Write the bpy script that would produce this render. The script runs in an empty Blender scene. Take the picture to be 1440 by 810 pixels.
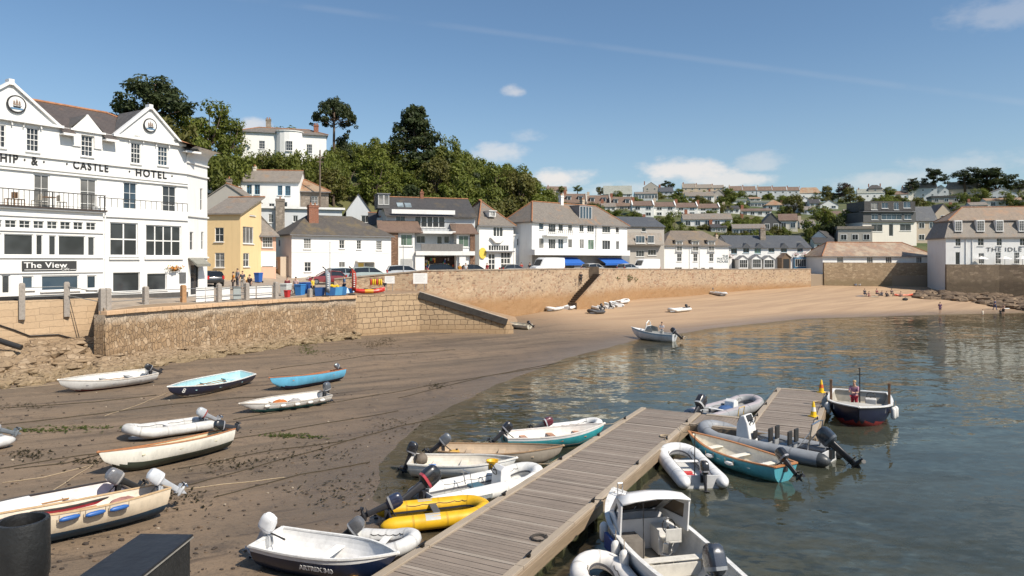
import bpy, math, random
from mathutils import Vector, Matrix, noise as mnoise
R = random.Random(7)
C = bpy.context.scene.collection
FP, CX, HZ, CH = 1000.0, 720.0, 365.0, 8.0      # focal length in photo pixels, principal column, horizon row, eye height
def ray(px, py): return Vector(((px-CX)/FP, 1.0, (HZ-py)/FP))
def at(px, py, Y):
    d = ray(px, py); return Vector((d.x*Y, Y, CH+d.z*Y))
def onz(px, py, z):
    return at(px, py, (CH-z)*FP/(py-HZ))
def lerp(a, b, t): return a+(b-a)*t
def interp(tab, x):
    if x <= tab[0][0]: return tab[0][1]
    for (a, u), (b, v) in zip(tab, tab[1:]):
        if x <= b: return lerp(u, v, (x-a)/(b-a))
    return tab[-1][1]
# ---------------------------------------------------------------- mesh builder
class MB:
    def __init__(s): s.v = []; s.f = []; s.m = []; s.X = None
    def add(s, vs, fs, m=0):
        b = len(s.v)
        if s.X is not None: vs = [s.X @ Vector(v) for v in vs]
        s.v += [tuple(v) for v in vs]
        for f in fs: s.f.append(tuple(b+i for i in f)); s.m.append(m)
    def poly(s, vs, m=0): s.add(vs, [tuple(range(len(vs)))], m)
    def box(s, x0, x1, y0, y1, z0, z1, m=0, taper=0):
        t = taper
        s.add([(x0,y0,z0),(x1,y0,z0),(x1,y1,z0),(x0,y1,z0),(x0+t,y0+t,z1),(x1-t,y0+t,z1),(x1-t,y1-t,z1),(x0+t,y1-t,z1)],
              [(0,3,2,1),(4,5,6,7),(0,1,5,4),(1,2,6,5),(2,3,7,6),(3,0,4,7)], m)
    def bar(s, p, q, w, h, m=0):                      # a rectangular bar from p to q
        p, q = Vector(p), Vector(q); d = (q-p)
        up = Vector((0,0,1)) if abs(d.normalized().z) < .95 else Vector((1,0,0))
        a = d.cross(up).normalized()*w/2; b = a.cross(d).normalized()*h/2
        s.add([p-a-b,p+a-b,p+a+b,p-a+b,q-a-b,q+a-b,q+a+b,q-a+b], [(3,2,1,0),(4,5,6,7),(0,1,5,4),(1,2,6,5),(2,3,7,6),(3,0,4,7)], m)
    def tube(s, path, r, n=8, m=0, cap=True, sy=1.0):
        path = [Vector(p) for p in path]; k = len(path)
        rr = r if isinstance(r, (list, tuple)) else [r]*k
        rings = []; ref = Vector((0,0,1))
        for i, p in enumerate(path):
            d = (path[min(i+1,k-1)]-path[max(i-1,0)]).normalized()
            if abs(d.dot(ref)) > .97: rf = Vector((1,0,0)) if abs(d.x) < .9 else Vector((0,1,0))
            else: rf = ref
            a = d.cross(rf).normalized(); b = a.cross(d).normalized()
            rings.append([p+(a*math.cos(2*math.pi*j/n)+b*math.sin(2*math.pi*j/n)*sy)*rr[i] for j in range(n)])
        vs = [v for r_ in rings for v in r_]
        fs = [(i*n+j, i*n+(j+1)%n, (i+1)*n+(j+1)%n, (i+1)*n+j) for i in range(k-1) for j in range(n)]
        if cap: fs += [tuple(range(n-1,-1,-1)), tuple((k-1)*n+j for j in range(n))]
        s.add(vs, fs, m)
    def lathe(s, prof, c=(0,0,0), n=12, m=0):        # (radius, z) profile about a vertical axis
        s.tube_rings([[Vector((c[0]+r*math.cos(2*math.pi*j/n), c[1]+r*math.sin(2*math.pi*j/n), c[2]+z)) for j in range(n)] for r, z in prof], m)
    def tube_rings(s, rings, m=0, cap=True):
        n = len(rings[0]); k = len(rings)
        fs = [(i*n+j, i*n+(j+1)%n, (i+1)*n+(j+1)%n, (i+1)*n+j) for i in range(k-1) for j in range(n)]
        if cap: fs += [tuple(range(n-1,-1,-1)), tuple((k-1)*n+j for j in range(n))]
        s.add([v for r in rings for v in r], fs, m)
    def ball(s, c, r, n=10, k=7, m=0):
        c = Vector(c); r = Vector(r) if not isinstance(r, (int, float)) else Vector((r,r,r))
        rings = []
        for i in range(k+1):
            a = -math.pi/2+math.pi*(i+.02)/(k+.04)
            rings.append([c+Vector((r.x*math.cos(a)*math.cos(2*math.pi*j/n), r.y*math.cos(a)*math.sin(2*math.pi*j/n), r.z*math.sin(a))) for j in range(n)])
        s.tube_rings(rings, m)
    def grid(s, pts, m=0):                            # pts[i][j] sheet
        k = len(pts); n = len(pts[0])
        s.add([p for r in pts for p in r], [(i*n+j, i*n+j+1, (i+1)*n+j+1, (i+1)*n+j) for i in range(k-1) for j in range(n-1)], m)
    def prism(s, poly, y0, y1, m=0):                  # (x,z) outline extruded along y; anticlockwise seen from -y
        n = len(poly)
        s.add([(x,y0,z) for x,z in poly]+[(x,y1,z) for x,z in poly],
              [tuple(range(n)), tuple(range(2*n-1,n-1,-1))]+[(j, n+j, n+(j+1)%n, (j+1)%n) for j in range(n)], m)
    def flat(s, poly, z0, z1, m=0):                   # (x,y) outline extruded in z; anticlockwise seen from above
        n = len(poly)
        s.add([(x,y,z0) for x,y in poly]+[(x,y,z1) for x,y in poly],
              [tuple(range(n-1,-1,-1)), tuple(range(n,2*n))]+[(j, (j+1)%n, n+(j+1)%n, n+j) for j in range(n)], m)
    def mesh(s, name, mats, smooth=False):
        me = bpy.data.meshes.new(name); me.from_pydata(s.v, [], s.f); 
        for m in (mats if isinstance(mats, (list, tuple)) else [mats]): me.materials.append(m)
        for p, mi in zip(me.polygons, s.m): p.material_index = mi; p.use_smooth = bool(smooth)
        uv = me.uv_layers.new(name='UVMap').data
        co = me.vertices
        for p in me.polygons:
            n = p.normal
            if abs(n.z) > .97: a, b = Vector((1,0,0)), Vector((0,1,0))
            else:
                a = Vector((-n.y, n.x, 0)).normalized(); b = n.cross(a)
            for li in p.loop_indices:
                c = co[me.loops[li].vertex_index].co; uv[li].uv = (c.dot(a), c.dot(b))
        me.update(); return me
    def build(s, name, mats, parent=None, smooth=False, bevel=0, loc=None, rz=None, subsurf=0, autosmooth=None):
        o = bpy.data.objects.new(name, s.mesh(name, mats, smooth)); C.objects.link(o)
        if parent is not None: o.parent = parent
        if loc is not None: o.location = loc
        if rz is not None: o.rotation_euler = (0,0,rz)
        if bevel:
            b = o.modifiers.new('bevel', 'BEVEL'); b.width = bevel; b.segments = 2; b.limit_method = 'ANGLE'
        if subsurf:
            b = o.modifiers.new('sub', 'SUBSURF'); b.levels = b.render_levels = subsurf
        if autosmooth: o.data.set_sharp_from_angle(angle=math.radians(autosmooth))
        return o
def tag(o, label, cat, group=None, kind=None):
    if label: o['label'] = label
    if cat: o['category'] = cat
    if group: o['group'] = group
    if kind: o['kind'] = kind
    return o
def struct(o): o['kind'] = 'structure'; return o
def thing(name, label, cat, loc=(0,0,0), rz=0, group=None):
    o = bpy.data.objects.new(name, None); C.objects.link(o); o.empty_display_size = .3
    o.location = loc; o.rotation_euler = (0,0,rz)
    return tag(o, label, cat, group)
def copy_tree(o, parent=None):
    c = o.copy(); C.objects.link(c)
    if parent is not None: c.parent = parent
    for ch in list(o.children): copy_tree(ch, c)
    return c
def text_mesh(name, body, size, mat, parent, loc, extrude=.02, align='LEFT', space=1.0, xs=1.0, rot=(math.pi/2,0,0), bold=0):
    cu = bpy.data.curves.new(name, 'FONT'); cu.body = body; cu.size = size; cu.extrude = extrude; cu.align_x = align; cu.space_character = space; cu.offset = bold
    to = bpy.data.objects.new('t', cu); C.objects.link(to); bpy.context.view_layer.update()
    me = bpy.data.meshes.new_from_object(to.evaluated_get(bpy.context.evaluated_depsgraph_get()))
    bpy.data.objects.remove(to); bpy.data.curves.remove(cu)
    me.materials.clear(); me.materials.append(mat); me.name = name
    o = bpy.data.objects.new(name, me); C.objects.link(o); o.parent = parent; o.location = loc; o.rotation_euler = rot; o.scale = (xs,1,1)
    return o
# ---------------------------------------------------------------- materials
class G:
    def __init__(s, m):
        m.use_nodes = True; s.t = m.node_tree; s.p = s.t.nodes.get('Principled BSDF')
    def n(s, ty, ins=None, **kw):
        nd = s.t.nodes.new(ty)
        for k, v in kw.items(): setattr(nd, k, v)
        for k, v in (ins or {}).items():
            if isinstance(v, bpy.types.NodeSocket): s.t.links.new(v, nd.inputs[k])
            else: nd.inputs[k].default_value = v
        return nd
    def l(s, a, b): s.t.links.new(a, b)
    def math(s, op, a, b=None, c=None, clamp=False):
        nd = s.t.nodes.new('ShaderNodeMath'); nd.operation = op; nd.use_clamp = clamp
        for i, v in enumerate((a, b, c)):
            if v is None: continue
            if isinstance(v, bpy.types.NodeSocket): s.l(v, nd.inputs[i])
            else: nd.inputs[i].default_value = v
        return nd.outputs[0]
    def mix(s, f, a, b, blend='MIX'):
        nd = s.t.nodes.new('ShaderNodeMix'); nd.data_type = 'RGBA'; nd.blend_type = blend
        for k, v in ((0, f), (6, a), (7, b)):
            if isinstance(v, bpy.types.NodeSocket): s.l(v, nd.inputs[k])
            else: nd.inputs[k].default_value = v if k == 0 else c4(v)
        return nd.outputs[2]
    def noise(s, vec, scale, detail=4, rough=.6, dist=0):
        return s.n('ShaderNodeTexNoise', {'Vector': vec, 'Scale': scale, 'Detail': detail, 'Roughness': rough, 'Distortion': dist}).outputs['Fac']
    def ramp(s, f, a, b): # smooth step a..b
        return s.n('ShaderNodeMapRange', {'Value': f, 'From Min': a, 'From Max': b}, interpolation_type='SMOOTHSTEP').outputs[0]
    def coord(s, kind='Object', sc=None):
        o = s.n('ShaderNodeTexCoord').outputs[kind]
        if sc: o = s.n('ShaderNodeMapping', {'Vector': o, 'Scale': sc}).outputs[0]
        return o
    def bump(s, h, strength, dist=.02):
        b = s.n('ShaderNodeBump', {'Height': h, 'Strength': strength, 'Distance': dist}); s.l(b.outputs[0], s.p.inputs['Normal']); return b
def c4(c): return tuple(c)+(1,) if len(c) == 3 else tuple(c)
def mul(c, k): return tuple(x*k for x in c[:3])
_mc = {}
def P(name, col, rough=.5, var=.18, scale=4., metal=0., bump=0., coat=0., streak=False, spec=.5):
    if name in _mc: return _mc[name]
    m = bpy.data.materials.new(name); g = G(m); p = g.p
    p.inputs['Roughness'].default_value = rough; p.inputs['Metallic'].default_value = metal
    p.inputs['Coat Weight'].default_value = coat; p.inputs['Specular IOR Level'].default_value = spec
    co = g.coord('Object', (1,1,.25) if streak else None)
    f = g.noise(co, scale, 5, .65)
    f2 = g.ramp(f, .35, .72)
    c = g.mix(f2, col, mul(col, 1-var))
    if var > .1:
        ff = g.ramp(g.noise(co, scale*5.3, 3, .7), .55, .8)
        c = g.mix(g.math('MULTIPLY', ff, .5), c, mul(col, 1-var*1.4))
    g.l(c, p.inputs['Base Color'])
    g.l(g.math('ADD', g.math('MULTIPLY', f, .2), rough-.1, clamp=True), p.inputs['Roughness'])
    if bump: g.bump(g.noise(co, scale*4, 4, .6), bump, .02)
    _mc[name] = m; return m
def render_mat(name, col, dirt=.16):                 # painted render with weather streaks
    if name in _mc: return _mc[name]
    m = bpy.data.materials.new(name); g = G(m); p = g.p
    co = g.coord('Object'); st = g.coord('Object', (2.2,2.2,.22))
    a = g.ramp(g.noise(st, 1.3, 5, .65), .48, .8); b = g.ramp(g.noise(co, .55, 4, .6), .45, .8)
    c = g.mix(g.math('MULTIPLY', a, .55), col, mul((col[0], col[1]*.985, col[2]*.95), 1-dirt*1.3))
    c = g.mix(g.math('MULTIPLY', b, .6), c, mul(col, 1-dirt*.6))
    oi = g.n('ShaderNodeObjectInfo').outputs['Random']
    g.l(c, p.inputs['Base Color']); p.inputs['Roughness'].default_value = .75
    g.bump(g.noise(co, 14, 4, .6), .25, .01)
    _mc[name] = m; return m
def slate_mat(name, c1, c2, lich=None, lamt=.3, w=.35, h=.24):
    if name in _mc: return _mc[name]
    m = bpy.data.materials.new(name); g = G(m); p = g.p
    uv = g.coord('UV'); co = g.coord('Object')
    br = g.n('ShaderNodeTexBrick', {'Vector': uv, 'Color1': c4(c1), 'Color2': c4(c2), 'Mortar': c4(mul(c1,.45)), 'Scale': 1.0, 'Mortar Size': .012, 'Mortar Smooth': .2, 'Bias': 0., 'Brick Width': w, 'Row Height': h}, offset=.5)
    st = g.coord('UV', (1.6,.35,1))
    f = g.ramp(g.noise(st, 1.2, 6, .7), .35, .7)
    c = g.mix(g.math('MULTIPLY', f, .7), br.outputs[0], mul(c2, 1.35))
    f3 = g.ramp(g.noise(uv, 9, 3, .6), .5, .75); c = g.mix(g.math('MULTIPLY', f3, .4), c, mul(c1, .5))
    if lich:
        f2 = g.ramp(g.noise(co, .42, 6, .72), .62-lamt*.4, .74-lamt*.25); c = g.mix(g.math('MULTIPLY', f2, .75), c, lich)
    g.l(c, p.inputs['Base Color']); p.inputs['Roughness'].default_value = .6
    g.bump(g.math('ADD', br.outputs['Fac'], g.math('MULTIPLY', g.noise(uv, 6), -.6)), .5, -.03)
    _mc[name] = m; return m
def stone_mat(name, cols, scale=2.2, mortar=(.3,.24,.17), squash=1.6, wet=None, ms=.05, bmp=.9, top=None, speck=None):
    """random rubble: voronoi cells with mortar joints; wet=(z0,z1,colour) tidal stain; top=(z0,z1,colour)"""
    if name in _mc: return _mc[name]
    m = bpy.data.materials.new(name); g = G(m); p = g.p
    uv0 = g.coord('UV'); warp = g.n('ShaderNodeTexNoise', {'Vector': uv0, 'Scale': 1.4, 'Detail': 3.})
    uv = g.n('ShaderNodeVectorMath', {0: uv0, 1: g.n('ShaderNodeVectorMath', {0: warp.outputs['Color'], 3: .25}, operation='SCALE').outputs[0]}, operation='ADD').outputs[0]
    mp = g.n('ShaderNodeMapping', {'Vector': uv, 'Scale': (1., squash, 1.)}).outputs[0]
    v1 = g.n('ShaderNodeTexVoronoi', {'Vector': mp, 'Scale': scale, 'Randomness': .85}, voronoi_dimensions='2D')
    v2 = g.n('ShaderNodeTexVoronoi', {'Vector': mp, 'Scale': scale, 'Randomness': .85}, voronoi_dimensions='2D', feature='DISTANCE_TO_EDGE')
    rc = g.n('ShaderNodeSeparateColor', {0: v1.outputs['Color']})
    c = g.mix(rc.outputs[0], cols[0], cols[1]); c = g.mix(g.ramp(rc.outputs[1], .7, .95), c, cols[2])
    if speck: c = g.mix(g.math('MULTIPLY', g.ramp(rc.outputs[2], speck, speck+.04), .8), c, (.14,.08,.055))
    nz = g.noise(uv0, 7, 5, .7); c = g.mix(g.math('MULTIPLY', g.ramp(nz, .4, .75), .55), c, mul(cols[0], .5))
    ed = g.ramp(v2.outputs['Distance'], 0., ms); c = g.mix(ed, mortar, c)
    big = g.ramp(g.noise(uv0, .25, 5, .6), .42, .68); c = g.mix(g.math('MULTIPLY', big, .45), c, cols[3])
    stv = g.n('ShaderNodeMapping', {'Vector': uv0, 'Scale': (2.6,.25,1.)}).outputs[0]
    c = g.mix(g.math('MULTIPLY', g.ramp(g.noise(stv, 1.1, 5, .7), .56, .8), .6), c, mul(cols[0], .3))
    z = g.n('ShaderNodeSeparateXYZ', {0: g.n('ShaderNodeNewGeometry').outputs['Position']}).outputs['Z']
    zz = g.math('ADD', z, g.math('MULTIPLY', g.noise(uv0, .9, 5, .7), 1.2))
    if wet: c = g.mix(g.math('MULTIPLY', g.ramp(zz, wet[1]+.6, wet[0]+.6), wet[3] if len(wet) > 3 else .75), c, wet[2])
    if top: c = g.mix(g.math('MULTIPLY', g.ramp(zz, top[0]+.6, top[1]+.6), .7), c, top[2])
    g.l(c, p.inputs['Base Color']); p.inputs['Roughness'].default_value = .85
    g.bump(g.math('ADD', g.math('MULTIPLY', ed, .6), g.math('MULTIPLY', nz, .8)), bmp, .06)
    _mc[name] = m; return m
def block_mat(name, c1, c2, mortar, w, h, ms=.02, stain=None, bmp=.7):
    if name in _mc: return _mc[name]
    m = bpy.data.materials.new(name); g = G(m); p = g.p
    uv0 = g.coord('UV'); warp = g.n('ShaderNodeTexNoise', {'Vector': uv0, 'Scale': 2.0, 'Detail': 3.})
    uv = g.n('ShaderNodeVectorMath', {0: uv0, 1: g.n('ShaderNodeVectorMath', {0: warp.outputs['Color'], 3: h*.6}, operation='SCALE').outputs[0]}, operation='ADD').outputs[0]
    br = g.n('ShaderNodeTexBrick', {'Vector': uv, 'Color1': c4(c1), 'Color2': c4(c2), 'Mortar': c4(mortar), 'Scale': 1., 'Mortar Size': ms, 'Mortar Smooth': .3, 'Bias': 0., 'Brick Width': w, 'Row Height': h}, offset=.43, squash=.7, squash_frequency=3)
    nz = g.noise(uv0, 5, 6, .7); c = g.mix(g.math('MULTIPLY', g.ramp(nz, .42, .8), .5), br.outputs[0], mul(c1, .5))
    big = g.ramp(g.noise(uv0, .3, 5, .6), .4, .7); c = g.mix(g.math('MULTIPLY', big, .4), c, mul(c2, 1.15))
    if stain:
        z = g.n('ShaderNodeSeparateXYZ', {0: g.n('ShaderNodeNewGeometry').outputs['Position']}).outputs['Z']
        zz = g.math('ADD', z, g.math('MULTIPLY', g.noise(uv0, .9, 5, .7), 1.2))
        c = g.mix(g.math('MULTIPLY', g.ramp(zz, stain[1]+.6, stain[0]+.6), .7), c, stain[2])
    g.l(c, p.inputs['Base Color']); p.inputs['Roughness'].default_value = .85
    g.bump(g.math('ADD', g.math('MULTIPLY', br.outputs['Fac'], -.8), g.math('MULTIPLY', nz, .6)), bmp, .05)
    _mc[name] = m; return m
def leaf_mat(name, c1, c2, c3):
    m = bpy.data.materials.new(name); g = G(m); p = g.p
    ri = g.n('ShaderNodeNewGeometry').outputs['Random Per Island']; oi = g.n('ShaderNodeObjectInfo').outputs['Random']
    big = g.ramp(g.noise(g.coord('Object'), .55, 3, .6), .35, .7)
    c = g.mix(ri, c1, c2); c = g.mix(g.math('MULTIPLY', big, .65), c, c3)
    c = g.mix(g.math('MULTIPLY', oi, .4), c, mul(c1, .6)); g.l(c, p.inputs['Base Color'])
    p.inputs['Roughness'].default_value = .55; p.inputs['Specular IOR Level'].default_value = .3
    tr = g.n('ShaderNodeBsdfTranslucent', {'Color': c}); mx = g.n('ShaderNodeMixShader', {0: .38, 1: p.outputs[0], 2: tr.outputs[0]})
    g.l(mx.outputs[0], g.t.nodes['Material Output'].inputs[0]); return m
def wood_mat(name, c1, c2, along='x', rough=.7, plank=None):
    if name in _mc: return _mc[name]
    m = bpy.data.materials.new(name); g = G(m); p = g.p
    sc = (.6,9,9) if along == 'x' else (9,.6,9)
    co = g.coord('Object', sc); f = g.ramp(g.noise(co, 2.2, 6, .7), .3, .75)
    c = g.mix(f, c1, c2)
    ri = g.n('ShaderNodeNewGeometry').outputs['Random Per Island']
    c = g.mix(g.math('MULTIPLY', ri, .75), c, mul(c1, .62)); 
    c = g.mix(g.math('MULTIPLY', g.ramp(g.noise(g.coord('Object'), .5, 5, .65), .45, .75), .4), c, mul(c2, .7))
    g.l(c, p.inputs['Base Color']); p.inputs['Roughness'].default_value = rough; g.bump(f, .3, .01)
    _mc[name] = m; return m
def glass_mat(name, col, rough=.06, spec=.6):
    m = bpy.data.materials.new(name); g = G(m); p = g.p
    f = g.ramp(g.noise(g.coord('Object'), .5, 2, .5), .4, .6)
    oi = g.n('ShaderNodeObjectInfo').outputs['Random']
    c = g.mix(f, col, mul(col, .45)); c = g.mix(g.math('MULTIPLY', oi, .6), c, mul(col, .35)); g.l(c, p.inputs['Base Color'])
    p.inputs['Roughness'].default_value = rough; p.inputs['Specular IOR Level'].default_value = spec
    return m
# ================================================================ camera, light, sky
sc = bpy.context.scene
cam = bpy.data.cameras.new('camera'); co_ = bpy.data.objects.new('camera', cam); C.objects.link(co_)
cam.sensor_width = 36; cam.lens = 36*FP/1440; cam.shift_y = -(405-HZ)/1440; cam.clip_end = 3000; cam.clip_start = .1
co_.location = (0,0,CH); co_.rotation_euler = (math.pi/2,0,0); sc.camera = co_
SAZ, SEL = math.radians(128), math.radians(47)
sv = Vector((math.sin(SAZ)*math.cos(SEL), math.cos(SAZ)*math.cos(SEL), math.sin(SEL)))
sl = bpy.data.lights.new('sun', 'SUN'); sl.energy = 4.2; sl.angle = math.radians(.5); sl.color = (1,.915,.79)
so = bpy.data.objects.new('sun', sl); C.objects.link(so); so.rotation_euler = sv.to_track_quat('Z','Y').to_euler(); so.location = sv*300
sc.view_settings.view_transform = 'Standard'; sc.view_settings.look = 'None'; sc.view_settings.exposure = 0.5; sc.view_settings.gamma = 1
w = bpy.data.worlds.new('World'); sc.world = w; w.use_nodes = True
g = G(w); bg = w.node_tree.nodes['Background']
sky = g.n('ShaderNodeTexSky', sky_type='NISHITA'); sky.sun_disc = False; sky.sun_elevation = SEL; sky.sun_rotation = SAZ
sky.altitude = 0; sky.air_density = 1.0; sky.dust_density = .7; sky.ozone_density = 1.6
dirv = g.coord('Generated'); sp = g.n('ShaderNodeSeparateXYZ', {0: dirv})
dx, dy, dz = sp.outputs
nz1 = g.noise(g.n('ShaderNodeMapping', {'Vector': dirv, 'Scale': (1,1,2.2)}).outputs[0], 9, 5, .62)
nz2 = g.noise(g.n('ShaderNodeMapping', {'Vector': dirv, 'Scale': (1,1,1.6)}).outputs[0], 34, 3, .6)
nn = g.math('ADD', g.math('MULTIPLY', nz1, 1.2), g.math('MULTIPLY', nz2, .45))
tot = None
def cloud(px, py, wx, wy, amt):
    global tot
    d = ray(px, py).normalized(); a = math.atan2(d.x, d.y)
    az = g.math('ARCTAN2', dx, dy)
    q = g.math('ADD', g.math('POWER', g.math('ABSOLUTE', g.math('DIVIDE', g.math('SUBTRACT', az, a), wx/1050)), 2.), g.math('POWER', g.math('ABSOLUTE', g.math('DIVIDE', g.math('SUBTRACT', dz, d.z), wy/1050)), 2.))
    m = g.math('SUBTRACT', g.math('ADD', g.math('MULTIPLY', nn, 2.4), -.95), q)
    m = g.math('MULTIPLY', g.ramp(m, .30, 1.25), amt)
    tot = m if tot is None else g.math('MAXIMUM', tot, m)
for a in [(965,240,85,26,.8),(800,249,60,20,.85),(720,126,26,13,.5),(735,190,50,15,.3),(1070,226,60,18,.35),(705,215,60,22,.5),(1010,255,100,14,.7),(1230,255,120,18,.4),(360,175,30,14,.6),(780,280,60,16,.6),(1440,15,100,30,.22),(880,265,90,16,.5),(1400,230,120,25,.3)]: cloud(*a)
# faint vapour trail: a thin great circle band
n_ = ray(330,-4).cross(ray(1440,144)).normalized()
dd = g.math('ABSOLUTE', g.math('ADD', g.math('ADD', g.math('MULTIPLY', dx, n_.x), g.math('MULTIPLY', dy, n_.y)), g.math('MULTIPLY', dz, n_.z)))
tr = g.math('MULTIPLY', g.ramp(dd, .006, .0005), g.math('MULTIPLY', g.ramp(nz1, .25, .6), .055))
tot = g.math('MAXIMUM', tot, tr)
hzf = g.math('MULTIPLY', g.ramp(dz, .30, .02), .22)
c = g.mix(1., sky.outputs[0], (.80,.93,1.), 'MULTIPLY'); c = g.mix(hzf, c, (4.6,5.4,6.0))
c = g.mix(tot, c, (7.6,7.1,6.7))
g.l(c, bg.inputs['Color']); bg.inputs['Strength'].default_value = .086
cy = sc.cycles
cy.max_bounces = 5; cy.diffuse_bounces = 2; cy.glossy_bounces = 3; cy.transmission_bounces = 2; cy.transparent_max_bounces = 6
cy.caustics_reflective = cy.caustics_refractive = False; cy.use_adaptive_sampling = True; cy.adaptive_threshold = .02
w.cycles.sampling_method = 'MANUAL'; w.cycles.sample_map_resolution = 512
# ================================================================ terrain functions
SHORE = [Vector(p) for p in [(-1.0,-30),(-1.0,5),(-1.2,14),(-1.7,18),(-3.2,22.2),(-4.6,23.9),(-5.1,29),(-4.27,35.6),(-.9,45.7),(4.6,58),(11.8,69.6),(23,82.5),(39.5,96.4),(59.5,102.6),(76.8,106.7),(140,118),(260,130)]]
SLOPE = [(-400,.05),(300,.046),(560,.042),(700,.050),(745,.058),(790,.076),(900,.07),(1050,.083),(1140,.093),(1250,.09),(1900,.09)]
def shore_d(X, Y):
    p = Vector((X,Y)); best = 1e9; sg = 1
    for a, b in zip(SHORE, SHORE[1:]):
        ab = b-a; t = max(0, min(1, (p-a).dot(ab)/ab.length_squared)); q = a+ab*t; d = (p-q).length
        if d < best: best = d; sg = 1 if ab.x*(Y-a.y)-ab.y*(X-a.x) > 0 else -1
    return best*sg
def gz(X, Y):
    d = shore_d(X, Y); px = CX+FP*X/max(Y, .5)
    wob = .05*mnoise.noise(Vector((X*.35, Y*.35, 3)))+.02*mnoise.noise(Vector((X*1.3,Y*1.3,8)))
    if d > 0: return min(d*interp(SLOPE, px), 6)+wob*min(1, .25+d/4)
    return max(-2.6, d*.075)+wob*.25
def hit(px, py, off=0.):
    d = ray(px, py); Y = 4.
    while Y < 170:
        if CH+d.z*Y <= gz(d.x*Y, Y)+off:
            a, b = Y-.3, Y
            for _ in range(14):
                m = (a+b)/2
                if CH+d.z*m <= gz(d.x*m, m)+off: b = m
                else: a = m
            return Vector((d.x*b, b, gz(d.x*b, b)))
        Y += .3
    return at(px, py, 170)
COLS = [(-400,[(38,5.35),(60,6),(80,10),(110,22),(150,30),(600,34)]),(138,[(49,5.3),(56,5.45),(75,6),(90,12),(120,25),(150,31),(600,34)]),
 (150,[(46,4.69),(52,5.3),(57,5.42),(75,6),(90,12),(120,25),(150,31),(600,34)]),(300,[(53.8,4.69),(62,5.1),(78,5.8),(84,7),(95,12),(110,20),(130,27),(150,28.5),(600,33)]),
 (400,[(60,4.69),(72,5.15),(87,5.7),(95,7.5),(103,12),(130,26.5),(150,28),(600,32)]),(470,[(76,5.1),(90,5.7),(100,8),(110,14),(130,25),(150,27),(600,31)]),
 (600,[(77.9,5.75),(98,5.9),(110,6.5),(118,11),(135,21),(160,24),(600,28)]),(740,[(89.3,5.75),(112,5.9),(128,8),(140,15),(160,22),(200,23),(300,31),(600,34)]),
 (850,[(102.5,5.7),(125,5.9),(140,7),(165,13),(200,20),(260,29),(330,37),(600,38)]),(1000,[(124,5.3),(140,5.5),(155,8),(180,14),(220,23),(280,32),(330,38),(600,39)]),
 (1140,[(134.4,5.2),(148,5.4),(165,9),(190,15),(240,24),(300,32),(345,36),(600,37)]),(1300,[(138,4.8),(150,5.6),(170,10),(200,16),(240,24),(290,32),(340,36),(600,37)]),
 (1440,[(130,5.0),(150,6.5),(170,12),(200,18),(240,27),(290,33),(340,36),(600,37)]),(1900,[(112,5),(150,12),(220,26),(340,36),(600,37)])]
def lz(X, Y):
    px = CX+FP*X/Y
    if px <= COLS[0][0]: return interp(COLS[0][1], Y)
    for (a, u), (b, v) in zip(COLS, COLS[1:]):
        if px <= b: return lerp(interp(u, Y), interp(v, Y), (px-a)/(b-a))
    return interp(COLS[-1][1], Y)
FRONT = [(c_[0], c_[1][0][0]) for c_ in COLS]
SEA = [(470,76,5.85),(520,77,6.2),(600,77.6,6.75),(690,83,6.75),(740,88.4,6.75),(815,97.5,6.7),(835,100,6.7),(900,113,6.45),(1050,128,6.2),(1140,134,6.2)]
KERB = [(146,45.7,4.69),(200,48.7,4.69),(338,56,4.69),(400,60,4.69),(500,66,4.66)]
def land_front(px):
    if px < 146: return interp(FRONT, px)
    if px < 430: return interp([(a,b) for a,b,_ in KERB], px)+.05
    if px < 470: return lerp(61.9, 76.2, (px-430)/40)
    return interp([(a,b+.15) for a,b,_ in SEA]+[(1160,137),(1300,138),(1440,130),(1900,112)], px)
def lhit(px, py):
    d = ray(px, py); Y = land_front(px)
    while Y < 600:
        if CH+d.z*Y <= lz(d.x*Y, Y): return Vector((d.x*Y, Y, lz(d.x*Y, Y)))
        Y += .25
    return at(px, py, 600)
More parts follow.
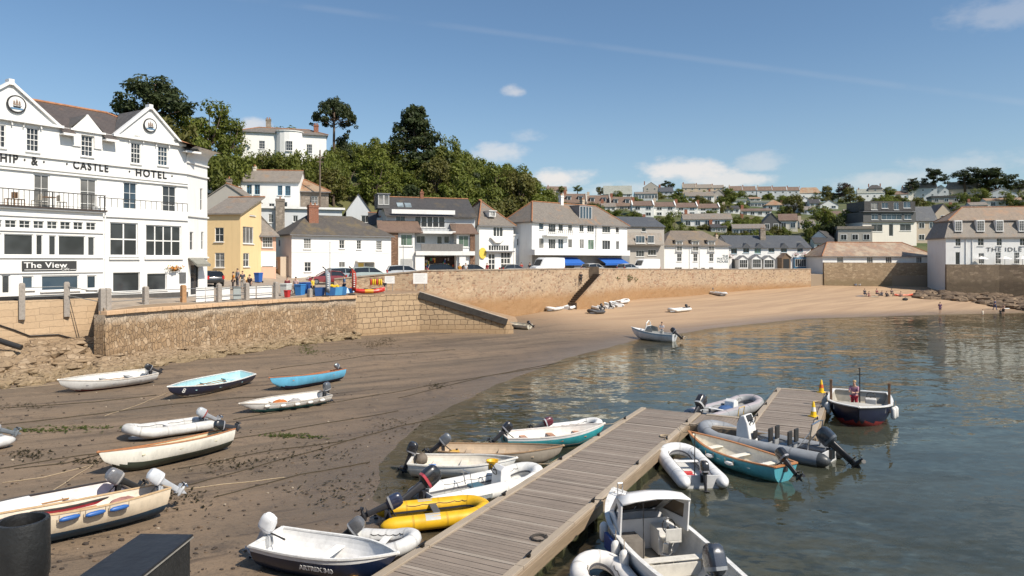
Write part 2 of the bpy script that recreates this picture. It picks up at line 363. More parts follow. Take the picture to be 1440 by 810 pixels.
# ================================================================ ground sheets
def ground_mat():
    m = bpy.data.materials.new('wet_sand'); g = G(m); p = g.p
    ps = g.n('ShaderNodeNewGeometry').outputs['Position']
    at_ = g.n('ShaderNodeAttribute', attribute_name='dry').outputs['Fac']; ad = g.n('ShaderNodeAttribute', attribute_name='shore').outputs['Fac']
    rot = g.n('ShaderNodeMapping', {'Vector': ps, 'Rotation': (0,0,math.radians(-38)), 'Scale': (1,1,1)}).outputs[0]
    stz = g.n('ShaderNodeMapping', {'Vector': rot, 'Scale': (.045,.62,1)}).outputs[0]
    stf = g.n('ShaderNodeMapping', {'Vector': rot, 'Scale': (.10,1.7,1)}).outputs[0]
    n1 = g.noise(stz, 1.0, 6, .62, .5); n2 = g.noise(stf, 1.0, 6, .7, .6); n3 = g.noise(ps, 1.1, 8, .72); n4 = g.noise(ps, 6.5, 5, .75); n5 = g.noise(ps, .16, 4, .55)
    dryc = g.mix(g.ramp(n1, .35, .65), (.44,.30,.18), (.34,.225,.135)); mud = g.mix(g.ramp(n1, .36, .66), (.20,.142,.092), (.122,.090,.060))
    mud = g.mix(g.math('MULTIPLY', g.ramp(n5, .45, .7), .6), mud, (.225,.155,.095))
    dark = g.math('MULTIPLY', g.ramp(n2, .53, .66), .85); mud = g.mix(dark, mud, (.06,.041,.027))
    fine = g.math('MULTIPLY', g.ramp(n3, .53, .68), g.ramp(n5, .3, .56)); mud = g.mix(g.math('MULTIPLY', fine, .62), mud, (.062,.045,.033))
    n6 = g.noise(ps, 17, 4, .7); mud = g.mix(g.math('MULTIPLY', g.math('MULTIPLY', g.ramp(n4, .5, .68), g.ramp(n3, .40, .58)), .8), mud, (.042,.032,.023)); mud = g.mix(g.math('MULTIPLY', g.ramp(n6, .54, .68), .6), mud, (.045,.034,.025)); mud = g.mix(g.math('MULTIPLY', g.ramp(n6, .40, .28), .35), mud, (.33,.235,.15))
    c = g.mix(g.ramp(g.math('ADD', at_, g.math('MULTIPLY', g.math('SUBTRACT', n1, .5), .5)), .3, .75), mud, dryc)
    c = g.mix(g.math('MULTIPLY', g.ramp(n4, .6, .8), .3), c, mul((.2,.14,.09), .6))
    wet = g.ramp(g.math('ADD', ad, g.math('MULTIPLY', g.math('SUBTRACT', n1, .5), 4.)), 6.5, -.4)
    c = g.mix(g.math('MULTIPLY', wet, .55), c, (.10,.078,.056)); 
    sea = g.ramp(ad, .1, -9.); weed = g.ramp(n3, .42, .62)
    c = g.mix(sea, c, g.mix(weed, (.21,.185,.115), (.07,.075,.045)))
    g.l(c, p.inputs['Base Color'])
    pud = g.math('MULTIPLY', g.ramp(n1, .55, .7), g.ramp(at_, .6, .1))
    r = g.math('SUBTRACT', .78, g.math('ADD', g.math('MULTIPLY', wet, .48), g.math('MULTIPLY', pud, .26)), clamp=True); g.l(r, p.inputs['Roughness'])
    p.inputs['Specular IOR Level'].default_value = .6
    g.bump(g.math('ADD', g.math('ADD', g.math('MULTIPLY', n3, .9), g.math('MULTIPLY', n4, .35)), g.math('MULTIPLY', n2, 1.2)), .55, .07)
    return m
pxs = [-1500,-900,-500,-300]+[-150+9*i for i in range(192)]+[1650,1900,2400,3200]
Ys = [3.]
while Ys[-1] < 150: Ys.append(Ys[-1]*1.0165)
verts = []; dry = []; shr = []; fcs = []
for Y in Ys:
    for px in pxs:
        X = (px-CX)/FP*Y; z = gz(X, Y); verts.append((X,Y,z))
        shr.append(shore_d(X, Y)); dry.append(max(0, min(1, interp([(48,0),(78,.55),(100,1)], Y)*interp([(560,0),(800,.9),(900,1)], px))))
n = len(pxs)
for i in range(len(Ys)-1):
    for j in range(n-1): fcs.append((i*n+j, i*n+j+1, (i+1)*n+j+1, (i+1)*n+j))
me = bpy.data.meshes.new('beach'); me.from_pydata(verts, [], fcs)
for nm_, vals in (('dry', dry), ('shore', shr)):
    a = me.attributes.new(nm_, 'FLOAT', 'POINT'); a.data.foreach_set('value', vals)
me.materials.append(ground_mat())
for p in me.polygons: p.use_smooth = True
beach = bpy.data.objects.new('beach', me); C.objects.link(beach); struct(beach)
# land behind the walls
def land_mat():
    m = bpy.data.materials.new('land'); g = G(m); p = g.p; ps = g.n('ShaderNodeNewGeometry').outputs['Position']
    f = g.ramp(g.noise(ps, .8, 6, .65), .35, .7); f2 = g.ramp(g.noise(ps, .07, 4, .6), .4, .6)
    grass = g.mix(f, (.062,.085,.022), (.03,.05,.012)); grass = g.mix(f2, grass, (.10,.10,.035))
    pave = g.mix(f, (.36,.29,.22), (.27,.22,.175))
    z = g.n('ShaderNodeSeparateXYZ', {0: ps}).outputs['Z']
    nrm = g.n('ShaderNodeSeparateXYZ', {0: g.n('ShaderNodeNewGeometry').outputs['Normal']}).outputs['Z']
    c = g.mix(g.ramp(z, 6.1, 6.7), pave, grass); c = g.mix(g.ramp(nrm, .5, .3), c, (.26,.2,.14))
    g.l(c, p.inputs['Base Color']); p.inputs['Roughness'].default_value = .9; g.bump(f, .4, .05); return m
lp = [-1400,-800,-400]+[-200+20*i for i in range(17)]+[138,146,150]+[160+15*i for i in range(18)]+[429.9,430.1,440,450,460,470]+[480+15*i for i in range(64)]+[1450,1500,1600,1800,2200,2800]
lp = sorted(set(lp)); rows = 60; vs = []; fs = []
for i in range(rows+1):
    for px in lp:
        y0 = land_front(px); Y = y0-.0 if i == 0 else y0+(600-y0)*((i-1)/(rows-1))**2.0
        X = (px-CX)/FP*Y; vs.append((X, Y, 0.5 if i == 0 else lz(X, Y)))
n = len(lp)
for i in range(rows):
    for j in range(n-1): fs.append((i*n+j, i*n+j+1, (i+1)*n+j+1, (i+1)*n+j))
me = bpy.data.meshes.new('hillside_ground'); me.from_pydata(vs, [], fs); me.materials.append(land_mat())
o = bpy.data.objects.new('hillside_ground', me); C.objects.link(o); struct(o)
# ---- water
def water_mat():
    m = bpy.data.materials.new('sea_water'); g = G(m); t = g.t; t.nodes.remove(g.p)
    ps = g.n('ShaderNodeNewGeometry').outputs['Position']; dep = g.n('ShaderNodeAttribute', attribute_name='depth').outputs['Fac']
    m1 = g.n('ShaderNodeMapping', {'Vector': ps, 'Rotation': (0,0,.35), 'Scale': (.55,1.5,1)}).outputs[0]
    m2 = g.n('ShaderNodeMapping', {'Vector': ps, 'Rotation': (0,0,-.3), 'Scale': (1,2.1,1)}).outputs[0]
    gust = g.math('ADD', .55, g.math('MULTIPLY', g.ramp(g.noise(ps, .06, 3, .6), .35, .65), .75))
    def slope(vec, sc_, k, det, dist_):
        c_ = g.n('ShaderNodeTexNoise', {'Vector': vec, 'Scale': sc_, 'Detail': det, 'Roughness': .55, 'Distortion': dist_}).outputs['Color']
        v_ = g.n('ShaderNodeVectorMath', {0: c_, 1: (.5,.5,.5)}, operation='SUBTRACT').outputs[0]
        return g.n('ShaderNodeVectorMath', {0: v_, 1: (k*.75,k*1.25,0)}, operation='MULTIPLY').outputs[0]
    sm_ = g.n('ShaderNodeVectorMath', {0: slope(m1, .62, .19, 2, .8), 1: slope(m2, 2.1, .17, 2, .6)}, operation='ADD').outputs[0]
    sm_ = g.n('ShaderNodeVectorMath', {0: sm_, 3: gust}, operation='SCALE').outputs[0]
    b = g.n('ShaderNodeVectorMath', {0: g.n('ShaderNodeVectorMath', {0: sm_, 1: (0,0,1)}, operation='ADD').outputs[0]}, operation='NORMALIZE').outputs[0]
    gl = g.n('ShaderNodeBsdfGlossy', {'Color': (.90,.90,.83,1), 'Roughness': .035, 'Normal': b})
    body = g.mix(g.ramp(g.noise(m1, .12, 4, .6), .35, .65), (.072,.076,.054), (.050,.057,.045))
    di = g.n('ShaderNodeBsdfDiffuse', {'Color': body})
    tr_ = g.n('ShaderNodeBsdfTransparent', {'Color': (.90,.91,.84,1)})
    k = g.math('POWER', 2.718, g.math('MULTIPLY', dep, -.7))
    und = g.n('ShaderNodeMixShader', {0: g.math('MULTIPLY', k, .93), 1: di.outputs[0], 2: tr_.outputs[0]})
    fr = g.n('ShaderNodeFresnel', {'IOR': 1.42, 'Normal': b})
    mx = g.n('ShaderNodeMixShader', {0: g.math('MULTIPLY', fr.outputs[0], g.math('ADD', .3, g.math('MULTIPLY', g.ramp(dep, .0, .22), .7))), 1: und.outputs[0], 2: gl.outputs[0]})
    g.l(mx.outputs[0], t.nodes['Material Output'].inputs[0]); return m
wp = [-400+25*i for i in range(90)]+[2200,3000]; vs = []; dp = []; fs = []
Yw = [Y for Y in Ys[::2] if Y < 140]
for Y in Yw:
    for px in wp:
        X = (px-CX)/FP*Y; vs.append((X,Y,0)); dp.append(max(0, -shore_d(X,Y)*.075) if shore_d(X,Y) > -34 else 2.6)
n = len(wp)
for i in range(len(Yw)-1):
    for j in range(n-1): fs.append((i*n+j, i*n+j+1, (i+1)*n+j+1, (i+1)*n+j))
me = bpy.data.meshes.new('sea'); me.from_pydata(vs, [], fs); me.attributes.new('depth','FLOAT','POINT').data.foreach_set('value', dp); me.materials.append(water_mat())
sea = bpy.data.objects.new('sea', me); C.objects.link(sea); struct(sea)
# ================================================================ walls
stone_h = stone_mat('harbour_rubble', [(.40,.27,.155),(.25,.17,.10),(.48,.36,.24),(.34,.22,.12)], 4.3, (.15,.11,.075), .6, wet=(1.0,2.2,(.24,.165,.095),.55), top=(3.6,4.3,(.50,.42,.33)), ms=.09, bmp=1.0)
stone_s = stone_mat('sea_wall_rubble', [(.55,.415,.28),(.42,.30,.20),(.36,.20,.12),(.55,.40,.25)], 3.0, (.46,.36,.26), 1.5, wet=(2.7,4.3,(.36,.20,.085),.85), ms=.10, bmp=.9, speck=.88)
stone_b = block_mat('slipway_blocks', (.47,.335,.205), (.39,.275,.165), (.11,.075,.045), .85, .50, .035, stain=(.8,2.2,(.33,.22,.12)))
stone_t = block_mat('terrace_ashlar', (.55,.40,.255), (.47,.335,.21), (.33,.235,.15), 1.5, .42, .012, stain=(2.3,3.4,(.21,.155,.10)))
kerbm = block_mat('granite_kerb', (.62,.42,.26), (.55,.36,.21), (.3,.2,.12), 1.4, 3., .012)
granite = P('granite_post', (.36,.32,.28), .85, .3, 6, bump=.4)
def wall_strip(pts, thick, zb, mb=None, m=0):
    """pts: (X,Y,ztop); a wall with its face on the polyline, thickness to the back (left of travel)"""
    mb = mb or MB(); P2 = [Vector((p[0],p[1])) for p in pts]; offs = []
    for i, p in enumerate(P2):
        d = (P2[min(i+1,len(P2)-1)]-P2[max(i-1,0)]).normalized(); offs.append(p+Vector((-d.y,d.x))*thick)
    for i in range(len(pts)-1):
        a, b, c_, d_ = P2[i], P2[i+1], offs[i+1], offs[i]; za, zc = pts[i][2], pts[i+1][2]
        mb.poly([(a.x,a.y,zb),(b.x,b.y,zb),(b.x,b.y,zc),(a.x,a.y,za)], m)
        mb.poly([(a.x,a.y,za),(b.x,b.y,zc),(c_.x,c_.y,zc),(d_.x,d_.y,za)], m)
        mb.poly([(c_.x,c_.y,zb),(d_.x,d_.y,zb),(d_.x,d_.y,za),(c_.x,c_.y,zc)], m)
    a, d_ = P2[0], offs[0]; mb.poly([(d_.x,d_.y,zb),(a.x,a.y,zb),(a.x,a.y,pts[0][2]),(d_.x,d_.y,pts[0][2])], m)
    a, d_ = P2[-1], offs[-1]; mb.poly([(a.x,a.y,zb),(d_.x,d_.y,zb),(d_.x,d_.y,pts[-1][2]),(a.x,a.y,pts[-1][2])], m)
    return mb
def pxY(px, Y, z): return ((px-CX)/FP*Y, Y, z)
kp = [pxY(*k) for k in KERB]
t = thing('harbour_wall', 'rough weathered rubble wall with a sandstone kerb below the railings in front of the white hotel', 'wall', kp[0])
def local(pts, o): return [(p[0]-o[0], p[1]-o[1], p[2]-o[2]) for p in pts]
lo = kp[0]; lk = [(x,y,z-.26) for x,y,z in local(kp, lo)]
# subdivide the face and roughen it
def rough_face(pts, zb, mb, amp=.12, seg=.45, batter=.0):
    for (a, b) in zip(pts, pts[1:]):
        a, b = Vector(a), Vector(b); L = (b-a).length; nx = max(2, int(L/seg)); d = (b-a); nrm = Vector((d.y,-d.x,0)).normalized()
        rows_ = 12; g_ = []
        for j in range(rows_+1):
            r = []
            for i in range(nx+1):
                p = a.lerp(b, i/nx); zt = p.z; z = lerp(zb, zt, j/rows_)
                q = Vector((p.x,p.y,z)); 
                k = amp*mnoise.noise(Vector((p.x*1.1+50,p.y*1.1,z*1.3)))+amp*.6*mnoise.noise(Vector((p.x*3,p.y*3+9,z*3))) if j < rows_ else 0
                r.append(q+nrm*(.05+k+batter*(zt-z)))
            g_.append(r)
        mb.grid(g_)
mb = MB(); wall_strip(lk, .8, -4.9, mb); rough_face(lk, -4.9, mb, .14, .5, .03); 
mb.build('rubble_face', stone_h, t)
mb = MB(); wall_strip([(x+.1*.0,y-.12,z+.26) for x,y,z in lk], .75, 0, mb)
mb = MB(); kk = [(x-.0,y-.0,z+.26) for x,y,z in lk]
for a, b in zip(kk, kk[1:]):
    a, b = Vector(a), Vector(b); d = (b-a).normalized(); nrm = Vector((d.y,-d.x,0)); nb = max(1, int((b-a).length/1.35))
    for i in range(nb):
        p = a.lerp(b, (i+.008)/nb); q = a.lerp(b, (i+.992)/nb); h = .28+R.uniform(-.02,.02)
        mb.bar(p+nrm*-.1+Vector((0,0,.0-h/2)), q+nrm*-.1+Vector((0,0,-h/2)), .7, h)
mb.build('kerb', kerbm, t, bevel=.02)
TP = [pxY(-420,38.5,5.4),pxY(0,44,5.4),pxY(138,49,5.32)]
t = tag(wall_strip(local(TP, TP[1]), .8, -5.5).build('terrace_wall', stone_t, loc=TP[1]), 'pale squared sandstone retaining wall below the cafe terrace at the left edge', 'wall')
# block wall and slipway
BW = [pxY(500,66,4.66),pxY(590,70.5,4.66),pxY(650,70.8,3.35),pxY(712,71,2.05),pxY(722,71.4,1.2)]
tag(wall_strip(local(BW, BW[0]), .9, -5, ).build('slipway_wall', stone_b, loc=BW[0]), 'squared block masonry wall that steps down beside the slipway to the sand', 'wall')
sb = []
back = [pxY(395,61.2,4.68),pxY(432,63.8,4.68),pxY(470,76.,4.75),pxY(520,77,4.75),pxY(600,77.9,4.6),pxY(690,83.2,2.0),pxY(735,87.9,.7)]
frnt = [pxY(395,60.0,4.68),pxY(440,62.4,4.68),pxY(500,66.2,4.66),pxY(550,68.7,4.66),pxY(594,70.9,4.64),pxY(655,71.5,3.15),pxY(716,71.8,1.2)]
mb = MB(); mb.grid([frnt, [tuple((Vector(a)+Vector(b))/2) for a, b in zip(frnt, back)], back])
struct(mb.build('slipway', P('slip_paving', (.34,.23,.14), .85, .35, 1.6, bump=.4)))
# timber/iron rubbing rail down the ramp edge
mb = MB(); a, b = Vector(pxY(589,70.5,4.75)), Vector(pxY(713,70.98,2.0)); d = b-a
mb.bar((0,0,-.25), d+Vector((0,0,-.25)), .4, .62, 0); mb.bar((0,.05,.09), d+Vector((0,.05,.09)), .34, .07, 1)
tag(mb.build('ramp_beam', [P('tarred_timber', (.045,.038,.032), .8, .4, 3, bump=.3), P('pale_cap', (.5,.42,.34), .8, .3, 3)], loc=a, bevel=.015), 'long dark tarred beam with a pale top edge sloping down the slipway', 'beam')
# long sea wall in two lengths with the steps between them
sp_ = [pxY(*s) for s in SEA]
t = thing('sea_wall', 'long tall speckled rubble sea wall behind the beach under the row of vans and houses', 'wall', sp_[0])
mb = MB(); ls = local(sp_, sp_[0]); wall_strip(ls, .45, -6.5, mb); rough_face(ls, -6.5, mb, .07, .9); mb.build('rubble_face', stone_s, t)
mb = MB()
for a, b in zip(ls, ls[1:]):
    a, b = Vector(a), Vector(b); d = (b-a).normalized(); nrm = Vector((d.y,-d.x,0)); nb = max(1, int((b-a).length/1.1))
    for i in range(nb): mb.bar(a.lerp(b,(i+.01)/nb)-nrm*.18+Vector((0,0,.06+R.uniform(-.015,.02))), a.lerp(b,(i+.99)/nb)-nrm*.18+Vector((0,0,.06+R.uniform(-.015,.02))), .6, .13)
mb.build('coping', P('coping_stone', (.38,.31,.24), .85, .3, 3, bump=.4), t)
# flight of steps on the face of the sea wall, px 762..838
A_ = Vector(pxY(836,99.2,6.0)); B_ = Vector(pxY(797,95.4,2.0)); sdir = (B_-A_); sn = Vector((sdir.y,-sdir.x,0)).normalized()
if sn.y > 0: sn = -sn
t = thing('stone_steps', 'flight of dark weed covered stone steps built against the tall sea wall', 'steps', A_)
mb = MB(); ns = 16
for i in range(ns):
    p = sdir*(i/ns); q = sdir*((i+1)/ns)
    a0 = Vector((p.x,p.y,0)); a1 = Vector((q.x,q.y,0)); z = p.z
    mb.add([a0+Vector((0,0,-6)),a1+Vector((0,0,-6)),a1+sn*1.7+Vector((0,0,-6)),a0+sn*1.7+Vector((0,0,-6)),a0+Vector((0,0,z)),a1+Vector((0,0,z)),a1+sn*1.7+Vector((0,0,z)),a0+sn*1.7+Vector((0,0,z))],
           [(4,5,6,7),(0,1,5,4),(2,3,7,6),(1,2,6,5),(3,0,4,7)])
mb.build('treads', P('wet_steps', (.12,.085,.055), .8, .4, 2, bump=.4), t)
mb = MB(); pl = [tuple(sn*1.75+Vector((0,0,.25))), tuple(sdir*.985+sn*1.75+Vector((0,0,.25)))]
mb2 = MB(); wall_strip([(p[0],p[1],p[2]) for p in (pl[1],pl[0])], .35, -6.2, mb2); mb2.build('outer_wall', stone_s, t)
wv = (sn*1.2); mb = MB(); mb.box(-1.2,.6,-.2,.6,-.4,1.0); mb.build('landing', P('wet_steps',(0,0,0)), t)
# rocks at the foot of the left walls
def blob_rocks(name, spots, mat, seed, label=None, kind='structure', flat_=.6):
    r = random.Random(seed); mb = MB()
    for (X, Y, z, s) in spots:
        k = 9; h = 6; ph = r.uniform(0, 99); ang = r.uniform(0,3.14); rings = []
        sx, sy = s*r.uniform(.8,1.5), s*r.uniform(.7,1.1)
        for i in range(h):
            a = -math.pi/2+math.pi*(i+.1)/(h-.8); ring = []
            for j in range(k):
                b = 2*math.pi*j/k; v = Vector((math.cos(a)*math.cos(b), math.cos(a)*math.sin(b), math.sin(a)))
                f = 1+.42*mnoise.noise(v*1.4+Vector((ph,0,0)))+.18*mnoise.noise(v*3.5+Vector((0,ph,0)))
                v = Vector((round(v.x*2.2)/2.2*.35+v.x*.65, round(v.y*2.2)/2.2*.35+v.y*.65, v.z))*f
                ring.append((X+(v.x*sx*math.cos(ang)-v.y*sy*math.sin(ang)), Y+(v.x*sx*math.sin(ang)+v.y*sy*math.cos(ang)), z+v.z*s*flat_))
            rings.append(ring)
        mb.tube_rings(rings)
    o = mb.build(name, mat); o['kind'] = kind; return o
rockm = stone_mat('apron_rock', [(.33,.235,.145),(.24,.17,.105),(.40,.30,.20),(.28,.195,.115)], 1.1, (.15,.10,.06), 2.2, ms=.06, bmp=1., wet=(.9,1.7,(.20,.15,.075),.6))
spots = []
for i in range(150):                                  # shelf below the terrace wall
    px = R.uniform(-40,150); f = R.random(); py = lerp(472,528,f)+ (px-70)*-.03
    Y = interp([(0,44),(138,49)], px)-.3-f*5.0; z = lerp(2.6,.7,f)+R.uniform(-.2,.25); s = R.uniform(.45,1.0)*(1.1 if f < .6 else .8)
    spots.append(((px-CX)/FP*Y, Y, z-.25, s))
for i in range(120):
    px = R.uniform(-40,150); f = R.random()**.7; Y = interp([(0,44),(138,49)], px)-.8-f*5.6
    spots.append(((px-CX)/FP*Y, Y, gz((px-CX)/FP*Y, Y)+.05, R.uniform(.2,.55)))
for i in range(430):                                  # stony toe of the rubble wall
    px = R.uniform(140,505); f = R.random(); a = interp([(p[0],p[1]) for p in KERB], px)
    Y = a-.15-f*interp([(146,3.2),(330,2.8),(505,1.6)], px); X = (px-CX)/FP*Y; g0 = gz(X, Y)
    spots.append((X, Y, g0+lerp(.42,.0,f)+R.uniform(-.1,.08), R.uniform(.22,.55)*interp([(146,1.1),(505,.8)], px)))
blob_rocks('foreshore_rocks', spots, rockm, 3, flat_=.5)
spots = []
for i in range(150):                                  # reef below the right hand hotel wall
    px = R.uniform(1290,1480); f = R.random(); Y = lerp(128,104,f*interp([(1290,.25),(1360,.45),(1440,.8),(1480,1)], px)); X = (px-CX)/FP*Y
    spots.append((X, Y, gz(X,Y)+R.uniform(-.1,.35), R.uniform(.4,1.5)))
blob_rocks('reef_rocks', spots, stone_mat('reef_rock', [(.19,.13,.08),(.12,.083,.055),(.27,.19,.12),(.16,.11,.07)], .9, (.08,.055,.035), 2.4, ms=.08), 5, flat_=.42)
# quay under the viewer
mb = MB(); mb.box(-40,40,-30,3.75,-3,5.9); struct(mb.build('near_quay', P('near_quay_concrete', (.35,.32,.28), .9, .2, 1)))
# ================================================================ pontoon
U = Vector((.457,.889,0)).normalized(); PN = Vector((U.y,-U.x,0)); PO = Vector((6.5,35.7,0)); PRZ = math.atan2(PN.y, PN.x); DZ = .55
deck_w = wood_mat('deck_planks', (.315,.255,.205), (.19,.155,.125)); deck_p = wood_mat('bleached_planks', (.40,.34,.28), (.27,.225,.18)); deck_l = wood_mat('pale_edge_beam', (.46,.38,.29), (.33,.265,.195), 'y'); fasc = wood_mat('fascia_timber', (.36,.27,.18), (.21,.155,.10), 'y')
flo = stone_mat('float_concrete', [(.30,.27,.20),(.22,.2,.15),(.34,.3,.22),(.26,.25,.18)], .8, (.25,.23,.17), 1., wet=(-.1,.35,(.07,.09,.025)))
dark_iron = P('dark_iron', (.03,.028,.027), .5, .3, 6, metal=.6)
def pontoon(name, label, x0, x1, y0, y1, along_y=True, edges='lr', lower=0):
    t = thing(name, label, 'pontoon', PO+PN*x0+U*y0, PRZ); W, Lh = x1-x0, y1-y0; dz = DZ-lower
    mb = MB(); n = int((Lh if along_y else W)/.145)
    for i in range(n):
        a = (Lh if along_y else W)/n
        h = dz+R.uniform(-.004,.004)-(.012 if i % 11 == 0 else 0)
        m_ = 1 if i % 9 == 4 else 0
        if along_y: mb.box(.03,W-.03,i*a+.006,(i+1)*a-.008,dz-.05,h,m_)
        else: mb.box(i*a+.006,(i+1)*a-.008,.03,Lh-.03,dz-.05,h)
    mb.build('decking', [deck_w, deck_p], t)
    mb = MB(); 
    for e, x in (('l',0),('r',W-.24)):
        if e in edges:
            k = max(1, int(Lh/3.1))
            for i in range(k): mb.box(x,x+.24,i*Lh/k+.01,(i+1)*Lh/k-.01,dz-.06,dz+.05)
    if 'f' in edges: mb.box(.25,W-.25,Lh-.24,Lh,dz-.06,dz+.045)
    if 'n' in edges: mb.box(.0,W,.0,.2,dz-.06,dz+.045)
    if mb.v: mb.build('edge_beam', deck_l, t, bevel=.012)
    mb = MB(); mb.box(-.07,-.002,0,Lh,dz-.34,dz-.02); mb.box(W+.002,W+.07,0,Lh,dz-.34,dz-.02); mb.box(0,W,-.07,-.002,dz-.34,dz-.02); mb.box(0,W,Lh+.002,Lh+.07,dz-.34,dz-.02); mb.build('fascia', fasc, t, bevel=.01)
    k = max(1, int(Lh/2.4))
    for i in range(k):
        mb = MB(); mb.box(.12,W-.12,(i+.12)*Lh/k,(i+.9)*Lh/k,-.45,dz-.09); mb.build('float', flo, t, bevel=.03)
    return t
def cleat(t, x, y, z, rz=0):
    mb = MB(); mb.box(-.05,.05,-.04,.04,0,.07); mb.tube([(-.17,0,.1),(-.08,0,.085),(.08,0,.085),(.17,0,.1)], [.015,.03,.03,.015], 6); mb.build('cleat', dark_iron, t, loc=(x,y,z), rz=rz)
pm = pontoon('pontoon', 'long weathered grey timber pontoon running from the bottom edge out into the harbour', 0, 2.95, -29, 0, True, 'lr')
for y in (4,9.5,14,18.5,22.5,26): cleat(pm, .12, y, DZ+.05, 1.57); cleat(pm, 2.82, y+.7, DZ+.05, 1.57)
pc = pontoon('pontoon', 'short timber cross pontoon joining the long pontoon to the outer landing stage', 2.99, 5.26, -2.5, -.02, False, 'nf', 0)
pf = pontoon('pontoon', 'outer timber landing stage with two yellow traffic cones standing on it', 5.36, 8.2, -2.5, 8.9, True, 'lrf', 0)
for y in (3,6,10): cleat(pf, .12, y, DZ+.05, 1.57); cleat(pf, 2.7, y+.5, DZ+.05, 1.57)
# yellow cones on the landing stage
cone_y = P('cone_yellow', (.80,.50,.015), .45, .1, 6); cone_w = P('reflective_sleeve', (.75,.73,.66), .4, .1, 8); cone_r = P('cone_red_top', (.62,.12,.02), .45, .1)
for i, (px, py, lab) in enumerate([(1155,552,'yellow cone at the far corner of the landing stage'),(1144,586,'yellow cone half way along the landing stage, nearer the grey inflatable')]):
    p = onz(px, py, DZ); t = thing('traffic_cone', lab, 'cone', p+Vector((0,0,.004)), .5, 'yellow cones on the landing stage')
    mb = MB(); mb.box(-.19,.19,-.19,.19,0,.05); mb.build('cone_base', cone_y, t, bevel=.015)
    mb = MB(); mb.lathe([(.14,.05),(.115,.26)], n=14); mb.build('cone_body', cone_y, t, smooth=True, autosmooth=40)
    mb = MB(); mb.lathe([(.085,.46),(.045,.68),(.02,.72)], n=14); mb.build('cone_top', cone_y, t, smooth=True, autosmooth=40)
    mb = MB(); mb.lathe([(.1155,.26),(.085,.46)], n=14, m=0); mb.build('sleeve', cone_r if i == 0 else cone_w, t, smooth=True, autosmooth=40)
# ================================================================ outboards
rub = P('black_rubber', (.022,.022,.024), .55, .3, 8); chrome = P('bare_metal', (.55,.55,.56), .3, .2, 10, metal=1.)
_ob = {}
def outboard(parent, loc, tilt=60, s=1., cowl=(.02,.02,.022), band=(.5,.5,.5), leg=(.035,.035,.04), yaw=0, tiller=True):
    key = (cowl, band, leg, tiller)
    T = Matrix.Rotation(math.radians(yaw),4,'Z') @ Matrix.Rotation(math.radians(tilt),4,'Y') @ Matrix.Diagonal((s,s,s,1))
    cm = P('cowl_%02x%02x%02x' % tuple(int(min(1,c)*255) for c in cowl), cowl, .28, .12, 8, coat=.5); bm_ = P('band_%02x%02x%02x' % tuple(int(min(1,c)*255) for c in band), band, .35, .1); lm = P('leg_%02x%02x%02x' % tuple(int(min(1,c)*255) for c in leg), leg, .4, .2, 8)
    mb = MB(); mb.X = T
    def sec(x, z, rx, ry, sl=0):
        r = []
        for j in range(14):
            a = 2*math.pi*j/14; c_, s_ = math.cos(a), math.sin(a)
            xx = rx*math.copysign(abs(c_)**.6, c_); yy = ry*math.copysign(abs(s_)**.6, s_); r.append((x+xx, yy, z+sl*xx))
        return r
    mb.tube_rings([sec(-.16,.08,.13,.09),sec(-.16,.14,.19,.13)]); mb.tube_rings([sec(-.16,.14,.195,.135),sec(-.165,.20,.20,.14)], 1)
    mb.tube_rings([sec(-.165,.20,.205,.143),sec(-.17,.38,.20,.142,.05),sec(-.185,.48,.17,.125,.1),sec(-.20,.53,.10,.08,.1)])
    ob = mb.build('outboard_motor', [cm, bm_], parent, smooth=True, loc=loc, autosmooth=35)
    mb = MB(); mb.X = T
    mb.tube_rings([sec(-.15,.1,.10,.075),sec(-.16,-.15,.085,.05),sec(-.17,-.5,.08,.035),sec(-.17,-.62,.075,.03)])
    mb.box(-.36,-.06,-.09,.09,-.5,-.485); mb.tube([(-.02,0,-.62),(-.08,0,-.62),(-.28,0,-.62),(-.34,0,-.62)], [.015,.05,.05,.035], 8); mb.add([(-.26,-.006,-.64),(-.12,-.006,-.64),(-.2,0,-.82),(-.26,.006,-.64),(-.12,.006,-.64)], [(0,1,2),(4,3,2)])
    mb.build('motor_leg', lm, ob, smooth=True, autosmooth=40)
    mb = MB(); mb.X = T
    mb.tube([(-.34,0,-.62),(-.43,0,-.62)], [.03,.022], 8)
    for k in range(3):
        a = k*2.094+.4; ca, sa = math.cos(a), math.sin(a)
        pts = []
        for u_, v_ in ((.02,-.025),(.07,-.055),(.115,-.03),(.12,.02),(.08,.05),(.02,.03)): pts.append((-.385+v_*.7, ca*u_-sa*v_*.8, -.62+sa*u_+ca*v_*.8))
        mb.add(pts+[(p[0]-.008,p[1],p[2]) for p in pts], [tuple(range(6)), tuple(range(11,5,-1))]+[(i,(i+1)%6,6+(i+1)%6,6+i) for i in range(6)])
    mb.build('propeller', chrome if leg[0] > .2 else lm, ob)
    mb = MB(); mb.box(-.06*s,.05*s,-.11*s,.11*s,-.22*s,.03*s); mb.box(.04*s,.09*s,-.09*s,-.06*s,-.2*s,.06*s); mb.box(.04*s,.09*s,.06*s,.09*s,-.2*s,.06*s); mb.build('clamp_bracket', lm, ob)
    if tiller:
        mb = MB(); mb.X = T; mb.tube([(-.02,.0,.12),(.2,.02,.16),(.42,.03,.2)], [.022,.02,.026], 7); mb.build('tiller', rub, ob)
    return ob
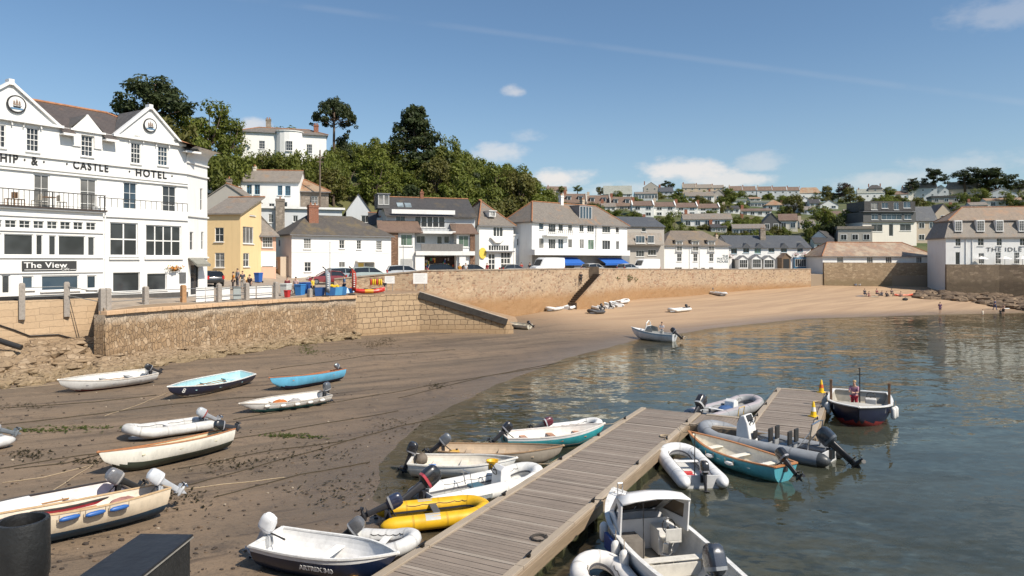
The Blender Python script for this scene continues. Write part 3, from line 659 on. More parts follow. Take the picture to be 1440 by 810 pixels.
# ================================================================ rigid hulls
def hull_fn(L, B, D, tw=.8, sheer=.3, pw=2.2, rake=.05, bowk=.75, full=.8):
    def w(t):
        if t < .42: f = t/.42; return B/2*(tw+(1-tw)*(f*(2-f)))
        return max(.012, B/2*(1-((t-.42)/.58)**pw))
    def k(t): return (max(0,(t-.70)/.30)**2.3)*D*bowk+(max(0,(.3-t)/.3)**2)*D*.10
    def s(t): return D*(1+sheer*(max(0,t-.35)/.65)**1.8+.05*(max(0,.35-t)/.35)**2)
    def pt(t, a, side):
        aa = math.pi/2*a; y = w(t)*math.sin(aa)**full*(.93+.07*a); z = k(t)+(s(t)-k(t))*(1-math.cos(aa))**.95
        return Vector((-L/2+L*t+rake*L*(a-.4)*max(0,(t-.8)/.2)-(.03*L*(a-.5) if t < .01 else 0), side*y, z))
    return w, k, s, pt
def boat_root(name, label, ps, pb, zbase, group=None, heel=0, cat='boat', dz=None):
    mid = (ps+pb)/2; h = math.atan2(pb.y-ps.y, pb.x-ps.x); L = math.hypot(pb.x-ps.x, pb.y-ps.y)
    t = thing(name, label, cat, (mid.x, mid.y, zbase), h, group)
    pit = 0
    if dz is not None: pit = -math.atan2(dz, L)
    t.rotation_euler = (math.radians(heel), pit, h); return t, L
def on_mud(stern, bow, D, Db=None):
    a = hit(*stern, off=D); b = hit(*bow, off=Db or D*1.25); m = (a+b)/2
    return a, b, gz(m.x, m.y)-.02, (gz(b.x,b.y)-gz(a.x,a.y))*.8
def afloat(stern, bow, D, draft=.14, Db=None):
    return onz(*stern, D-draft), onz(*bow, (Db or D*1.25)-draft), -draft, None
def rowboat(name, label, place, B, D, hull=(.8,.78,.74), bottom=None, wl=.3, strake=None, gun=(.45,.2,.08), inner=(.75,.74,.7), group='small boats lying on the mud', heel=0, tw=.8, sheer=.3, pw=2.2, seats=(.22,.5,.76), seatc=None, foredeck=None, motor=None, bowk=.75, gw=.05, full=.8, floorc=None, maxL=None, rough=.35):
    ps, pb, zb, dz = place
    if maxL and (pb-ps).length > maxL: pb = ps+(pb-ps).normalized()*maxL
    t, L = boat_root(name, label, ps, pb, zb, group, heel, 'boat', dz)
    w, k, s, pt = hull_fn(L, B, D, tw, sheer, pw, bowk=bowk, full=full)
    cid = lambda c: '%03d%03d%03d' % tuple(int(x*255) for x in c)
    hm = P('hull_'+cid(hull), hull, rough, .26, 2.2, coat=.2, streak=True); bmx = P('bottom_'+cid(bottom or hull), bottom or hull, .6, .35, 3); sm = P('strake_'+cid(strake or hull), strake or hull, .4, .12); im = P('inside_'+cid(inner), inner, .5, .22, 3); gm = P('gunwale_'+cid(gun), gun, .45, .25, 7)
    fm = P('floor_'+cid(floorc or mul(inner,.8)), floorc or mul(inner,.8), .7, .35, 3); stm = P('thwart_'+cid(seatc or inner), seatc or inner, .5, .22, 5)
    N, A = 22, 9
    mb = MB(); ts = [i/N for i in range(N+1)]; rows_ = []
    for t_ in ts: rows_.append([pt(t_, 1-j/A, 1) for j in range(A)]+[pt(t_, j/A, -1) for j in range(A+1)])
    n2 = 2*A+1; vs = [p for r in rows_ for p in r]; 
    for i in range(N):
        for j in range(n2-1):
            q = [vs[i*n2+j], vs[(i+1)*n2+j], vs[(i+1)*n2+j+1], vs[i*n2+j+1]]
            zc = sum(p.z for p in q)/4; tt = (ts[i]+ts[i+1])/2; jj = min(j, n2-2-j)
            m = 1 if zc < wl*D+.12*D*(tt**3) else (2 if jj == 0 else 0)
            mb.add(q, [(0,1,2,3)], m)
    mb.poly(rows_[0][::-1], 0)
    me = mb; hull_o = mb.build('hull', [hm, bmx, sm], t, smooth=True)
    import bmesh
    b_ = bmesh.new(); b_.from_mesh(hull_o.data); bmesh.ops.remove_doubles(b_, verts=b_.verts, dist=.0008); bmesh.ops.recalc_face_normals(b_, faces=b_.faces); b_.to_mesh(hull_o.data); b_.free(); hull_o.data.set_sharp_from_angle(angle=math.radians(38))
    # inside skin
    mb = MB(); th = .035; fl = lambda t_: k(t_)+D*.2
    ins = [i for i in range(N+1) if ts[i] <= .965]; rws = []
    for i in ins:
        t_ = ts[i]; L_ = []
        for sd in (1,-1):
            col = []
            for j in range(6):
                a = lerp(.98, .42, j/5); p = pt(t_, a, sd); p.y = sd*max(.004, abs(p.y)-th); p.z = max(p.z, fl(t_)) if j == 5 else max(p.z, fl(t_)+.004*(5-j)); col.append(p)
            L_.append(col)
        rws.append(L_[0]+L_[1][::-1])
    for i in range(len(ins)-1):
        for j in range(11): mb.add([rws[i][j], rws[i][j+1], rws[i+1][j+1], rws[i+1][j]], [(0,1,2,3)], 1 if j == 5 else 0)
    bk = [Vector((p.x+th*1.2,p.y,p.z)) for p in rws[0]]; mb.poly(bk, 0); mb.poly(rws[-1], 0)
    mb.build('interior', [im, fm], t, smooth=False)
    # gunwale
    mb = MB()
    for sd in (1,-1):
        path = [pt(t_, 1, sd)+Vector((0,-sd*.008,.012)) for t_ in ts]
        for i in range(N): mb.bar(path[i], path[i+1]+(path[i+1]-path[i])*.06, gw, .045)
    a, b = pt(0,1,1), pt(0,1,-1); mb.bar(a+Vector((.02,0,.012)), b+Vector((.02,0,.012)), gw*1.2, .05); mb.ball(pt(1,1,1)*1+Vector((.0,-.0,.01)), (.07,.05,.05), 8, 5)
    mb.build('gunwale', gm, t)
    for f in seats:
        ww = (w(f)*.96-.02); z = s(f)*.70; mb = MB(); x = -L/2+L*f; mb.box(x-.13,x+.13,-ww,ww,z-.035,z); mb.box(x-.02,x+.02,-.03,.03,k(f)+D*.2,z-.04); mb.build('seat', stm, t, bevel=.008)
    if foredeck:
        mb = MB(); ii = [i for i in range(N+1) if ts[i] >= foredeck[0]]; g_ = []
        for i in ii: p = pt(ts[i],1,1); q = pt(ts[i],1,-1); m_ = (p+q)/2+Vector((0,0,.06*w(ts[i]))); g_.append([p+Vector((0,0,.015)), m_+Vector((0,0,.015)), q+Vector((0,0,.015))])
        mb.grid(g_); p, q = g_[0][0], g_[0][2]; mb.poly([p, g_[0][1], q, q-Vector((0,0,.3*D)), p-Vector((0,0,.3*D))]); mb.build('foredeck', P('deck_'+cid(foredeck[1]), foredeck[1], .5, .12, 3), t)
    if motor:
        md = dict(motor); off = md.pop('y', 0); outboard(t, (-L/2+.0, off, s(0)+.0), **md)
    t['L'] = L; t['hf'] = 0
    return t, L, (w, k, s, pt)
def inflatable(name, label, place, B, r=.2, col=(.72,.71,.69), group='inflatable tenders', floorc=(.5,.5,.5), cones=None, seats=(.45,), seatc=(.75,.74,.72), strip=(.1,.1,.11), motor=None, heel=0, bowlift=.22, lines=True, patch=None, top=None, transc=(.6,.6,.6), rigid=None, maxL=None, aft=.28):
    ps, pb, zb, dz = place
    if maxL and (pb-ps).length > maxL: pb = ps+(pb-ps).normalized()*maxL
    t, L = boat_root(name, label, ps, pb, zb, group, heel, 'inflatable boat', dz)
    cid = lambda c: '%03d%03d%03d' % tuple(int(x*255) for x in c)
    tm = P('tube_'+cid(col), col, .5, .24, 2.2, spec=.4); cm = P('tube_'+cid(cones or col), cones or col, .42, .16, 2.5); tp = P('tube_'+cid(top or col), top or col, .45, .15, 2.5)
    y0 = B/2-r; xs, xc = -L/2-aft, L/2-r-(B/2-r)*1.25; zc = r+.05
    def cen(u_):  # u in [-1,1] from one stern end round the bow to the other
        return None
    path = []; rad = []
    for x, f in ((xs,.25),(xs+.1,.62),(xs+.26,.92),(xs+.42,1.)): path.append(Vector((x,y0,zc))); rad.append(r*f)
    for i in range(1,5): x = lerp(xs+.42, xc, i/4); path.append(Vector((x,y0,zc+bowlift*.15*(i/4)**2))); rad.append(r)
    nb = 12
    for i in range(1, nb):
        a = math.pi/2*(1-2*i/nb); ex = math.cos(a)**.85; path.append(Vector((xc+(L/2-r-xc)*ex, y0*math.copysign(abs(math.sin(a))**1.05, a), zc+bowlift*(.15+.85*ex)))); rad.append(r*(1-.06*ex))
    for p, q in zip(path[:8][::-1], rad[:8][::-1]): path.append(Vector((p.x,-p.y,p.z))); rad.append(q)
    n = 14; k_ = len(path); mb = MB(); rings = []
    for i, p in enumerate(path):
        d = (path[min(i+1,k_-1)]-path[max(i-1,0)]).normalized(); a = d.cross(Vector((0,0,1))).normalized(); b = a.cross(d).normalized()
        rings.append([p+(a*math.cos(2*math.pi*j/n)+b*math.sin(2*math.pi*j/n))*rad[i] for j in range(n)])
    for i in range(k_-1):
        end = i < 3 or i >= k_-4
        for j in range(n):
            m = 1 if end else (2 if 2 <= j <= 4 and top else 0)
            mb.add([rings[i][j],rings[i][(j+1)%n],rings[i+1][(j+1)%n],rings[i+1][j]], [(0,1,2,3)], m)
    mb.poly(rings[0][::-1],1); mb.poly(rings[-1],1)
    o = mb.build('tube', [tm, cm, tp], t, smooth=True)
    import bmesh
    b_ = bmesh.new(); b_.from_mesh(o.data); bmesh.ops.remove_doubles(b_, verts=b_.verts, dist=.0005); b_.to_mesh(o.data); b_.free()
    mb = MB(); zf = .12; fx = [xs+aft+.02+ (xc+.25-xs-aft)*i/6 for i in range(7)]; 
    pts = [(x, y0*.98 if i < 6 else y0*.7) for i, x in enumerate(fx)]+[(L/2-r*1.3, .05)]
    mb.flat([(x,-y) for x, y in pts]+[(x,y) for x, y in pts[::-1]], zf-.06, zf); mb.build('floor', P('infl_floor_'+cid(floorc), floorc, .6, .25, 3), t)
    mb = MB(); mb.box(-L/2+.0,-L/2+.05,-y0+.03,y0-.03,.02,zc+r*.95); mb.build('transom', P('transom_'+cid(transc), transc, .5, .2, 3), t, bevel=.01)
    for f in seats: x = -L/2+L*f; mb = MB(); mb.box(x-.11,x+.11,-y0+r*.3,y0-r*.3,zc+r*.45,zc+r*.45+.035); mb.build('seat', P('infl_seat_'+cid(seatc), seatc, .5, .2, 4), t, bevel=.01)
    mb = MB(); pth = path[1:-1]
    out = []
    for i, p in enumerate(path):
        d = (path[min(i+1,k_-1)]-path[max(i-1,0)]).normalized(); a = -d.cross(Vector((0,0,1))).normalized()
        out.append(p+a*(rad[i]*1.0)*-1)
    for i in range(2,k_-3): mb.bar(out[i]-Vector((0,0,.03)), out[i+1]-Vector((0,0,.03)), .03, .06)
    mb.build('rubbing_strake', P('strip_'+cid(strip), strip, .6, .2), t)
    mb = MB()
    for i in (4,6,9,14,k_-10,k_-7,k_-5):
        if 3 < i < k_-4: mb.tube_rings([[path[i]+(q-path[i])*(1.004 if e_ == 0 else 1.012)+(path[i+1]-path[i]).normalized()*(e_*.03) for q in rings[i]] for e_ in (-1,0,1)], cap=False)
    mb.build('seam', P('seam_'+cid(mul(col,.75)), mul(col,.75), .6, .2, 4), t, smooth=True)
    if lines:
        mb = MB()
        for s0 in (range(4,9), range(k_-9,k_-4)):
            pl_ = []
            for i in s0:
                p, q = path[i], path[i+1]; e = (out[i]-path[i]).normalized()
                up = Vector((0,0,1)); pl_ += [p+(e*.80+up*.62)*r*1.0, lerp(p,q,.25)+(e*.88+up*.53)*r, (p+q)/2+(e*.91+up*.49)*r*1.0, lerp(p,q,.75)+(e*.88+up*.53)*r]
            mb.tube(pl_, .011, 5)
        mb.build('grab_line', P('rope_dark', (.07,.06,.05), .8, .3, 20), t)
    if patch:
        for sd in (1,-1):
            mb = MB(); x = lerp(xs, xc, .62); g_ = []
            for xx in (x-.22, x+.22): g_.append([Vector((xx, sd*(y0+math.sin(a)*r*1.012), zc+math.cos(a)*r*1.012)) for a in (-.5,-.1,.3,.7,1.1)])
            mb.grid(g_); mb.build('patch', P('patch_'+cid(patch), patch, .5, .15), t, smooth=True)
    if rigid:
        mb = MB(); w, k, s, pt = hull_fn(L, B-r*1.2, zc+.1, .9, .5, 2.4)
        for i in range(14):
            for sd in (1,-1):
                for j in range(4):
                    q = [pt(i/14,j/4,sd),pt((i+1)/14,j/4,sd),pt((i+1)/14,(j+1)/4,sd),pt(i/14,(j+1)/4,sd)]; mb.add([(v.x,v.y,v.z-.2) for v in q], [(0,1,2,3)])
        mb.build('rigid_hull', P('hull_'+cid(rigid), rigid, .4, .15, 2), t, smooth=True)
    if motor:
        md = dict(motor); off = md.pop('y', 0); outboard(t, (-L/2-.02, off, zc+r*.9), **md)
    return t, L, (xs, xc, y0, zc)
W_ = (.78,.77,.74)
blk = dict(cowl=(.02,.02,.022), band=(.28,.28,.3)); gry = dict(cowl=(.10,.11,.125), band=(.35,.36,.38)); slv = dict(cowl=(.42,.44,.46), band=(.3,.05,.04), leg=(.3,.31,.33))
# --- boats on the mud
bA = rowboat('rowing_boat', 'white rowing boat with a dull red bottom and oars inside, nearest the stone wall', on_mud((211,522),(84,533),.62), 1.65, .62, W_, (.16,.035,.035), .22, gun=(.72,.66,.58), heel=-7, motor=dict(tilt=62, s=.95, **blk), seatc=(.36,.36,.36))
bB = rowboat('rowing_boat', 'navy blue rowing boat with a pale blue inside and the number 8 on its bow', on_mud((346,524),(237,543),.62), 1.6, .62, (.018,.022,.05), (.75,.74,.7), .22, strake=(.02,.025,.05), gun=(.8,.79,.76), inner=(.42,.66,.70), heel=-8, tw=.72)
bC = rowboat('rowing_boat', 'bright sky blue boat with a dark blue bottom and varnished rail', on_mud((478,520),(384,531),.66), 1.5, .66, (.13,.42,.62), (.012,.02,.06), .30, gun=(.42,.16,.07), inner=(.5,.22,.12), heel=9, motor=dict(tilt=55, s=.8, **gry))
bD = rowboat('dinghy', 'white and sea green dinghy hung with a row of small white fenders', on_mud((456,553),(339,565),.5,.62), 1.5, .5, (.74,.72,.68), (.06,.22,.22), .45, gun=(.55,.5,.44), inner=(.78,.75,.7), heel=-5, bowk=.95, sheer=.2, seats=(.3,.6), motor=dict(tilt=15, s=1.05, **gry))
bE = inflatable('inflatable_tender', 'pale grey inflatable tender with a silver outboard aground beside the cream clinker boat', on_mud((288,592),(171,603),.38,.55), 1.6, .21, (.62,.61,.585), 'inflatable tenders', motor=dict(tilt=58, s=1., **slv), transc=(.12,.14,.16))
bF = rowboat('rowing_boat', 'cream clinker rowing boat with a green black bottom and varnished gunwale', on_mud((319,606),(147,635),.72), 1.75, .72, (.80,.77,.68), (.05,.06,.042), .42, gun=(.45,.19,.08), inner=(.55,.50,.33), heel=10, motor=dict(tilt=72, s=1., **blk), tw=.62)
bG = rowboat('skiff', 'long white boat with a red floor and dark rail at the left edge', on_mud((166,685),(-60,722),.62), 1.55, .62, (.80,.79,.77), (.30,.03,.04), .15, strake=(.32,.02,.035), gun=(.05,.045,.045), inner=(.76,.74,.71), floorc=(.33,.03,.045), heel=-4, tw=.8, seats=(.3,.6,.8), motor=dict(tilt=55, s=1.1, cowl=(.16,.16,.17), band=(.4,.38,.36), leg=(.03,.03,.03)), foredeck=(.52,(.82,.81,.79)))
bH = rowboat('rowing_boat', 'cream boat with a blue bottom and three blue fenders along its side', on_mud((226,689),(-75,738),.78), 1.7, .78, (.72,.61,.46), (.018,.055,.10), .42, gun=(.6,.42,.24), inner=(.72,.62,.5), heel=6, tw=.6, seats=(.32,.55,.78), motor=dict(tilt=52, s=1.05, cowl=(.55,.57,.6), band=(.7,.7,.72), leg=(.42,.44,.47)))
bY = rowboat('tender', 'small cream tender lying at the foot of the dark slipway beam', on_mud((745,457),(709,452),.5), 1.3, .5, (.72,.68,.56), (.6,.56,.45), .2, gun=(.5,.45,.36), inner=(.66,.6,.48), heel=-5, motor=dict(tilt=55, s=.8, **blk), seats=(.3,.6))
bA2 = inflatable('inflatable_tender', 'pale inflatable with a grey outboard cut off by the left edge of the view', on_mud((-2,612),(-120,630),.4,.5), 1.6, .21, (.66,.65,.63), 'inflatable tenders', motor=dict(tilt=65, s=1., cowl=(.2,.22,.24), band=(.3,.3,.3), leg=(.16,.18,.2)))
# --- small inflatables on the far sand
zs = [((785,432),(770,434),'small white inflatable farthest left below the stone steps',(.72,.71,.69),None),((801,427),(789,430),'tiny white inflatable with a black seat tucked behind its neighbour below the steps',(.70,.70,.68),None),((797,432),(818,426),'plump clean white inflatable right at the foot of the stone steps',(.80,.79,.77),None),((846,433),(829,428),'grey white inflatable with a dark outboard at the right of the steps',(.6,.6,.6),(.03,.03,.03)),((845,437),(828,437),'black and white inflatable lying in front of the group by the steps',(.08,.08,.085),(.03,.03,.03)),((858,431),(846,426),'pale grey inflatable squeezed in the middle of the row right of the steps',(.66,.66,.65),(.1,.1,.1)),((872,429),(858,425),'light inflatable with a navy cover second from the right end of the row',(.7,.7,.69),None),((869,424),(888,421),'long white inflatable at the right end of the row by the sea wall',(.79,.78,.76),None)]
for s_, b_, lab, col, mo in zs:
    inflatable('inflatable_tender', lab, on_mud(s_, b_, .3, .4), 1.5, .2, col, 'small inflatables pulled up below the steps', motor=dict(tilt=60, s=.9, **blk) if mo else None, floorc=(.35,.35,.36), aft=.2, maxL=2.8)
inflatable('inflatable_tender', 'white inflatable with a navy seat cover alone in the middle of the sand', on_mud((966,433),(942,435),.35,.45), 1.5, .21, (.76,.74,.7), 'inflatable tenders', seatc=(.02,.02,.05), seats=(.35,.6), motor=dict(tilt=65, s=1., **blk))
inflatable('inflatable_tender', 'grey inflatable with a dark outboard on the far sand near the sea wall', on_mud((1001,410),(1020,413),.35,.45), 1.6, .22, (.6,.6,.6), 'inflatable tenders', motor=dict(tilt=40, s=1.2, cowl=(.03,.02,.025), band=(.2,.03,.04)))
# --- boats on the pontoon's left side
bI = rowboat('dinghy', 'navy dinghy with white inside and white outboard moored nearest the bottom edge', afloat((377,757),(560,773),.72,-.08), 1.5, .72, (.010,.020,.055), (.010,.018,.05), .2, gun=(.78,.77,.74), inner=(.80,.79,.77), group='boats moored on the pontoon', tw=.9, pw=2.8, sheer=.12, bowk=.8, seats=(.48,), strake=(.75,.74,.72), motor=dict(tilt=28, s=1.05, cowl=(.74,.75,.76), band=(.6,.6,.62), leg=(.5,.51,.52)), gw=.07, maxL=3.6)
bJ = inflatable('inflatable_tender', 'grey white inflatable between the navy dinghy and the yellow inflatable', afloat((496,752),(592,759),.5,-.02,.5), 1.55, .21, (.66,.655,.64), 'boats moored on the pontoon', motor=dict(tilt=50, s=1., cowl=(.12,.12,.125), band=(.6,.6,.6), leg=(.04,.04,.04)), transc=(.75,.73,.68), maxL=2.9, cones=(.55,.56,.56))
bK = inflatable('inflatable_boat', 'bright yellow inflatable boat with grey patches and a blue black outboard', afloat((545,718),(690,703),.5,-.02,.5), 1.75, .23, (.72,.42,.015), 'boats moored on the pontoon', motor=dict(tilt=68, s=1.05, cowl=(.025,.03,.06), band=(.3,.3,.3)), patch=(.42,.43,.43), strip=(.03,.03,.03), floorc=(.12,.12,.12), seatc=(.1,.1,.1), transc=(.03,.03,.04), maxL=4.1, bowlift=.05)
bL = inflatable('rigid_inflatable', 'white rigid inflatable with a steering console and large black outboard', afloat((596,690),(760,650),.55,.1,.75), 1.85, .25, (.78,.77,.74), 'boats moored on the pontoon', motor=dict(tilt=58, s=1.5, cowl=(.02,.02,.022), band=(.45,.06,.08), tiller=False), rigid=(.75,.74,.72), floorc=(.7,.69,.66), seats=(), patch=(.45,.45,.44), maxL=5.2)
bM = rowboat('dinghy', 'white open dinghy with stepped seats in front of the tan wooden boat', afloat((580,647),(722,643),.62,.1), 1.6, .62, (.78,.77,.73), (.3,.3,.27), .22, gun=(.75,.72,.66), inner=(.74,.68,.58), group='boats moored on the pontoon', tw=.85, pw=2.6, sheer=.2, motor=dict(tilt=20, s=1., y=.3, **blk), gw=.08, maxL=3.9)
bN = rowboat('dinghy', 'tan varnished open boat moored behind the white dinghy with stepped seats', afloat((622,630),(787,628),.62,.1), 1.6, .62, (.42,.36,.29), (.12,.1,.08), .25, gun=(.40,.26,.15), inner=(.52,.40,.28), group='boats moored on the pontoon', motor=dict(tilt=50, s=1., **gry), tw=.8, maxL=4.7)
bO = rowboat('dinghy', 'white and turquoise clinker dinghy with a varnished rail, farthest along the pontoon', afloat((710,613),(846,597),.68,.1), 1.65, .68, (.05,.36,.40), (.03,.2,.23), .2, strake=(.8,.79,.77), gun=(.78,.72,.66), inner=(.80,.76,.70), group='boats moored on the pontoon', motor=dict(tilt=48, s=1., **blk), seatc=(.40,.20,.12), tw=.75, maxL=4.9)
bP = inflatable('inflatable_tender', 'white inflatable moored beyond the turquoise dinghy with a red and black outboard', afloat((765,600),(846,589),.5,.1,.62), 1.55, .21, (.76,.75,.72), 'boats moored on the pontoon', motor=dict(tilt=70, s=1., cowl=(.12,.02,.03), band=(.5,.5,.52)), maxL=3.2)
# --- right side
bQ = inflatable('inflatable_tender', 'white inflatable tender with red seat pads, stern towards the viewer', afloat((989,672),(945,622),.45,.08,.62), 1.85, .25, (.74,.735,.72), 'boats moored on the pontoon', cones=(.68,.68,.68), motor=dict(tilt=12, s=1., **blk), floorc=(.66,.65,.62), seats=(.55,), maxL=3.9, patch=(.45,.46,.48))
bR = rowboat('rowing_boat', 'turquoise rowing boat with cream inside and broad varnished rail', afloat((1103,655),(972,609),.7,.12), 1.75, .7, (.11,.43,.52), (.08,.34,.42), .2, gun=(.48,.21,.08), floorc=(.74,.68,.55), inner=(.80,.74,.62), group='boats moored on the pontoon', tw=.68, motor=dict(tilt=48, s=1.05, tiller=True, **blk), gw=.10, seatc=(.78,.75,.66), maxL=5.2)
bS = inflatable('rigid_inflatable', 'large grey rigid inflatable with white console and big dark outboard', afloat((1168,632),(984,590),.62,.1,.9), 2.2, .29, (.27,.285,.305), 'boats moored on the pontoon', cones=(.05,.055,.06), rigid=(.05,.05,.055), floorc=(.45,.45,.45), seats=(), motor=dict(tilt=50, s=1.55, cowl=(.03,.036,.045), band=(.10,.11,.12), leg=(.02,.02,.022), tiller=False), patch=(.03,.03,.03), maxL=6.2, bowlift=.3)
bT = inflatable('rigid_inflatable', 'grey rigid inflatable with a faded pink bow moored behind the landing stage', afloat((984,578),(1066,552),.6,.1,.82), 1.95, .27, (.30,.31,.32), 'boats moored on the pontoon', top=(.40,.36,.37), rigid=(.3,.3,.3), floorc=(.25,.27,.3), seats=(.3,), motor=dict(tilt=45, s=1.5, cowl=(.03,.03,.035), band=(.5,.5,.5), tiller=False), maxL=5.3)
bW = inflatable('inflatable_tender', 'plump cream white inflatable at the bottom edge between pontoon and cabin boat', (onz(868,850,.5)+Vector((.35,0,0)), onz(800,774,.55)+Vector((.55,0,0)), -.08, None), 1.6, .24, (.78,.745,.70), 'boats moored on the pontoon', floorc=(.66,.60,.54), seatc=(.76,.72,.66), patch=(.45,.47,.48), maxL=3.3)
# ================================================================ buildings
white = render_mat('white_render', (.80,.79,.76)); white_c = render_mat('cream_render', (.76,.71,.62)); yellow = render_mat('yellow_render', (.78,.57,.30)); pink = render_mat('pink_render', (.70,.42,.30)); greyr = render_mat('grey_render', (.40,.37,.33)); beige = render_mat('beige_render', (.52,.43,.33)); palegrey = render_mat('pale_grey_render', (.55,.57,.58)); dark_clad = render_mat('dark_cladding', (.10,.10,.10))
rubble_g = stone_mat('house_stone', [(.30,.25,.2),(.22,.185,.15),(.38,.32,.26),(.28,.23,.18)], 2.6, (.33,.28,.22), 1.6); brown_stone = stone_mat('brown_stone', [(.24,.13,.075),(.15,.085,.055),(.33,.20,.13),(.2,.12,.08)], 3.2, (.2,.15,.11), 1.8)
slate = slate_mat('grey_slate', (.125,.115,.105), (.085,.078,.072), (.20,.17,.10), .25); slate_d = slate_mat('dark_slate', (.075,.07,.068), (.05,.047,.046), (.13,.10,.06), .2); slate_o = slate_mat('lichen_slate', (.21,.185,.155), (.15,.13,.11), (.30,.16,.075), .22); tile_o = slate_mat('orange_tile', (.36,.19,.10), (.27,.15,.085), (.33,.27,.19), .55); tile_b = slate_mat('brown_tile', (.19,.125,.09), (.145,.095,.07), (.22,.17,.12), .3); slate_b = slate_mat('blue_slate', (.09,.095,.105), (.065,.07,.078), (.15,.14,.12), .15)
slate_p = slate_mat('pale_old_slate', (.26,.225,.185), (.19,.165,.14), (.30,.19,.11), .2)
glass = glass_mat('window_glass', (.055,.06,.065)); glass_l = glass_mat('curtained_glass', (.30,.29,.27), .15); glass_b = glass_mat('sky_glass', (.07,.11,.15)); glass_g = glass_mat('green_curtain_glass', (.16,.24,.18), .15)
wwhite = P('white_joinery', (.80,.79,.76), .45, .08, 5); wdark = P('dark_joinery', (.06,.06,.062), .5, .2, 5); wblue = P('blue_joinery', (.12,.30,.42), .5, .15, 5); ridge_m = P('ridge_tile', (.38,.17,.08), .8, .45, 3); lead = P('lead_flashing', (.22,.22,.23), .6, .2, 4); fascia_w = P('white_fascia', (.78,.77,.74), .5, .12, 2); brick = block_mat('red_brick', (.36,.13,.07), (.27,.10,.055), (.4,.33,.26), .225, .075, .008); pot = P('clay_pot', (.42,.19,.09), .8, .3, 6); black_paint = P('black_paint', (.025,.024,.024), .5, .2, 5)
class Frame:
    def __init__(s, o, a): s.o = Vector(o); s.a = a; s.x = Vector((math.cos(a), math.sin(a), 0)); s.y = Vector((-math.sin(a), math.cos(a), 0))
    def fac(s, px, py, w=0.):                       # where a sight line meets the plane w metres behind the front
        d = ray(px, py); c = Vector((0,0,CH)); q = s.o+s.y*w; t = (q-c).dot(s.y)/d.dot(s.y); p = c+d*t-s.o
        return p.dot(s.x), p.z+s.o.z
    def rect(s, r, w=0.):
        (a, b), (c, d) = s.fac(r[0], r[3], w), s.fac(r[2], r[1], w); m = s.fac((r[0]+r[2])/2, r[1], w)[1]; n = s.fac((r[0]+r[2])/2, r[3], w)[1]
        return a, c, n, m
class Panel:
    def __init__(s, thing_, frame, loc=(0,0,0), rz=0., w=0.): s.t = thing_; s.f = frame; s.loc = Vector(loc); s.rz = rz; s.w = w
    def X(s): return Matrix.Translation(s.loc) @ Matrix.Rotation(s.rz, 4, 'Z')
def holes_wall(mb, u0, u1, v0, v1, holes, y=0., m=0, dep=.14):
    us = sorted(set([u0,u1]+[max(u0,min(u1,h[i])) for h in holes for i in (0,1)])); vs = sorted(set([v0,v1]+[max(v0,min(v1,h[i])) for h in holes for i in (2,3)]))
    for a, b in zip(us, us[1:]):
        for c, d in zip(vs, vs[1:]):
            uc, vc = (a+b)/2, (c+d)/2
            if any(h[0] < uc < h[1] and h[2] < vc < h[3] for h in holes): continue
            if b-a > 1e-5 and d-c > 1e-5: mb.poly([(a,y,c),(b,y,c),(b,y,d),(a,y,d)], m)
    for a, b, c, d in holes:
        z = y+dep; mb.poly([(a,y,c),(a,y,d),(a,z,d),(a,z,c)], m); mb.poly([(b,y,c),(b,z,c),(b,z,d),(b,y,d)], m); mb.poly([(a,y,d),(b,y,d),(b,z,d),(a,z,d)], m); mb.poly([(a,y,c),(a,z,c),(b,z,c),(b,y,c)], m)
def window(pn, r, nx=2, ny=2, y=.08, fr=.06, bar=.03, fm=None, gm=None, sill=True, name='window', sash=False, sillm=None):
    a, b, c, d = r; fm = fm or wwhite
    gm = gm or R.choice([glass, glass, glass_b, glass_l, glass])
    mb = MB(); y0, y1 = y-.03, y+.04
    mb.box(a,a+fr,y0,y1,c,d); mb.box(b-fr,b,y0,y1,c,d); mb.box(a+fr,b-fr,y0,y1,c,c+fr); mb.box(a+fr,b-fr,y0,y1,d-fr,d)
    for i in range(1,nx): x = lerp(a+fr,b-fr,i/nx); mb.box(x-bar/2,x+bar/2,y0+.008,y1,c+fr,d-fr)
    for j in range(1,ny): z = lerp(c+fr,d-fr,j/ny); h = bar*(1.7 if sash and j == ny//2 else 1); mb.box(a+fr,b-fr,y0+.004,y1-.003,z-h/2,z+h/2)
    wo = mb.build(name, fm, pn.t, loc=pn.loc, rz=pn.rz)
    mb = MB(); mb.poly([(a+fr*.5,y+.03,c+fr*.5),(b-fr*.5,y+.03,c+fr*.5),(b-fr*.5,y+.03,d-fr*.5),(a+fr*.5,y+.03,d-fr*.5)]); mb.build('pane', gm, wo)
    if sill: mb = MB(); mb.box(a-.08,b+.08,y-.2,y-.031,c-.09,c-.004); mb.build('sill', sillm or wwhite, wo)
    return wo
def chimney(roof, x, y, z0, z1, w=.7, d=.5, m=None, pots=2):
    mb = MB(); mb.box(x-w/2,x+w/2,y-d/2,y+d/2,z0,z1); mb.box(x-w/2-.06,x+w/2+.06,y-d/2-.06,y+d/2+.06,z1-.28,z1-.12,0); mb.box(x-w/2-.04,x+w/2+.04,y-d/2-.04,y+d/2+.04,z1+.002,z1+.06,0)
    ch = mb.build('chimney', m or brick, roof)
    for i in range(pots): mb = MB(); mb.lathe([(.11,z1+.05),(.10,z1+.3),(.12,z1+.32),(.12,z1+.36)], (x+(i-(pots-1)/2)*w/(pots+.2),y,0), 8); mb.build('chimney_pot', pot, ch)
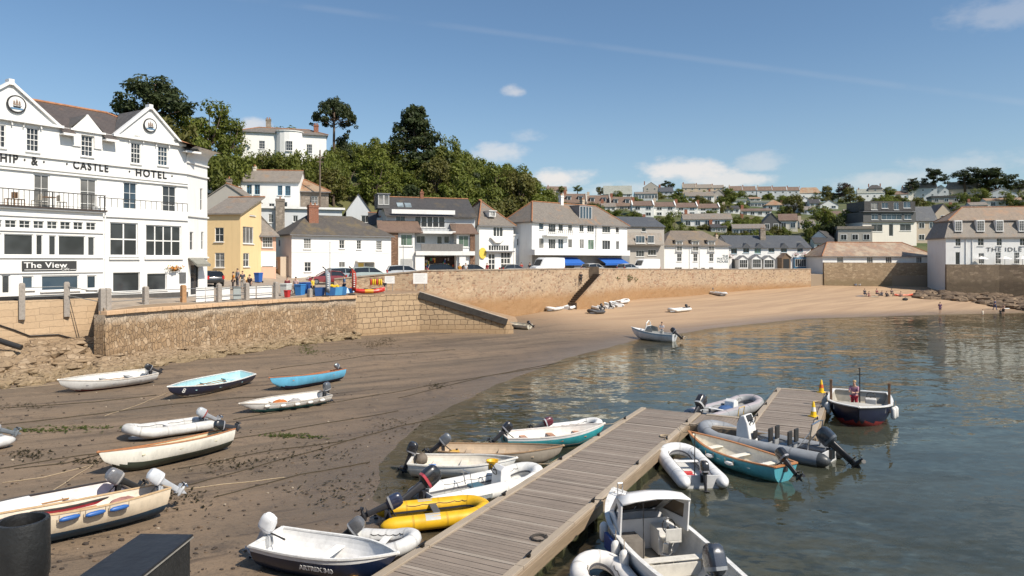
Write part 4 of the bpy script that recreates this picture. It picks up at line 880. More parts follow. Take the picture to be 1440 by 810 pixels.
def roof(t, kind, L, D, v, h, mat, ov=.35, ri=None, ridge=ridge_m, x0=0., y0=0., fas=True, gw=None):
    """hip / gable (ridge along x) / front (ridge along y) / mono; gw=(MB of the walls, material index) receives gable triangles"""
    a, b, c, d = x0-ov, x0+L+ov, y0-ov, y0+D+ov; ym = y0+D/2; xm = x0+L/2; mb = MB(); k = ov*h/(D/2) if kind != 'front' else ov*h/(L/2)
    e = v-k if kind in ('gable','front') else v
    rl = []
    if kind == 'hip':
        rl_, rr_ = ri if ri else (D/2,D/2); p, q = (x0+rl_,ym,v+h), (x0+L-rr_,ym,v+h); A,B,C_,D_ = (a,c,e),(b,c,e),(b,d,e),(a,d,e)
        mb.poly([A,B,q,p]); mb.poly([B,C_,q]); mb.poly([C_,D_,p,q]); mb.poly([D_,A,p]); rl = [(p,q),(A,p),(B,q),(C_,q),(D_,p)]; mb.box(a,b,c,d,e-.16,e-.003)
    elif kind == 'gable':
        a, b = x0-ov*.35, x0+L+ov*.35; t_ = .14
        P_ = [(c,e),(ym,v+h),(d,e),(d,e-t_),(ym,v+h-t_),(c,e-t_)]
        mb.add([(a,y,z) for y,z in P_]+[(b,y,z) for y,z in P_], [(0,6,7,1),(1,7,8,2),(2,8,9,3),(3,9,10,4),(4,10,11,5),(5,11,6,0),(0,1,4,5),(1,2,3,4),(7,6,11,10),(8,7,10,9)])
        rl = [((a,ym,v+h),(b,ym,v+h))]
        if gw: gw[0].poly([(x0,y0+D,v),(x0,y0,v),(x0,ym,v+h-.1)], gw[1]); gw[0].poly([(x0+L,y0,v),(x0+L,y0+D,v),(x0+L,ym,v+h-.1)], gw[1])
    elif kind == 'front':
        c, d = y0-ov*.4, y0+D+ov*.4; t_ = .14; P_ = [(a,e),(xm,v+h),(b,e),(b,e-t_),(xm,v+h-t_),(a,e-t_)]
        mb.add([(x,c,z) for x,z in P_]+[(x,d,z) for x,z in P_], [(1,7,6,0),(2,8,7,1),(3,9,8,2),(4,10,9,3),(5,11,10,4),(0,6,11,5),(5,4,1,0),(4,3,2,1),(10,11,6,7),(9,10,7,8)])
        rl = [((xm,c,v+h),(xm,d,v+h))]
        if gw: gw[0].poly([(x0,y0,v),(x0+L,y0,v),(xm,y0,v+h-.1)], gw[1]); gw[0].poly([(x0+L,y0+D,v),(x0,y0+D,v),(xm,y0+D,v+h-.1)], gw[1])
    elif kind == 'mono':
        t_ = .14; mb.add([(a,c,e),(b,c,e),(b,d,v+h),(a,d,v+h),(a,c,e-t_),(b,c,e-t_),(b,d,v+h-t_),(a,d,v+h-t_)], [(0,1,2,3),(7,6,5,4),(0,4,5,1),(1,5,6,2),(2,6,7,3),(3,7,4,0)]); rl = [((a,d,v+h),(b,d,v+h))]
        if gw:
            gw[0].poly([(x0,y0+D,v),(x0,y0,v),(x0,y0+D,v+h-.15)], gw[1]); gw[0].poly([(x0+L,y0,v),(x0+L,y0+D,v),(x0+L,y0+D,v+h-.15)], gw[1]); gw[0].poly([(x0+L,y0+D,v),(x0,y0+D,v),(x0,y0+D,v+h-.15),(x0+L,y0+D,v+h-.15)], gw[1])
    elif kind == 'flat':
        mb.box(a,b,c,d,v,v+h)
    r_ = mb.build('roof', mat, t)
    if rl and ridge:
        mb = MB()
        for p, q in rl: mb.tube([Vector(p)+Vector((0,0,.02)), Vector(q)+Vector((0,0,.02))], .11, 6)
        mb.build('ridge_tiles', ridge, r_)
    if fas and kind == 'hip': mb = MB(); mb.bar((a,c-.06,e-.12),(b,c-.06,e-.12),.09,.09); mb.build('gutter', lead, r_)
    return r_
class Bld:
    def __init__(s, name, label, A, B, z, D, top, wall, group=None, cat='house', wins=(), lwins=(), rwins=(), base=-3, low=None, w=.08, wallname='wall'):
        """A,B=(px,Y) ends of the front; top=(px,py) eave point or a height; wins=[(px0,py0,px1,py1,nx,ny,{opts})]"""
        a = at(A[0],HZ,A[1]); b = at(B[0],HZ,B[1]); a.z = b.z = z; ang = math.atan2(b.y-a.y, b.x-a.x); s.L = math.hypot(b.x-a.x, b.y-a.y); s.D = D
        s.t = thing(name, label, cat, a, ang, group); s.f = Frame(a, ang); s.front = Panel(s.t, s.f)
        s.v = top if isinstance(top, (int, float)) else s.f.fac(*top)[1]-z
        s.z = z; lo = a+s.f.y*D; s.left = Panel(s.t, Frame(lo, ang-math.pi/2), (0,D,0), -math.pi/2); s.right = Panel(s.t, Frame(b, ang+math.pi/2), (s.L,0,0), math.pi/2)
        s.mb = MB(); s.wall = wall; s.todo = []
        for pn, ws, Lw in ((s.front, wins, s.L), (s.left, lwins, D), (s.right, rwins, D)):
            hs = []
            for q in ws:
                r = s.rect(pn, q[:4]); hs.append(r); s.todo.append((pn, r, q[4], q[5], q[6] if len(q) > 6 else {}))
            s.mb.X = pn.X(); holes_wall(s.mb, 0, Lw, base, s.v, hs); s.mb.X = None
        s.mb.poly([(s.L,D,base),(0,D,base),(0,D,s.v),(s.L,D,s.v)])
        s.low = low
    def rect(s, pn, q, w=0.):
        r = pn.f.rect(q, w); return (r[0], r[1], r[2]-s.z, r[3]-s.z)
    def done(s, mats=None):
        s.wallo = s.mb.build('wall', mats or s.wall, s.t)
        for pn, r, nx, ny, op in s.todo: window(pn, r, nx, ny, **op)
        return s
    def box(s, name, q, w0, w1, mat, pn=None, parent=None, bevel=0):
        """a box on the facade covering pixel rect q seen at depth w0, reaching back to w1"""
        pn = pn or s.front; a, b, c, d = s.rect(pn, q, w0); mb = MB(); mb.X = None; mb.box(a,b,w0,w1,c,d)
        if parent is None: return mb.build(name, mat, s.t, loc=pn.loc, rz=pn.rz, bevel=bevel)
        return mb.build(name, mat, parent, bevel=bevel)
def text_fit(body, b, q, mat, w=-.03, space=1., name='lettering', pn=None, bold=0, parent=None):
    pn = pn or b.front; (u0, v0), (u1, v1) = pn.f.fac(q[0], q[3], w), pn.f.fac(q[2], q[1], w)
    v0 = pn.f.fac(q[0], q[3], w)[1]-b.z; vt = pn.f.fac(q[0], q[1], w)[1]-b.z
    o = text_mesh(name, body, 1, mat, parent or b.t, (0,0,0), .02, space=space, bold=bold)
    xs = [v.co.x for v in o.data.vertices]; ys = [v.co.y for v in o.data.vertices]
    for v in o.data.vertices: v.co.x = (v.co.x-min(xs))/(max(xs)-min(xs))*(u1-u0); v.co.y = (v.co.y-min(ys))/(max(ys)-min(ys))*(vt-v0); v.co.z *= .6
    o.location = (u0, w, v0); return o
# ---------------------------------------------------------------- the hotel
hd = Vector((.5145,.8575,0)); P150 = at(150,HZ,52); H0 = P150-hd*15; H0.z = 5.45
hA = H0; hang = math.atan2(hd.y, hd.x)
def hpx(u): p = H0+hd*u; return (CX+FP*p.x/p.y, p.y)
HL = 15+6.45
hb = Bld('hotel', 'large white gabled seaside hotel with lettered frieze and balcony behind the railings', hpx(0), hpx(HL), 5.45, 10, (162,190), white, cat='hotel',
  wins=[(37,180,55,213,3,4,dict(sash=True)),(-10,175,8,207,3,4,dict(sash=True)),(114,191,131,220,3,4,dict(sash=True,gm=glass)),(184,201,198,230,3,4,dict(sash=True,gm=glass)),(222,206,236,233,3,4,dict(sash=True)),
        (47,245,70,303,2,3,dict(fr=.09,gm=glass_l)),(112,251,136,305,2,3,dict(fr=.09,gm=glass_l)),(173,256,193,301,2,3,dict(fr=.09,gm=glass_b)),(228,261,248,303,2,3,dict(fr=.09,gm=glass)),(-30,240,-8,300,2,3,dict(fr=.09,gm=glass_l))])
t = hb.t; f = hb.f; z0 = 5.45
vE = hb.v                                                        # wall head
# gables: (px left, px right, py base, px apex, py apex)
def gable(pl, pr, pyl, pa, pya, dpt):
    u0, _ = f.fac(pl, pyl); u1, _ = f.fac(pr, pyl); ua, va = f.fac(pa, pya); va -= z0; ua = (u0+u1)/2
    mb = hb.mb; mb.prism([(u0,vE),(u1,vE),(ua,va)], -.03, .25)
    cp = MB()
    for s_, (p, q) in enumerate((((u0-.18,vE-.05),(ua,va+.1)),((u1+.18,vE-.05),(ua,va+.1)))): cp.bar((p[0],.04,p[1]),(q[0],.04,q[1]),.5,.16)
    cp.box(ua-.16,ua+.16,-.22,.3,va-.1,va+.28); cp.box(u0-.3,u1+.3,-.28,.1,vE-.12,vE+.06); return u0, u1, ua, va, cp
g1 = gable(-60,81,176,22,119,3); g2 = gable(163,254,193,209,152,3)
hb.done()
ri = None
vr = f.fac(120,154,5)[1]-z0
mb = MB(); ov = .45; L = HL
mb.poly([(-1,.03,vE-.03),(L+.9,.03,vE-.03),(L-3.6,5,vr),(-1,5,vr)]); mb.poly([(L+.9,.03,vE-.03),(L+.9,10.4,vE-.03),(L-3.6,5,vr)]); mb.poly([(L+.9,10.4,vE-.03),(-1,10.4,vE-.03),(-1,5,vr),(L-3.6,5,vr)])
slp = (vr-vE)/5
for e0, e1 in ((g1[1]+.1, f.fac(102,190)[0]), (f.fac(143,190)[0], g2[0]-.1), (g2[1]+.1, L+.9)):
    mb.poly([(e0,-.55,vE-.45),(e1,-.55,vE-.45),(e1,.035,vE+.0),(e0,.035,vE+.0)])
    cp_ = MB(); cp_.box(e0,e1,-.62,-.5,vE-.6,vE-.44); cp_.box(e0,e1,-.5,-.003,vE-.55,vE-.48); cp_.build('eaves_gutter', wwhite, t)
hroof = mb.build('roof', slate_mat('hotel_slate', (.105,.085,.075), (.075,.062,.055), (.22,.11,.055), .12), t)
mb = MB(); mb.tube([(-1,5,vr),(L-3.6,5,vr)], .14, 6); mb.tube([(L-3.6,5,vr),(L+.9,.03,vE)], .12, 6); mb.build('ridge_tiles', ridge_m, hroof)
for (u0,u1,ua,va,cp) in (g1,g2):
    mb = MB(); mb.poly([(u0,.1,vE),(ua,.1,va),(ua,4.2,va),(u0,.4,vE)]); mb.poly([(u1,.1,vE),(u1,.4,vE),(ua,4.2,va),(ua,.1,va)]); mb.build('gable_roof', slate, hroof)
    cp.build('gable_coping', wwhite, hroof)
# arched hood moulds on the gables
for px_, py_ in ((4,170),(46,176),(192,196),(229,203)):
    u_, v_ = f.fac(px_, py_+3, -.12); mb = MB(); mb.tube([(u_+.55*math.cos(a_*math.pi/8), -.14, v_-z0-.05+.55*math.sin(a_*math.pi/8)) for a_ in range(9)], .05, 6); mb.build('hood_mould', wwhite, t)
# small dormer gable between
u0,_ = f.fac(102,182,-.05); u1,_ = f.fac(143,182,-.05); ua,va = f.fac(122,162,-.05); va -= z0; vb = f.fac(122,184,-.05)[1]-z0; ua=(u0+u1)/2
mb = MB(); mb.prism([(u0,vE-1.6),(u1,vE-1.6),(u1,vb),(ua,va),(u0,vb)], -.1, .1); 
holes = hb.rect(hb.front, (114,191,131,220)); mb2 = MB()
mb2.prism([(u0-.05,vb),(u1+.05,vb),(ua,va+.06)], -.12, .05); mb2.box(u0-.2,u1+.2,-.25,.1,vb-.12,vb+.02); mb2.box(u0,holes[0]-.04,-.1,.4,vE-1.2,vb-.12); mb2.box(holes[1]+.04,u1,-.1,.4,vE-1.2,vb-.12); mb2.box(holes[0]-.04,holes[1]+.04,-.1,.4,holes[3]+.02,vb-.12)
dorm = mb2.build('dormer', white, t); mb = MB(); mb.poly([(u0-.2,-.1,vb),(ua,-.1,va+.05),(ua,3.4,va+.05),(u0-.2,1.2,vb)]); mb.poly([(u1+.2,-.1,vb),(u1+.2,1.2,vb),(ua,3.4,va+.05),(ua,-.1,va+.05)]); mb.build('dormer_roof', slate, dorm)
# frieze mouldings
mb = MB()
for py_ in (214,231.5,236): v_ = f.fac(0,py_,0)[1]-z0; mb.box(-.2,L+.12,-.14,-.002,v_-.06,v_+.06)
mb.build('string_course', wwhite, t)
for body, q in (('SHIP · & ·',(-9,213.5,63,226.5)),('· CASTLE',(93,224.5,152.5,236.2)),('· HOTEL ·',(181,235.5,243,246.5))):
    sp_ = 1.25
    text_fit(body, hb, q, black_paint, -.03, sp_, bold=.028)
# roundels with a little ship under sail
for px_, py_, r_ in ((23,146.5,12.5),(211,176.3,9.8)):
    u_, v_ = f.fac(px_, py_, -.12); v_ -= z0; rr = abs(f.fac(px_, py_-r_, -.12)[1]-z0-v_)
    circ = lambda k_: [(u_+k_*math.cos(2*math.pi*i/28), v_+k_*math.sin(2*math.pi*i/28)) for i in range(28)]
    mb = MB(); mb.prism(circ(rr), -.17, -.125); ro = mb.build('roundel', black_paint, t)
    mb = MB(); mb.prism(circ(rr*.84), -.19, -.172); fc = mb.build('roundel_face', wwhite, ro)
    q = lambda pts: [(u_+x*rr, v_+y*rr) for x, y in pts]
    mb = MB(); mb.prism(q([(-.42,-.22),(-.3,-.42),(.34,-.42),(.5,-.14),(.3,-.22)]), -.205, -.192); mb.prism(q([(-.02,-.22),(.02,-.22),(.02,.6),(-.02,.6)]), -.204, -.192); mb.prism(q([(-.3,-.22),(-.27,-.22),(-.27,.4),(-.3,.4)]), -.204, -.192); mb.prism(q([(.25,-.22),(.28,-.22),(.28,.42),(.25,.42)]), -.204, -.192); mb.build('ship_hull', black_paint, ro)
    mb = MB()
    for sx, sy, sw, sh in ((-.28,-.1,.13,.2),(-.28,.14,.1,.18),(0,-.12,.15,.26),(0,.18,.11,.24),(.27,-.1,.12,.22),(.27,.15,.09,.18)): mb.prism(q([(sx-sw,sy),(sx+sw,sy),(sx+sw*.75,sy+sh),(sx-sw*.75,sy+sh)]), -.212, -.206)
    mb.build('ship_sails', P('sail_brown', (.30,.22,.17), .7, .2, 6), ro)
    mb = MB(); mb.prism(q([(-.55,-.62),(.55,-.62),(.68,-.42),(-.68,-.42)]), -.203, -.192); mb.build('ship_sea', P('roundel_blue', (.12,.24,.38), .6, .2, 6), ro)
# cafe front: a flat roofed projection w=-1.4
wv = -1.4; q = lambda *r: hb.rect(hb.front, r, wv)
uE, vT = f.fac(145,300,wv); vT -= z0
hs = []; todo = []
tops = [(6.7,23.3),(26.7,43),(46.7,62),(66,81),(84.5,99.5),(103,117),(121,135),(-14,3)]
for a_, b_ in tops: sh = (a_+b_)/2*.031; todo.append((q(a_,309+sh,b_,320+sh),2,2,dict(fr=.05,sill=False,gm=glass,name='window')))
for r_ in ((5,329,47,359),(50.5,330,60.5,359),(68.5,331,79,359.2),(82,331.5,120,359.5),(123.5,333,133.5,359.8),(-14,328,2,359)): todo.append((q(*r_),1,1,dict(fr=.06,sill=False,gm=glass)))
for r_, gm_ in (((2.2,386.7,14.5,413),glass),((31,388,47,407),glass_b),((58,387,111,408.5),glass_b),((122,387,135.5,406),glass_b)): todo.append((q(*r_),1,1,dict(fr=.07,sill=r_[0] > 20,gm=gm_)))
mb = MB(); holes_wall(mb, 0, uE, -1.2, vT, [x[0] for x in todo], wv, 0, .16); mb.poly([(uE,wv,-1.2),(uE,0,-1.2),(uE,0,vT),(uE,wv,vT)]); mb.build('cafe_front', white, t)
for r_, nx, ny, op in todo: window(hb.front, r_, nx, ny, y=wv+.08, **op)
mb = MB(); mb.box(-.2,uE+.1,wv-.22,-.01,vT+.003,vT+.1); mb.box(-.2,uE+.15,wv-.3,wv-.0,vT+.1,vT+.2,1); mb.build('terrace_deck', [wwhite, P('dark_deck_edge', (.06,.045,.04), .7, .2, 4)], t)
mb = MB()
for py_ in (304.5,325,362,383): v_ = f.fac(60,py_,wv)[1]-z0; mb.box(-.1,uE+.06,wv-.09,wv-.002,v_-.05,v_+.05)
mb.build('string_course', wwhite, t)
mb = MB(); v_ = f.fac(60,415,wv)[1]-z0; mb.box(-.1,uE+.02,wv-.03,wv-.003,-1.2,v_); mb.build('plinth', black_paint, t)
r_ = q(30.5,367,106.7,381); mb = MB(); mb.box(r_[0],r_[1],wv-.1,wv-.003,r_[2],r_[3]); sg = mb.build('cafe_sign', P('sign_charcoal', (.045,.045,.045), .6, .15, 3), t)
lw = P('sign_white', (.82,.81,.78), .6, .05)
text_fit('The View', hb, (33.5,369,94.5,377), lw, wv-.115, 1.05, parent=sg, bold=.012); text_fit('Cafe', hb, (86,376.6,97.5,380.2), lw, wv-.115, parent=sg)
mb = MB(); ra = q(33,376,106,377); mb.box(ra[0],q(85,376,100,377)[0],wv-.112,wv-.101,ra[2]-.12,ra[2]-.09); mb.box(ra[0]+(ra[1]-ra[0])*.88,ra[1],wv-.112,wv-.101,ra[2]-.12,ra[2]-.09); mb.build('sign_rule', lw, sg)
# balcony railing over the cafe and round the bay
iron = P('black_iron', (.035,.033,.032), .5, .2, 6)
mb = MB(); n_ = 46
for i in range(n_+1): x = lerp(.0,uE,i/n_); mb.box(x-.014,x+.014,wv-.2,wv-.17,vT+.2,vT+1.2)
mb.box(0,uE+.1,wv-.22,wv-.15,vT+1.2,vT+1.26); mb.box(0,uE+.1,wv-.2,wv-.17,vT+.3,vT+.33)
for i in range(5): x = lerp(.2,uE,i/4); mb.box(x-.03,x+.03,wv-.22,wv-.15,vT+.2,vT+1.2)
mb.build('balcony_railing', iron, t)
# right hand bay w=-.7
wb = -.75; qb = lambda *r: hb.rect(hb.front, r, wb); uB0 = uE+.02; uB1 = f.fac(264,330,wb)[0]; vP = f.fac(200,294,wb)[1]-z0
todo = [(qb(154.5,313,194,360),2,2,dict(fr=.09,bar=.1,gm=glass)),(qb(205,317,255,360.5),4,2,dict(fr=.09,bar=.09,gm=glass)),(qb(159,383,197,410),1,1,dict(fr=.05,gm=glass,fm=wwhite)),(qb(207,384.5,234.5,408),1,1,dict(fr=.05,gm=glass))]
mb = MB(); holes_wall(mb, uB0, uB1, -1.2, vP, [x[0] for x in todo], wb, 0, .2); mb.poly([(uB1,wb,-1.2),(uB1,0,-1.2),(uB1,0,vP),(uB1,wb,vP)]); mb.poly([(uB0,wb,vP),(uB1,wb,vP),(uB1,0,vP),(uB0,0,vP)]); mb.poly([(uB0,0,-1.2),(uB0,wb,-1.2),(uB0,wb,vP),(uB0,0,vP)]); mb.build('bay_wall', white, t)
for r_, nx, ny, op in todo: window(hb.front, r_, nx, ny, y=wb+.12, **op)
mb = MB(); v_ = f.fac(200,306,wb)[1]-z0; mb.box(uB0,uB1+.08,wb-.12,wb-.002,v_-.08,v_+.06); v2 = f.fac(200,364,wb)[1]-z0; mb.box(qb(153,360,196,364)[0],qb(153,360,196,364)[1],wb-.13,wb-.002,v2-.06,v2+.05); r_ = qb(203,361,257,365); mb.box(r_[0],r_[1],wb-.13,wb-.002,r_[2],r_[3]); mb.build('string_course', wwhite, t)
mb = MB(); v_ = f.fac(200,413,wb)[1]-z0; mb.box(uB0,uB1+.02,wb-.03,wb-.003,-1.2,v_); mb.build('plinth', P('grey_plinth', (.09,.085,.08), .7, .2, 3), t)
mb = MB()
for i in range(17): x = lerp(uB0+.1,uB1,i/16); mb.box(x-.014,x+.014,wb+.04,wb+.07,vP,vP+.62)
mb.box(uB0,uB1,wb+.03,wb+.08,vP+.62,vP+.67); mb.build('balcony_railing', iron, t)
# the chamfered end with the entrance
e0 = t.matrix_basis @ Vector((HL,0,0)) if False else Vector(H0)+hd*HL; e1 = at(291.5,HZ,60.8); e1.z = z0; ea = math.atan2(e1.y-e0.y, e1.x-e0.x); EL = math.hypot(e1.x-e0.x, e1.y-e0.y)
ef = Frame(e0, ea); ep = Panel(t, ef, (HL,0,0), ea-hang)
er = lambda *r: (lambda q_: (q_[0],q_[1],q_[2]-z0,q_[3]-z0))(ef.rect(r))
ew = [(er(267,326,272,352),1,2,dict(gm=glass,sill=False)),(er(283,326,286.5,351),1,2,dict(gm=glass,sill=False)),(er(281.5,265,285,296),1,2,dict(gm=glass,sill=False)),(er(268,373,279,414),1,1,dict(gm=glass,fm=wdark,sill=False,name='door'))]
mb = MB(); mb.X = ep.X(); holes_wall(mb, 0, EL, -1.5, vE, [x_[0] for x_ in ew]); mb.poly([(EL,0,-1.5),(EL-.2,7,-1.5),(EL-.2,7,vE),(EL,0,vE)]); mb.build('end_wall', white, t)
for r_, nx, ny, op in ew: window(ep, r_, nx, ny, **op)
mb = MB(); 
for py_ in (232,248,305,362): v_ = ef.fac(280,py_)[1]-z0; mb.box(-.05,EL+.08,-.12,-.002,v_-.07,v_+.06)
mb.build('string_course', wwhite, t, loc=ep.loc, rz=ep.rz)
mb = MB(); g_ = []
for k in range(6): a_ = k/5*math.pi/2; o_ = .9*(1-math.cos(a_)); zz_ = vE-1.25+1.2*math.sin(a_); g_.append([(-.1,-o_,zz_),(EL+o_*.6,-o_,zz_),(EL+o_*.6,4,zz_)])
mb.grid(g_); mb.build('cove', wwhite, t, loc=ep.loc, rz=ep.rz); v_ = vE-.03
mb = MB(); mb.add([(-.9,-1.0,v_),(EL+.7,-1.0,v_),(EL+.7,5,v_),(-1.6,4.5,vr-1.2)], [(0,1,3),(1,2,3)]); mb.build('end_roof', slate_o, hroof, loc=ep.loc, rz=ep.rz)
q_ = er(263.5,362,283,373); mb = MB(); mb.add([(q_[0],-.02,q_[3]),(q_[1],-.02,q_[3]),(q_[1],-.8,q_[2]+.1),(q_[0],-.8,q_[2]+.1),(q_[0],-.8,q_[2]-.1),(q_[1],-.8,q_[2]-.1)], [(0,1,2,3),(3,2,5,4),(0,3,4),(1,5,2)]); o_ = mb.build('awning', P('grey_awning', (.26,.25,.21), .8, .2, 4), t, loc=ep.loc, rz=ep.rz); o_.modifiers.new('s','SOLIDIFY').thickness = .03
r_ = qb(252,383,261,398); mb = MB(); mb.box(r_[0],r_[1],wb-.06,wb-.003,r_[2],r_[3]); mb.build('menu_board', P('menu_grey', (.14,.14,.14), .4, .4, 14), t)
mb = MB(); u_, v_ = f.fac(246,377,wb-.3); 
hr = random.Random(4)
for i in range(150): c_ = Vector((u_+hr.gauss(0,.3), wb-.28+hr.gauss(0,.1), v_-z0+hr.gauss(0,.09))); mb.add([c_+Vector((hr.uniform(-.08,.08),hr.uniform(-.08,.08),hr.uniform(-.08,.08))) for _ in range(4)], [(0,1,2,3)], hr.choice([0,0,1,2]))
for i in range(20): c_ = Vector((u_+hr.uniform(-.2,.2), wb-.28, v_-z0-.15)); mb.ball(c_, (.08,.1,.09), 6, 4, 3)
fb = mb.build('hanging_basket', [P('petal_orange',(.72,.25,.02),.6,.2), P('petal_yellow',(.75,.5,.05),.6,.2), P('leaf_green',(.06,.11,.02),.6,.2), P('basket_brown',(.2,.12,.06),.8,.2)], None, loc=t.location, rz=hang); tag(fb, 'basket of orange and yellow flowers on the white hotel wall', 'flower basket')
# a cream stucco corner downpipe
mb = MB(); mb.tube([(uE+.12,-1.45,.0),(uE+.12,-1.45,vT)], .05, 8); mb.build('drainpipe', wwhite, t)
# ================================================================ the harbour front, left to right
S2 = dict(sash=True); gD = dict(gm=glass); gL = dict(gm=glass_l); gB = dict(gm=glass_b)
def roof_on(b, kind, py=None, px=None, h=None, mat=slate, depthw=None, **k):
    if h is None: h = b.f.fac(px, py, depthw if depthw is not None else b.D/2)[1]-b.z-b.v
    gw = (b.mb, 0) if kind in ('gable','front','mono') else None
    b.roof = roof(b.t, kind, b.L, b.D, b.v, h, mat, gw=gw, **k); b.rh = h; return b.roof
# yellow house
b = Bld('yellow_house', 'tall ochre yellow house with grey slate roof next to the white hotel', (291,78.5), (338,78), 5.6, 4.8, (337,300), yellow,
  wins=[(302,320,314.5,340,2,2,dict(sash=True,gm=glass)),(302,355.5,315.5,376,2,2,dict(sash=True,gm=glass_l))], rwins=[(341,334,357,343,2,2,dict(sill=False)),(341.5,319,356.5,342.5,3,1,gL)][1:]+[(342,356,350.5,375,2,2,S2),(351,290,358.5,303,2,1,gL)])
roof_on(b, 'mono', 277, 350, mat=slate_p, depthw=4.8, ov=.3); b.done()
b = Bld('slate_gable_house', 'grey slated gable rising just behind the yellow house', (290,95), (347,95.5), 8, 7, (318,277), greyr)
roof_on(b, 'front', 258, 317, mat=slate_p, depthw=0); chimney(b.roof, b.L*.4, 3, b.v+1, b.v+b.rh+.9, .6, .5, rubble_g, 1); b.done()
b = Bld('pink_cottage', 'narrow pink and white cottage squeezed between the yellow house and the white inn', (361,82.5), (388,83.5), 5.6, 6, (370,331), pink, wins=[(369,333,383.5,348,4,3,gL),(370,360,383.5,373,4,3,gD)])
roof_on(b, 'hip', 296, 366, mat=slate_p, ridge=None, ri=(.4,2.2)); b.box('white_lower_wall', (361.5,353.5,388,375.5), -.02, -.003, white).location.z += 0; b.done()
b = Bld('terraced_house', 'long white house with blue framed windows up behind the yellow house', (286,106), (421,108), 12.6, 7, (350,253), white, wins=[(322.5,258,329,266,2,2,dict(fm=wblue)),(347,259.5,354,273,2,2,dict(fm=wblue,gm=glass_b)),(358,259.5,365.5,273.5,2,2,dict(fm=wblue,gm=glass_b)),(390.5,261,397,274.5,2,2,dict(fm=wblue,gm=glass_b)),(401,261.5,408.5,275,2,2,dict(fm=wblue,gm=glass_b)),(378,286,386,294,2,2,gD),(396,284,404,292,2,1,gD)])
roof_on(b, 'gable', 239, 350, mat=slate_p); 
for x in (.47,.485): chimney(b.roof, b.L*x, 3.5, b.v+b.rh-.3, b.v+b.rh+.5, .35, .35, white_c, 1)
b.done()
b = Bld('stone_house', 'small grey stone house with an orange tiled hip roof at the foot of the wood', (423,109), (462,110), 13, 6.5, (440,269), rubble_g, wins=[(438,276,446.5,288,2,2,gL)])
roof_on(b, 'hip', 253, 425, mat=tile_o, ri=(.3,3.5)); b.done()
b = Bld('flat_roofed_house', 'low flat roofed white extension behind the white inn chimney', (358,100), (481,104), 8.5, 4.5, (420,294), palegrey, wins=[(377.5,301,385,313,2,2,gL),(412,303,419,312,2,1,gD)])
roof_on(b, 'flat', h=.3, mat=fascia_w, ov=.4); chimney(b.roof, b.f.fac(394,300,-.6)[0], -.4, 3.4, b.f.fac(394,280,-.6)[1]-b.z, 1.2, .8, rubble_g, 1); b.done()
# white inn
inn = b = Bld('white_inn', 'two storey white inn with hipped slate roof and one red brick chimney', (410,87), (550,95), 5.65, 6.3, (411,329), white,
  wins=[(427,335,437.5,350,3,4,dict(sash=True,gm=glass_l)),(477,337.5,484.5,349.5,2,2,gD),(501.5,337.7,508,350.5,2,3,dict(gm=glass)),(529,338.5,537,351.5,4,4,dict(gm=glass)),(428,368.5,437.5,382,2,2,dict(sash=True,gm=glass)),(476.5,368.3,485.5,376,2,1,gL)], lwins=[(391.5,337,394,347,1,1,dict(gm=glass,sill=False)),(394,366,400,373,1,2,gD)])
roof_on(b, 'hip', 303, 460, mat=slate_mat('inn_slate', (.10,.088,.075), (.07,.06,.052), (.16,.12,.06), .3), ri=(3.2,4.2), ridge=None)
chimney(b.roof, b.f.fac(440,310,2)[0], 2.0, b.v+.6, b.f.fac(440,289,2)[1]-b.z, 1.25, .7, brick, 2)
b.box('door_canopy', (503,366,530,368.5), -.7, -.003, fascia_w); b.box('door', (504,370,511.5,390), -.05, -.004, P('door_yellow', (.72,.50,.10), .5, .1)); b.box('shop_window', (513,370,527,381), -.04, -.004, glass_l)
b.box('string_course', (411,354.5,549,355.5), -.04, -.003, wwhite)
lf = b.left; mb = MB(); mb.box(2.3,5.2,-1.0,-.003,-1,2.7); pr = mb.build('porch', beige, b.t, loc=lf.loc, rz=lf.rz); window(Panel(b.t, lf.f, lf.loc, lf.rz), (3.2,4.2,1.3,2.3), 2, 2, y=-1.03, gm=glass)
b.done()
# ------- shop with balconies
b = Bld('shop_house', 'grey and white house with roof terrace balconies above an open fronted beach shop', (543,101), (668,105), 5.8, 10, (600,301), palegrey,
  wins=[(555.5,301.8,571,315.5,2,1,dict(gm=glass_b,fr=.16)),(583,303.4,626,320,5,1,dict(gm=glass,fr=.1,bar=.12))])
roof_on(b, 'gable', 277, 548, mat=slate_d, ov=.6); t = b.t; bz = b.z
b.box('fascia_board', (551,295,640,301), -.75, -.62, fascia_w)
R_ = lambda q, w=0.: b.rect(b.front, q, w)
mb = MB(); a,_,_,_ = R_((505,300,510,301),1); 
